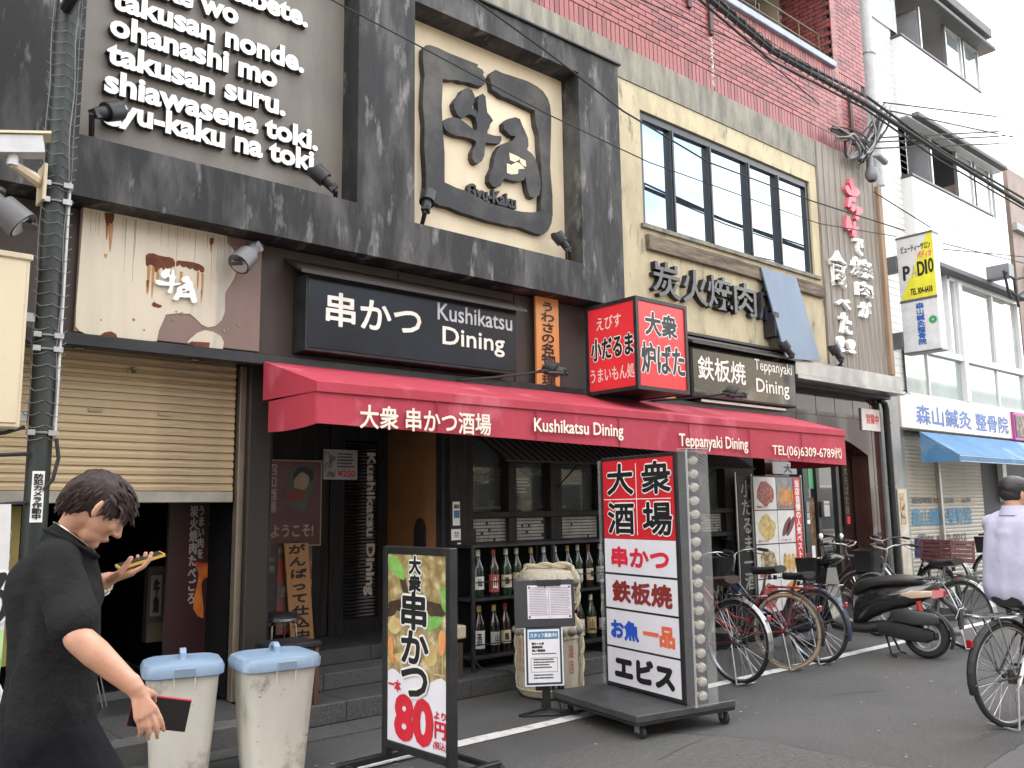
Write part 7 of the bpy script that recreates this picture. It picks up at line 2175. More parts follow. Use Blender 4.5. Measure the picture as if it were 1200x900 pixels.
    if crate:
        m = MB()
        for i in range(5):
            z = .76 + i * .055
            m.rbox(-.42, .06, -.2, -.19, z, z + .045, .003).rbox(-.42, .06, .19, .2, z, z + .045, .003).rbox(-.43, -.42, -.2, .2, z, z + .045, .003).rbox(.06, .07, -.2, .2, z, z + .045, .003)
        m.rbox(-.42, .06, -.19, .19, .75, .765, .003)
        for x, y in ((-.42, -.19), (.05, -.19), (-.42, .19), (.05, .19)):
            m.rbox(x - .008, x + .018, y - .012, y + .012, .75, 1.03, .003)
        m.build('crate', mat('wine_brown_crate', (.09, .03, .035), .5, c2=(.14, .06, .06), scale=9), t)
        mb = MB(); text_into(mb, 'A23', (-.13, .0, .80, .87), -.204, bold=.002); text_into(mb, 'A23', (-.13, .0, .91, .98), -.204, bold=.002); mb.build('crate_lettering', WHITE, t)
        loft(MB(), [[(p[0] + .14, p[1], p[2]) for p in rrect(.1, .38, .03, z)] for z in (.78, 1.03)]).build('purple_bag', mat('purple_tarp', (.07, .06, .16), .6), t)
    return t


bicycle('dark bicycle with a silver rear mudguard and wire basket, nearest the tower sign', (6.46, 4.62, 0), 5, 'wine', guard=SILVF, saddle_h=.84, brown=True)
bicycle('red bicycle with tan tyres and black saddle, second from the tower sign', (7.33, 4.68, 0), -3, 'red', tyre=TAN, guard=BLACKM, saddle_h=.88, lean=.05)
bicycle('navy mudguard bicycle just left of the black scooter', (7.82, 4.66, 0), 4, 'navy', guard=FRM['navy'], saddle_h=.80, basket='solid', lean=-.0)
bicycle('half hidden bicycle behind the scooter handlebar with black front basket', (10.1, 6.55, 0), 172, 'black', guard=SILVF, basket='solid', lean=.04)
bicycle('large wheeled bicycle with bright silver mudguard right of the scooter', (9.62, 4.04, 0), 14, 'silver', guard=SILVF, basket=None, saddle_h=.86, lean=.05)
bicycle('bicycle carrying a wine brown crate and purple bag behind the scooter tail', (11.75, 5.25, 0), 20, 'black', guard=BLACKM, basket=None, crate=True)
bicycle('distant silver bicycle with chrome wire basket in front of the clinic shutter', (14.6, 6.3, 0), 188, 'silver', guard=SILVF, lean=.05)
bicycle('distant wine coloured bicycle beside the dark bay, behind the rider', (14.6, 4.75, 0), 20, 'wine', guard=BLACKM, basket='solid', lean=.05)

# ================================================================ scooter
SB = mat('gloss_black_scooter', (.012, .012, .014), .16, c2=(.016, .016, .018), coat=.8)
SG = mat('matt_dark_plastic', (.02, .021, .022), .6, spec=.3)
sct = thing('scooter', 'black motor scooter with red tail lamp parked on its centre stand between the bicycles', 'scooter', (8.80, 4.06, 0), rz=math.radians(90 - 2), world=False)
sct.rotation_euler = (.03, 0, math.radians(90 + 9))


def swheel(cx, r, par):
    m = MB()
    m.tube([(cx, -.05, r), (cx, .05, r)], .028, 12)
    for i in range(3):
        a = .5 + 2 * PI * i / 3
        m.cbox((cx + .075 * math.cos(a), 0, r + .075 * math.sin(a)), (.13, .05, .035), Matrix.Rotation(-a, 3, 'Y'))
    torus(m, .135, .018, cx, r, -.03, 30, 6); torus(m, .135, .018, cx, r, .03, 30, 6)
    w = m.build('wheel', GALV, par)
    m = MB()
    n = 40
    prof = [(.128, -.035), (.15, -.052), (.185, -.05), (r - .008, -.03), (r, 0), (r - .008, .03), (.185, .05), (.15, .052), (.128, .035)]
    for i in range(n):
        a, b = 2 * PI * i / n, 2 * PI * (i + 1) / n
        for (r0, y0), (r1, y1) in zip(prof, prof[1:]):
            m.quad((cx + r0 * math.cos(a), y0, r + r0 * math.sin(a)), (cx + r0 * math.cos(b), y0, r + r0 * math.sin(b)), (cx + r1 * math.cos(b), y1, r + r1 * math.sin(b)), (cx + r1 * math.cos(a), y1, r + r1 * math.sin(a)), sm=True)
    m.build('tyre', RUBBER, w)
    return w


SW = .215
swheel(0, SW, sct)
swheel(1.2, SW, sct)


def ell(cx, w, z0, z1, n=14, sq=.75, tilt=0.):
    p = []
    for k in range(n):
        a = 2 * PI * k / n
        c, s_ = math.cos(a), math.sin(a)
        c = math.copysign(abs(c) ** sq, c); s_ = math.copysign(abs(s_) ** sq, s_)
        z = (z0 + z1) / 2 + (z1 - z0) / 2 * s_
        p.append((cx + tilt * (z - z0), w / 2 * c, z))
    return p


loft(MB(), [ell(-.36, .03, .70, .73), ell(-.33, .12, .63, .75), ell(-.22, .22, .55, .73), ell(-.05, .29, .47, .71), ell(.12, .32, .42, .69), ell(.28, .33, .36, .66), ell(.38, .30, .30, .62), ell(.44, .26, .27, .55), ell(.47, .2, .25, .45)]).build('rear_cowl', SB, sct)
loft(MB(), [ell(-.24, .14, .70, .75), ell(-.18, .22, .70, .785), ell(-.0, .27, .68, .80), ell(.15, .28, .67, .785), ell(.28, .27, .64, .76), ell(.40, .22, .58, .735), ell(.46, .14, .56, .68)]).build('seat', mat('black_vinyl_seat', (.02, .02, .021), .42, bump=.15, bscale=120), sct)
m = MB()
for s_ in (-1, 1):
    m.tube([(-.02, s_ * .1, .73), (-.22, s_ * .1, .765), (-.33, s_ * .07, .77), (-.35, 0, .77)], .011, 8)
m.build('grab_rail', BLACKM, sct)
loft(MB(), [ell(.42, .26, .22, .34), ell(.55, .34, .2, .31), ell(.75, .34, .2, .30), ell(.86, .3, .21, .34)]).build('floorboard', SG, sct)
loft(MB(), [[(.83, y, .24) for y in (-.15, -.1, 0, .1, .15)] + [(.87, y, .22) for y in (.13, .0, -.13)],
            [(.88, y, .45) for y in (-.19, -.12, 0, .12, .19)] + [(.99, y, .45) for y in (.14, .0, -.14)],
            [(.90, y, .68) for y in (-.19, -.12, 0, .12, .19)] + [(1.04, y, .68) for y in (.12, .0, -.12)],
            [(.90, y, .84) for y in (-.12, -.08, 0, .08, .12)] + [(.99, y, .84) for y in (.07, .0, -.07)]]).build('leg_shield', SB, sct)
loft(MB(), [ell(.78, .10, .93, .96), ell(.84, .2, .88, .99), ell(.92, .24, .86, .99), ell(1.0, .18, .85, .95), ell(1.04, .08, .86, .92)]).build('handlebar_cowl', SB, sct)
m = MB()
for s_ in (-1, 1):
    m.tube([(.9, s_ * .08, .93), (.86, s_ * .2, .955), (.80, s_ * .31, .955)], .011, 8)
hbs = m.build('handlebar', BLACKM, sct)
for s_ in (-1, 1):
    MB().tube([(.83, s_ * .24, .956), (.79, s_ * .335, .955)], .018, 10).build('grip', RUBBER, hbs)
    MB().tube([(.9, s_ * .26, .955), (.87, s_ * .36, .94)], .005, 6).build('brake_lever', ALU, hbs)
    mr = MB().tube([(.87, s_ * .19, .97), (.89, s_ * .25, 1.08), (.89, s_ * .27, 1.12)], .006, 7).build('mirror_arm', BLACKM, sct)
    MB().ball((.895, s_ * .29, 1.16), (.018, .06, .042), 14, 9).build('mirror_shell', BLACKM, mr)
    MB().ball((.885, s_ * .29, 1.16), (.012, .054, .037), 14, 9).build('mirror_glass', mat('mirror', (.8, .82, .85), .03, metal=1), mr)
MB().ball((1.03, 0, .90), (.03, .075, .045), 14, 9).build('headlamp', mat('lamp_glass', (.5, .5, .48), .1), sct)
m = MB()
arc_band(m, 1.2, SW, SW + .03, .12, math.radians(25), math.radians(170), 14)
m.build('front_mudguard', SB, sct)
m = MB()
for s_ in (-1, 1):
    m.tube([(1.2, s_ * .07, SW), (1.12, s_ * .065, .42), (1.04, s_ * .04, .55)], .018, 9)
m.tube([(1.04, 0, .5), (.95, 0, .88)], .025, 9)
m.build('front_fork', SG, sct)
arc_band(MB(), 0, SW, SW + .035, .12, math.radians(60), math.radians(205), 12).build('rear_mudguard', SG, sct)
m = MB()
loft(m, [[(.42, -y, z) for y, z in ((-.05, .2), (-.13, .22), (-.15, .27), (-.13, .33), (-.05, .34))], [(.2, -y, z) for y, z in ((-.05, .16), (-.15, .18), (-.17, .25), (-.15, .33), (-.05, .35))], [(-.02, -y, z) for y, z in ((-.05, .15), (-.13, .17), (-.15, .23), (-.13, .29), (-.05, .30))], [(-.09, -y, z) for y, z in ((-.05, .19), (-.10, .2), (-.11, .23), (-.10, .26), (-.05, .26))]])
m.build('engine_cover', SG, sct)
loft(MB(), [ell(-.13, .05, .35, .41, 16, .35), ell(-.10, .08, .33, .44, 16, .35), ell(.10, .09, .32, .47, 16, .35), ell(.27, .085, .35, .46, 16, .35), ell(.30, .05, .37, .44, 16, .35)]).xform(Matrix.Translation((-.02, .135, .0))).build('air_cleaner', mat('dark_grey_plastic', (.03, .032, .034), .5), sct)
m = MB().tube([(.3, -.1, .2), (.1, -.14, .17), (-.02, -.15, .2), (-.28, -.15, .27)], [.018, .03, .045, .04], 12)
m.build('exhaust', GALV, sct)
MB().tube([(-.02, .10, .30), (.03, .10, .55)], .026, 10).build('shock_absorber', mat('red_spring', (.4, .03, .02), .4), sct)
MB().tube([(-.035, .135, .30), (-.01, .135, .42)], .03, 10).build('spring_cover', CHROME, sct)
m = MB()
for s_ in (-1, 1):
    m.tube([(.36, s_ * .08, .2), (.30, s_ * .13, .03), (.25, s_ * .16, .012)], .012, 7)
m.tube([(.30, -.13, .03), (.30, .13, .03)], .01, 7)
m.build('centre_stand', BLACKM, sct)
m = MB()
loft(m, [[(-.30, y, z) for y, z in ((-.12, .58), (-.09, .66), (0, .68), (.09, .66), (.12, .58), (0, .56))], [(-.395, y, z) for y, z in ((-.07, .60), (-.05, .66), (0, .675), (.05, .66), (.07, .60), (0, .59))]])
m.build('tail_lamp', mat('red_tail_lens', (.3, .01, .012), .15, coat=.3), sct)
for s_ in (-1, 1):
    m = MB(); loft(m, [[(-.31, s_ * (.122 + a), b) for a, b in ((0, .60), (.004, .65), (0, .655))], [(-.12, s_ * (.142 + a), b) for a, b in ((0, .575), (.012, .61), (.004, .65))], [(-.03, s_ * (.15 + a), b) for a, b in ((0, .60), (.004, .61), (0, .615))]])
    m.build('indicator', mat('clear_amber_lens', (.55, .42, .33), .1, c2=(.5, .36, .25), scale=6, coat=1), sct)
pl = MB().rbox(-.475, -.47, -.085, .085, .39, .50, .003)
pl.xform(Matrix.Translation((-.44, 0, .45)) @ Matrix.Rotation(-.35, 4, 'Y') @ Matrix.Translation((.47, 0, -.445)))
pl.build('number_plate', mat('white_number_plate', (.72, .72, .70), .4), sct)
m = MB().tube([(-.28, 0, .58), (-.38, 0, .5), (-.44, 0, .40), (-.44, 0, .33)], .02, 7).rbox(-.46, -.44, -.06, .06, .30, .52, .006)
m.build('plate_holder', SG, sct)
MB().rbox(.92, 1.0, -.1, .1, .5, .58, .01).build('front_emblem_panel', mat('dark_grey_plastic', (.05, .052, .055), .4), sct)
mb = MB(); text_into(mb, '125', (-.02, .06, .585, .61), 0); mb.v = [(p[0] + .02, -.1675, p[2]) for p in mb.v]; mb.build('side_lettering', CHROME, sct)
bk_ = loft(MB(), [[(p[0] + 1.13, p[1], p[2]) for p in rrect(.24 * k_, .3 * k_, .04, z)] for k_, z in ((.85, .70), (1, .93), (1.02, .935), (.98, .935), (.84, .72))])
bk_.build('front_basket', BLACK, sct)
for o_ in KIDS[sct.name]:                                  # the seat sits well forward over the engine
    o_.location.x += {'rear_cowl': .2, 'seat': .2, 'grab_rail': .2, 'tail_lamp': .2, 'indicator': .2, 'number_plate': .13, 'plate_holder': .13, 'side_lettering': .2}.get(o_.name.split('.')[0], 0)


# ================================================================ people
SKIN = mat('warm_skin', (.52, .30, .205), .5, c2=(.42, .21, .14), scale=7, bump=.05, bscale=120)
SKIN.node_tree.nodes['Principled BSDF'].inputs['Subsurface Weight'].default_value = .12
SKIN.node_tree.nodes['Principled BSDF'].inputs['Subsurface Radius'].default_value = (.02, .008, .004)
LIP = mat('lip', (.42, .17, .13), .5)


def caps(mb, pts, rs, n=14):
    """chain of tapered capsules"""
    for i in range(len(pts) - 1):
        a, b = Vector(pts[i]), Vector(pts[i + 1])
        d = (b - a)
        L = d.length
        d.normalize()
        ra, rb = rs[i], rs[i + 1]
        q, rr_ = [], []
        for k in range(5):
            t = PI / 2 * k / 4
            q.append(a - d * ra * math.cos(t)); rr_.append(max(ra * math.sin(t), .0004))
        for k in range(5):
            t = PI / 2 * k / 4
            q.append(b + d * rb * math.sin(t)); rr_.append(max(rb * math.cos(t), .0004))
        mb.tube(q, rr_, n)
    return mb


def fuse(mb, name, m, parent, vox, smooth=4, shrink=.5, disp=0., dsc=9.):
    """the overlapping closed shapes become one continuous surface"""
    off = WROOT.get(parent.name) if parent is not None else None
    me = mb.data(name, m, off)
    o = bpy.data.objects.new(name, me)
    COL.objects.link(o)
    r = o.modifiers.new('r', 'REMESH')
    r.mode = 'VOXEL'
    r.voxel_size = vox
    s = o.modifiers.new('s', 'SMOOTH')
    s.factor = shrink
    s.iterations = smooth
    dg = bpy.context.evaluated_depsgraph_get()
    me2 = bpy.data.meshes.new_from_object(o.evaluated_get(dg))
    o.modifiers.clear()
    o.data = me2
    me2.name = name
    bpy.data.meshes.remove(me)
    if disp:
        from mathutils import noise
        for v in me2.vertices:
            p = v.co
            a = noise.noise(Vector((p.x * dsc, p.y * dsc, p.z * dsc * .8))) + .5 * noise.noise(Vector((p.x * dsc * 2.3 + 3, p.y * dsc * 2.3, p.z * dsc * 1.3)))
            v.co = p + v.normal * disp * a
    me2.polygons.foreach_set('use_smooth', [True] * len(me2.polygons))
    if not me2.materials:
        me2.materials.append(m)
    if parent is not None:
        o.parent = parent
        KIDS.setdefault(parent.name, []).append(o)
    return o


def hand(mb, w, fwd, nrm, curl=(.5, .6, .4), spread=.12, thumb_side=1, s=1., thumb_curl=.5, curls=None):
    """palm with five separate fingers; w wrist, fwd towards the knuckles, nrm the way the palm faces"""
    w = Vector(w); fwd = Vector(fwd).normalized(); nrm = Vector(nrm)
    nrm = (nrm - fwd * nrm.dot(fwd)).normalized()
    lat = fwd.cross(nrm) * thumb_side                      # towards the thumb
    pal = basis(fwd)
    for k in (-.028, -.010, .008, .026):
        caps(mb, [w + fwd * .012 * s, w + fwd * .085 * s + lat * k * s], [.019 * s, .014 * s], 10)
    caps(mb, [w - fwd * .02, w + fwd * .02 * s], [.026 * s, .024 * s], 12)
    for i, (k, L) in enumerate(((.031, .94), (.011, 1.04), (-.010, .98), (-.029, .80))):
        c = curls[i] if curls else curl
        base = w + fwd * (.085 - .004 * abs(i - 1)) * s + lat * k * s
        d = (fwd + lat * spread * (1.5 - i) * .6).normalized()
        ang = 0
        p = base
        q = [p]
        for j, (l_, cc) in enumerate(zip((.042, .026, .020), c)):
            ang += cc
            dd = d * math.cos(ang) + nrm * math.sin(ang)
            p = p + dd * l_ * L * s
            q.append(p)
        caps(mb, q, [.0098 * s, .0088 * s, .0080 * s, .0070 * s], 10)
    tb = w + fwd * .022 * s + lat * .022 * s
    d1 = (lat * .75 + fwd * .65 + nrm * .35).normalized()
    t1 = tb + d1 * .042 * s
    d2 = (lat * (.45 - thumb_curl * .3) + fwd * .85 + nrm * (.25 + thumb_curl * .5)).normalized()
    t2 = t1 + d2 * .032 * s
    t3 = t2 + (d2 + nrm * .25 * thumb_curl).normalized() * .024 * s
    caps(mb, [tb, t1, t2, t3], [.015 * s, .0118 * s, .0098 * s, .0085 * s], 10)
    return lat


def head_shapes(mb, H, Rm, s=1.):
    """H centre of the skull, Rm: local x = face forward, y = left, z = crown"""
    T = lambda x, y, z: Vector(H) + Rm @ (Vector((x, y, z)) * s)
    mb.ball(T(-.012, 0, .028), (.096 * s, .074 * s, .088 * s), 22, 14, rot=Rm)          # skull
    mb.ball(T(.028, 0, -.01), (.066 * s, .064 * s, .085 * s), 20, 12, rot=Rm)           # face
    mb.ball(T(.035, 0, -.068), (.046 * s, .046 * s, .042 * s), 16, 10, rot=Rm)          # jaw
    mb.ball(T(.066, 0, -.094), (.021 * s, .022 * s, .018 * s), 12, 8, rot=Rm)           # chin
    mb.ball(T(.070, 0, .028), (.022 * s, .048 * s, .014 * s), 12, 8, rot=Rm)            # brow
    caps(mb, [T(.088, 0, .018), T(.104, 0, -.012), T(.112, 0, -.028)], [.008 * s, .010 * s, .012 * s], 10)   # nose
    for sd in (-1, 1):
        mb.ball(T(.100, sd * .011, -.034), (.010 * s, .008 * s, .007 * s), 10, 7, rot=Rm)
        mb.ball(T(.062, sd * .034, -.022), (.026 * s, .024 * s, .024 * s), 12, 8, rot=Rm)   # cheek
        e = Rm @ Matrix.Rotation(sd * -.35, 3, 'Z')
        mb.ball(T(-.004, sd * .079, -.008), (.017 * s, .007 * s, .031 * s), 14, 9, rot=e)   # ear
        mb.ball(T(-.010, sd * .085, .002), (.012 * s, .006 * s, .022 * s), 12, 8, rot=e)
    mb.ball(T(.088, 0, -.057), (.014 * s, .022 * s, .006 * s), 12, 7, rot=Rm)           # lips
    mb.ball(T(.085, 0, -.068), (.013 * s, .019 * s, .006 * s), 12, 7, rot=Rm)
    return T


def face_parts(par, T, Rm, s=1.):
    eye = MB(); br = MB()
    for sd in (-1, 1):
        MB().ball(T(.071, sd * .032, .004), (.012 * s, .013 * s, .008 * s), 12, 8, rot=Rm).build('eye', mat('eye_white', (.6, .58, .55), .2), par)
        MB().ball(T(.0795, sd * .033, .004), (.005 * s, .006 * s, .0055 * s), 10, 7, rot=Rm).build('iris', mat('dark_iris', (.02, .013, .01), .1), par)
        MB().ball(T(.074, sd * .032, .0105), (.013 * s, .0145 * s, .0045 * s), 12, 7, rot=Rm).build('eyelid', SKIN, par)
        caps(MB(), [T(.086, sd * .015, .024), T(.082, sd * .034, .030), T(.070, sd * .05, .026)], [.004 * s, .0045 * s, .003 * s], 7).build('eyebrow', mat('dark_hair', (.02, .013, .01), .6), par)
    MB().ball(T(.0965, 0, -.0625), (.006 * s, .019 * s, .0018 * s), 12, 7, rot=Rm).build('mouth', LIP, par)


def strands(mb, T, Rm, pts, n, L, w, rnd, dirf, s=1.):
    """hair locks: tapered curved strips rooted on the skull"""
    for _ in range(n):
        u, v = pts(rnd)
        c = Vector((-.012, 0, .028))
        nr = Vector((math.cos(v) * math.cos(u), math.cos(v) * math.sin(u), math.sin(v)))
        p0 = c + Vector((nr.x * .099, nr.y * .077, nr.z * .092))
        d = dirf(nr, u, v, rnd)
        q = []
        l_ = L * rnd.uniform(.7, 1.25)
        for k in range(5):
            t = k / 4
            p = p0 + nr * (.006 * math.sin(PI * t) + .001) + d * l_ * t + Vector((0, 0, -.010)) * t * t
            q.append(p)
        sd = nr.cross(d)
        if sd.length < 1e-4: continue
        sd.normalize()
        ws = [w * .8, w, w * .85, w * .5, w * .08]
        vs = []
        for p, w2 in zip(q, ws):
            vs += [T(*(p - sd * w2)), T(*(p + nr * .003)), T(*(p + sd * w2))]
        fs = []
        for k in range(4):
            a, b = k * 3, (k + 1) * 3
            fs += [(a, a + 1, b + 1, b), (a + 1, a + 2, b + 2, b + 1)]
        mb.add(vs, fs, 0, True)


# ---- the man with the telephones, walking to the right
man = thing('person', 'man in black t-shirt and dark trousers walking right while reading a yellow telephone', 'person', (.72, 3.02, 0))
J = {k: Vector(v) for k, v in dict(
    head=(0.798, 2.908, 1.518), neck=(0.752, 2.966, 1.42), chest=(0.74, 3.036, 1.246), belly=(0.744, 3.069, 1.049), pelvis=(0.741, 3.101, 0.891),
    rsh=(0.681, 2.852, 1.36), rel=(0.719, 2.724, 1.155), rwr=(0.851, 2.637, 1.015), lsh=(0.783, 3.218, 1.355), lel=(0.836, 3.255, 1.126), lwr=(0.874, 3.073, 1.285)).items()}
hd_ = math.radians(96)                                    # walking direction, from +y towards +x
fw = Vector((math.sin(hd_), math.cos(hd_), 0)); lf = Vector((-fw.y, fw.x, 0)); up = Vector((0, 0, 1))
pit = math.radians(38)
hx = (fw * math.cos(pit) - up * math.sin(pit)); hz = (up * math.cos(pit) + fw * math.sin(pit))
RH = Matrix((hx, lf, hz)).transposed()
body = MB()
TH = head_shapes(body, J['head'], RH, .93)
caps(body, [TH(-.02, 0, -.045), J['neck'] + up * .03 , J['neck'] - up * .05 - fw * .03], [.050, .053, .05], 16)
caps(body, [J['neck'] - up * .03, J['chest']], [.062, .085], 18)
for a, b, r0, r1 in (('chest', 'belly', .13, .125), ('belly', 'pelvis', .125, .135)):
    for sd in (-.06, .06):
        caps(body, [J[a] + lf * sd, J[b] + lf * sd], [r0 - .055, r1 - .055], 18)
for sh, el, wr in (('rsh', 'rel', 'rwr'), ('lsh', 'lel', 'lwr')):
    mid = J[el].lerp(J[wr], .3)
    caps(body, [J['chest'] + up * .08, J[sh], J[el], mid, J[wr]], [.05, .045, .040, .041, .026], 16)
# legs, mid-stride
pv = J['pelvis']
KN = {}
for nm, sd, kf, af in (('r', -.09, .22, -.02), ('l', .09, -.06, -.42)):
    hip = pv + lf * sd - up * .03
    knee = Vector((pv.x, pv.y, .50)) + lf * sd + fw * kf
    ank = Vector((pv.x, pv.y, .10 if nm == 'r' else .16)) + lf * sd + fw * (kf + (.08 if nm == 'r' else -.30))
    toe = ank + fw * .15 - up * (.06 if nm == 'r' else .09)
    KN[nm] = (hip, knee, ank, toe)
    caps(body, [hip, knee, ank], [.085, .058, .04], 16)
    caps(body, [ank - fw * .03 - up * .03, toe], [.035, .028], 12)
# right hand closed round the red-cased tablet, left hand under the yellow telephone
rf = (J['rwr'] - J['rel']).normalized()
fr = (rf * .5 - up * .72 + fw * .12).normalized()
nr_ = Vector((0, 1, 0)) * .85 - fw * .25
hand(body, J['rwr'], fr, nr_, thumb_side=1, curls=((.02, .22, .25), (.06, .26, .25), (.10, .32, .3), (.14, .36, .3)), spread=.07, s=.92, thumb_curl=1.1)
lfw = (fw * .92 + up * .28).normalized()
hand(body, J['lwr'], lfw, up * .95 - fw * .27, thumb_side=1, curls=((.15, .35, .35), (.18, .4, .35), (.22, .45, .4), (.3, .5, .4)), thumb_curl=.8)
bo = fuse(body, 'body', SKIN, man, .0052, 3, .45)
face_parts(man, TH, RH, .93)
# t-shirt
ts = MB()
caps(ts, [J['neck'] - up * .015 - fw * .015, J['chest']], [.078, .128], 22)
for sd in (-.07, .07):
    caps(ts, [J['chest'] + lf * sd, J['belly'] + lf * sd, J['pelvis'] + lf * sd * 1.1 - up * .01], [.108, .114, .124], 22)
caps(ts, [J['chest'] - fw * .025 + up * .03, J['belly'] - fw * .02], [.128, .112], 20)
for sh, el, f_ in (('rsh', 'rel', .74), ('lsh', 'lel', .8)):
    caps(ts, [J['chest'] + up * .10, J[sh] + up * .004, J[sh].lerp(J[el], .4), J[sh].lerp(J[el], f_)], [.085, .066, .066, .067], 20)
TSH = mat('black_cotton', (.013, .013, .014), .9, c2=(.018, .018, .019), scale=5, bump=.9, bscale=11, spec=.15)
shirt = fuse(ts, 't_shirt', TSH, man, .009, 5, .5, .012, 7)
col_ = MB()
cN = J['neck'] - up * .012 - fw * .008
axn = (up * .85 + fw * .5).normalized()
e1 = lf; e2 = axn.cross(e1)
col_.tube([cN + e1 * .083 * math.cos(2 * PI * i / 28) + e2 * .088 * math.sin(2 * PI * i / 28) + axn * .006 for i in range(28)], .0065, 8, closed=True)
col_.build('collar_band', TSH, man)
nk = MB()
nk.tube([cN + e1 * .074 * math.cos(2 * PI * i / 30) + e2 * .078 * math.sin(2 * PI * i / 30) + axn * (.024 + .012 * math.sin(2 * PI * i / 30)) for i in range(30)], .0022, 6, closed=True)
nk.build('necklace', mat('thin_silver_chain', (.5, .48, .42), .3, metal=1), man)
TRO = mat('dark_navy_trousers', (.009, .010, .013), .9, c2=(.014, .015, .019), spec=.15, scale=5, bump=.5, bscale=8)
tr_ = MB()
for sd in (-.07, .07):
    caps(tr_, [pv + lf * sd + up * .03, pv + lf * sd - up * .05], [.120, .122], 20)
for nm in 'rl':
    hip, knee, ank, toe = KN[nm]
    caps(tr_, [hip, knee, ank + up * .02], [.115, .088, .066], 18)
fuse(tr_, 'trousers', TRO, man, .011, 4, .5, .012, 7)
for nm in 'rl':
    hip, knee, ank, toe = KN[nm]
    sh = MB()
    caps(sh, [ank - fw * .045 - up * .04, toe + fw * .01], [.042, .036], 14).ball(ank - fw * .01 - up * .02, (.055, .045, .05), 14, 9)
    fuse(sh, 'shoe', mat('black_shoe', (.015, .015, .016), .5), man, .007, 3, .5)
# hair
HAIR = mat('dark_brown_hair', (.018, .011, .010), .55, spec=.3, c2=(.032, .019, .016), scale=22, stretch=(1, 1, 3))
hr = MB()
hr.ball(TH(-.014, 0, .034), (.096, .077, .085), 24, 16, rot=RH)
hr.ball(TH(.03, 0, .058), (.066, .066, .052), 20, 12, rot=RH)
hr.ball(TH(-.052, 0, -.005), (.054, .062, .062), 18, 12, rot=RH)
hair = fuse(hr, 'hair', HAIR, man, .006, 2, .5, .006, 40)
rnd = random.Random(21)
hs = MB()
strands(hs, TH, RH, lambda r: (r.uniform(-PI, PI), r.uniform(.15, 1.5)), 560, .042, .0055, rnd, lambda n, u, v, r: (Vector((.6, r.uniform(-.3, .3), -.25)) + (n * Vector((1, 1, 0)).length * .15)).normalized() if n.x > -.1 else Vector((-.15, r.uniform(-.25, .25), -.85)).normalized(), .93)
strands(hs, TH, RH, lambda r: (PI + r.uniform(-1.15, 1.15), r.uniform(-.75, .25)), 280, .036, .005, rnd, lambda n, u, v, r: Vector((-.10, r.uniform(-.15, .15), -.9)).normalized(), .93)
strands(hs, TH, RH, lambda r: (r.uniform(-.95, .95), r.uniform(.25, .75)), 170, .040, .0055, rnd, lambda n, u, v, r: Vector((.35, n.y * .6 + r.uniform(-.2, .2), -.75)).normalized(), .93)
for sg in (-1, 1):
    strands(hs, TH, RH, lambda r, sg=sg: (sg * r.uniform(.95, 1.5), r.uniform(.0, .5)), 60, .042, .005, rnd, lambda n, u, v, r: Vector((.12, n.y * .1, -.95)).normalized(), .93)
tag(hs.build('hair_locks', HAIR, man), kind='stuff')
# bracelet
bw = MB()
ax = (J['lwr'] - J['lel']).normalized()
e1 = ax.orthogonal().normalized(); e2 = ax.cross(e1)
for i in range(16):
    a = 2 * PI * i / 16
    bw.ball(J['lwr'] - ax * .012 + (e1 * math.cos(a) + e2 * math.sin(a)) * .033, .0075, 8, 6)
tag(bw.build('beaded_bracelet', mat('cream_beads', (.62, .58, .48), .3), man), kind='stuff')
bw = MB().tube([J['lwr'] - ax * .03 + (e1 * math.cos(2 * PI * i / 20) + e2 * math.sin(2 * PI * i / 20)) * .034 for i in range(20)], .006, 7, closed=True)
bw.build('watch_band', CHROME, man)
# telephones held
ph = thing('yellow_telephone', 'smartphone in a yellow case held up in the left hand of the walking man', 'phone', tuple(J['lwr'] + lfw * .13 + up * .02))
a_ = (fw * .95 + up * .27).normalized(); n_ = (up * .95 - fw * .27 - Vector((0, 1, 0)) * .10); n_ = (n_ - a_ * n_.dot(a_)).normalized()
Rp = Matrix((n_.cross(a_) * 1, n_, a_)).transposed()
Rp = Matrix((a_, n_.cross(a_), n_)).transposed()
pc0 = J['lwr'] + lfw * .125 + n_ * .026
MB().cbox(pc0, (.145, .072, .009), Rp).build('case', mat('yellow_case', (.75, .48, .10), .4), ph)
MB().cbox(pc0 + n_ * .0055, (.135, .064, .002), Rp).build('screen', mat('dark_screen', (.008, .008, .01), .25, spec=.25), ph)
tb_ = thing('red_cased_tablet', 'black screened tablet in a red case hanging from the right hand of the walking man', 'tablet', tuple(J['rwr'] + fr * .1))
a_ = (fw * .93 - up * .22 - Vector((0, 1, 0)) * .1).normalized(); n_ = (-Vector((0, 1, 0)) * .93 + up * .25 - fw * .2); n_ = (n_ - a_ * n_.dot(a_)).normalized()
Rt = Matrix((a_, n_.cross(a_), n_)).transposed()
TS = 1 if n_.cross(a_).z > 0 else -1
tc0 = Vector((0.931, 2.638, 0.929)) + Vector((.0, .026, 0))
MB().cbox(tc0, (.160, .084, .010), Rt).cbox(tc0 + Rt @ Vector((0, .043 * TS, 0)), (.163, .007, .015), Rt).build('case', mat('red_case', (.55, .03, .06), .4), tb_)
MB().cbox(tc0 + n_ * .006, (.161, .085, .003), Rt).build('screen', mat('dark_screen', (.008, .008, .01), .25, spec=.25), tb_)

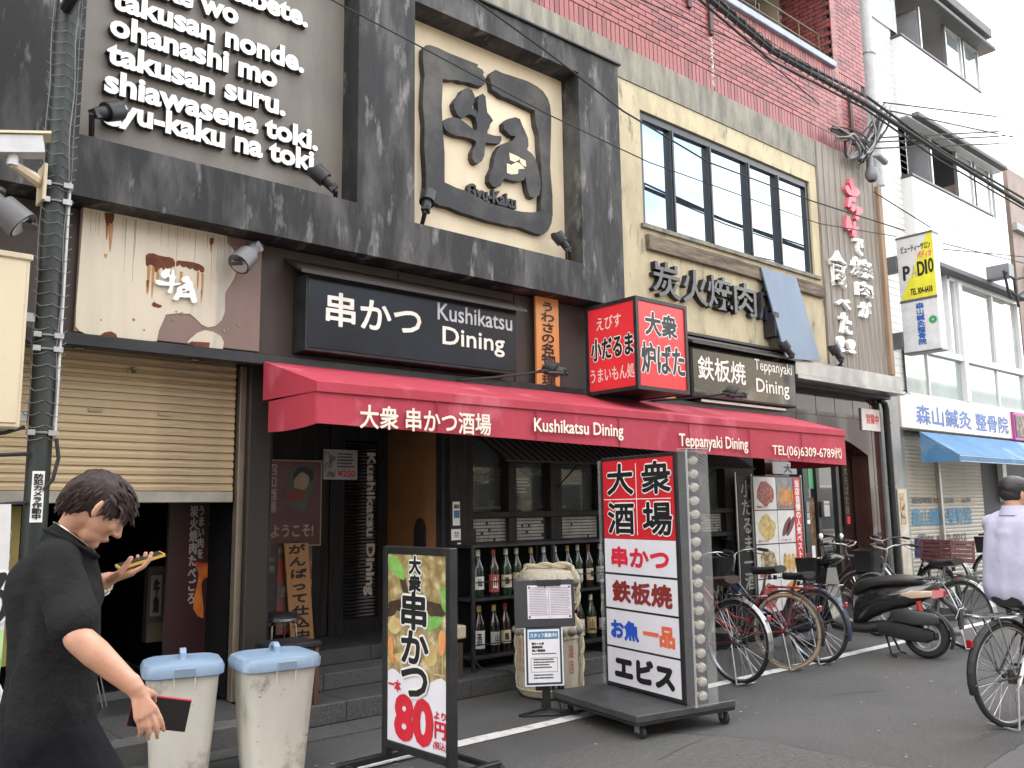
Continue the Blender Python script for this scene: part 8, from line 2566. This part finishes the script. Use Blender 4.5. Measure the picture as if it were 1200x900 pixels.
# ---- the cyclist
cyb = bicycle('bicycle being ridden at the right edge, black mudguards and a white stay', (6.52, 2.48, 0), 107, 'black', guard=BLACKM, lean=-.0, saddle_h=.80, basket='solid', group='bicycles in use')
cy = thing('person', 'cyclist in a lavender polo shirt and black cap riding away at the right edge', 'person', (6.7, 2.4, 0))
rzc = math.radians(90 - 107)
Mc = Matrix.Translation((6.52, 2.48, 0)) @ Matrix.Rotation(rzc, 4, 'Z')
MB().tube([(0, -.078, R_ - .06), (.18, -.075, .62), (.2, -.07, .66)], [.012, .017, .017], 8).tube([(.0, -.078, R_ - .06), (-.02, -.078, R_ - .09)], .008, 7).build('white_stay', FRM['white'], cyb)
MB().tube([(-.24, -.12, R_ - .005), (.03, -.08, R_ - .0)], .006, 7).build('stand_lever', BLACKM, cyb)
V = lambda x, y, z: Mc @ Vector((x, y, z))
fw2 = (V(1, 0, 0) - V(0, 0, 0)); lf2 = (V(0, 1, 0) - V(0, 0, 0))
pel, bel, che, nec = V(.16, 0, .93), V(.16, 0, 1.08), V(.20, 0, 1.27), V(.225, 0, 1.45)
hdc = V(.25, 0, 1.552)
hyaw = math.radians(107 + 22)
fh = Vector((math.sin(hyaw), math.cos(hyaw), 0)); lh = Vector((-fh.y, fh.x, 0))
RC = Matrix((fh * .97 - up * .22, lh, up * .97 + fh * .22)).transposed()
b2 = MB()
TC = head_shapes(b2, hdc, RC, 1.06)
caps(b2, [TC(-.02, 0, -.04), nec - up * .02], [.052, .06], 14)
for sd in (-.08, .08):
    caps(b2, [che + lf2 * sd, bel + lf2 * sd, pel + lf2 * sd], [.105, .10, .115], 16)
arms = {}
for sg in (-1, 1):
    sh, el, wr = V(.21, sg * .185, 1.355), V(.43, sg * .26, 1.17), V(.66, sg * .27, 1.07)
    arms[sg] = (sh, el, wr)
    caps(b2, [che + up * .05, sh, el, wr], [.06, .045, .038, .026], 14)
    hand(b2, wr, fw2 * .9 - up * .25, -up * .8 + lf2 * -sg * .2, thumb_side=1 if sg > 0 else -1, curls=((.9, 1.0, .6),) * 4, thumb_curl=.9)
legs = {}
for sg, kz, kx, az_, ax_ in ((-1, .62, .56, .24, .50), (1, .74, .52, .42, .40)):
    hp_, kn_, an_ = V(.18, sg * .09, .90), V(kx, sg * .12, kz), V(ax_, sg * .13, az_)
    legs[sg] = (hp_, kn_, an_)
    caps(b2, [hp_, kn_, an_], [.085, .058, .038], 14)
    caps(b2, [an_ - up * .02, an_ + fw2 * .12 - up * .05], [.03, .025], 10)
fuse(b2, 'body', SKIN, cy, .0065, 3, .45)
face_parts(cy, TC, RC, 1.0)
POLO = mat('lavender_polo_cotton', (.43, .43, .56), .85, c2=(.37, .37, .50), scale=3, bump=.5, bscale=7)
ps = MB()
caps(ps, [nec - up * .05, che], [.085, .14], 20)
for sd in (-.11, -.06, .06, .11):
    caps(ps, [che + lf2 * sd * .9 + up * .04, bel + lf2 * sd * .92, pel + lf2 * sd - up * .03], [.118 - abs(sd) * .1, .120 - abs(sd) * .1, .134 - abs(sd) * .1], 22)
caps(ps, [che + up * .04, bel, pel - up * .03], [.122, .122, .136], 22)
for sg in (-1, 1):
    sh, el, wr = arms[sg]
    caps(ps, [che + up * .07, sh, sh.lerp(el, .75)], [.10, .068, .066], 18)
    caps(ps, [nec - up * .03, sh], [.06, .062], 16)
fuse(ps, 'polo_shirt', POLO, cy, .010, 14, .5, .012, 6)
cn_ = MB()
cN = nec - up * .005 - fw2 * .005
for i in range(26):
    a, b = 2 * PI * i / 26, 2 * PI * (i + 1) / 26
    P_ = lambda t, r_, h_: cN + lf2 * r_ * math.cos(t) + fw2 * r_ * 1.08 * math.sin(t) + up * h_
    cn_.quad(P_(a, .098, -.035), P_(b, .098, -.035), P_(b, .074, .032), P_(a, .074, .032), sm=True).quad(P_(a, .068, .028), P_(b, .068, .028), P_(b, .074, .032), P_(a, .074, .032), sm=True)
cn_.build('collar', POLO, cy)
tp_ = MB()
for sd in (-.07, .07):
    caps(tp_, [pel + lf2 * sd - up * .05, pel + lf2 * sd + fw2 * .02 - up * .06], [.118, .118], 18)
for sg in (-1, 1):
    hp_, kn_, an_ = legs[sg]
    caps(tp_, [hp_ - up * .03, kn_, an_ + up * .02], [.10, .08, .055], 16)
fuse(tp_, 'trousers', mat('black_trousers', (.014, .014, .017), .9, bump=.4, bscale=8), cy, .011, 4, .5, .01, 7)
for sg in (-1, 1):
    an_ = legs[sg][2]
    sh = MB(); caps(sh, [an_ - fw2 * .03 - up * .03, an_ + fw2 * .14 - up * .055], [.045, .035], 14)
    fuse(sh, 'shoe', mat('white_shoe', (.6, .6, .6), .5), cy, .008, 3, .5)
cp = MB()
cp.ball(TC(-.012, 0, .042), (.116, .096, .088), 26, 16, rot=RC)
cap_ = fuse(cp, 'cap', mat('black_cap_cloth', (.016, .016, .017), .5, bump=.3, bscale=50), cy, .008, 2, .5)
cb_ = MB()
rows = []
for i in range(9):
    t = -1 + 2 * i / 8
    rows.append([TC(.075 - .02 * abs(t) ** 2, .072 * t, .052), TC(.165 - .06 * t * t, .062 * t, .036)])
for i in range(8):
    cb_.quad(rows[i][0], rows[i][1], rows[i + 1][1], rows[i + 1][0], sm=True)
    cb_.quad(*[p - up * .006 for p in (rows[i + 1][0], rows[i + 1][1], rows[i][1], rows[i][0])], sm=True)
cb_.build('cap_peak', mat('black_cap_cloth', (.016, .016, .017), .5), cy)
hb_ = MB(); hb_.ball(TC(-.030, 0, .0), (.084, .076, .066), 20, 12, rot=RC)
fuse(hb_, 'hair', mat('short_black_hair', (.02, .018, .018), .7), cy, .007, 1, .5, .003, 60)
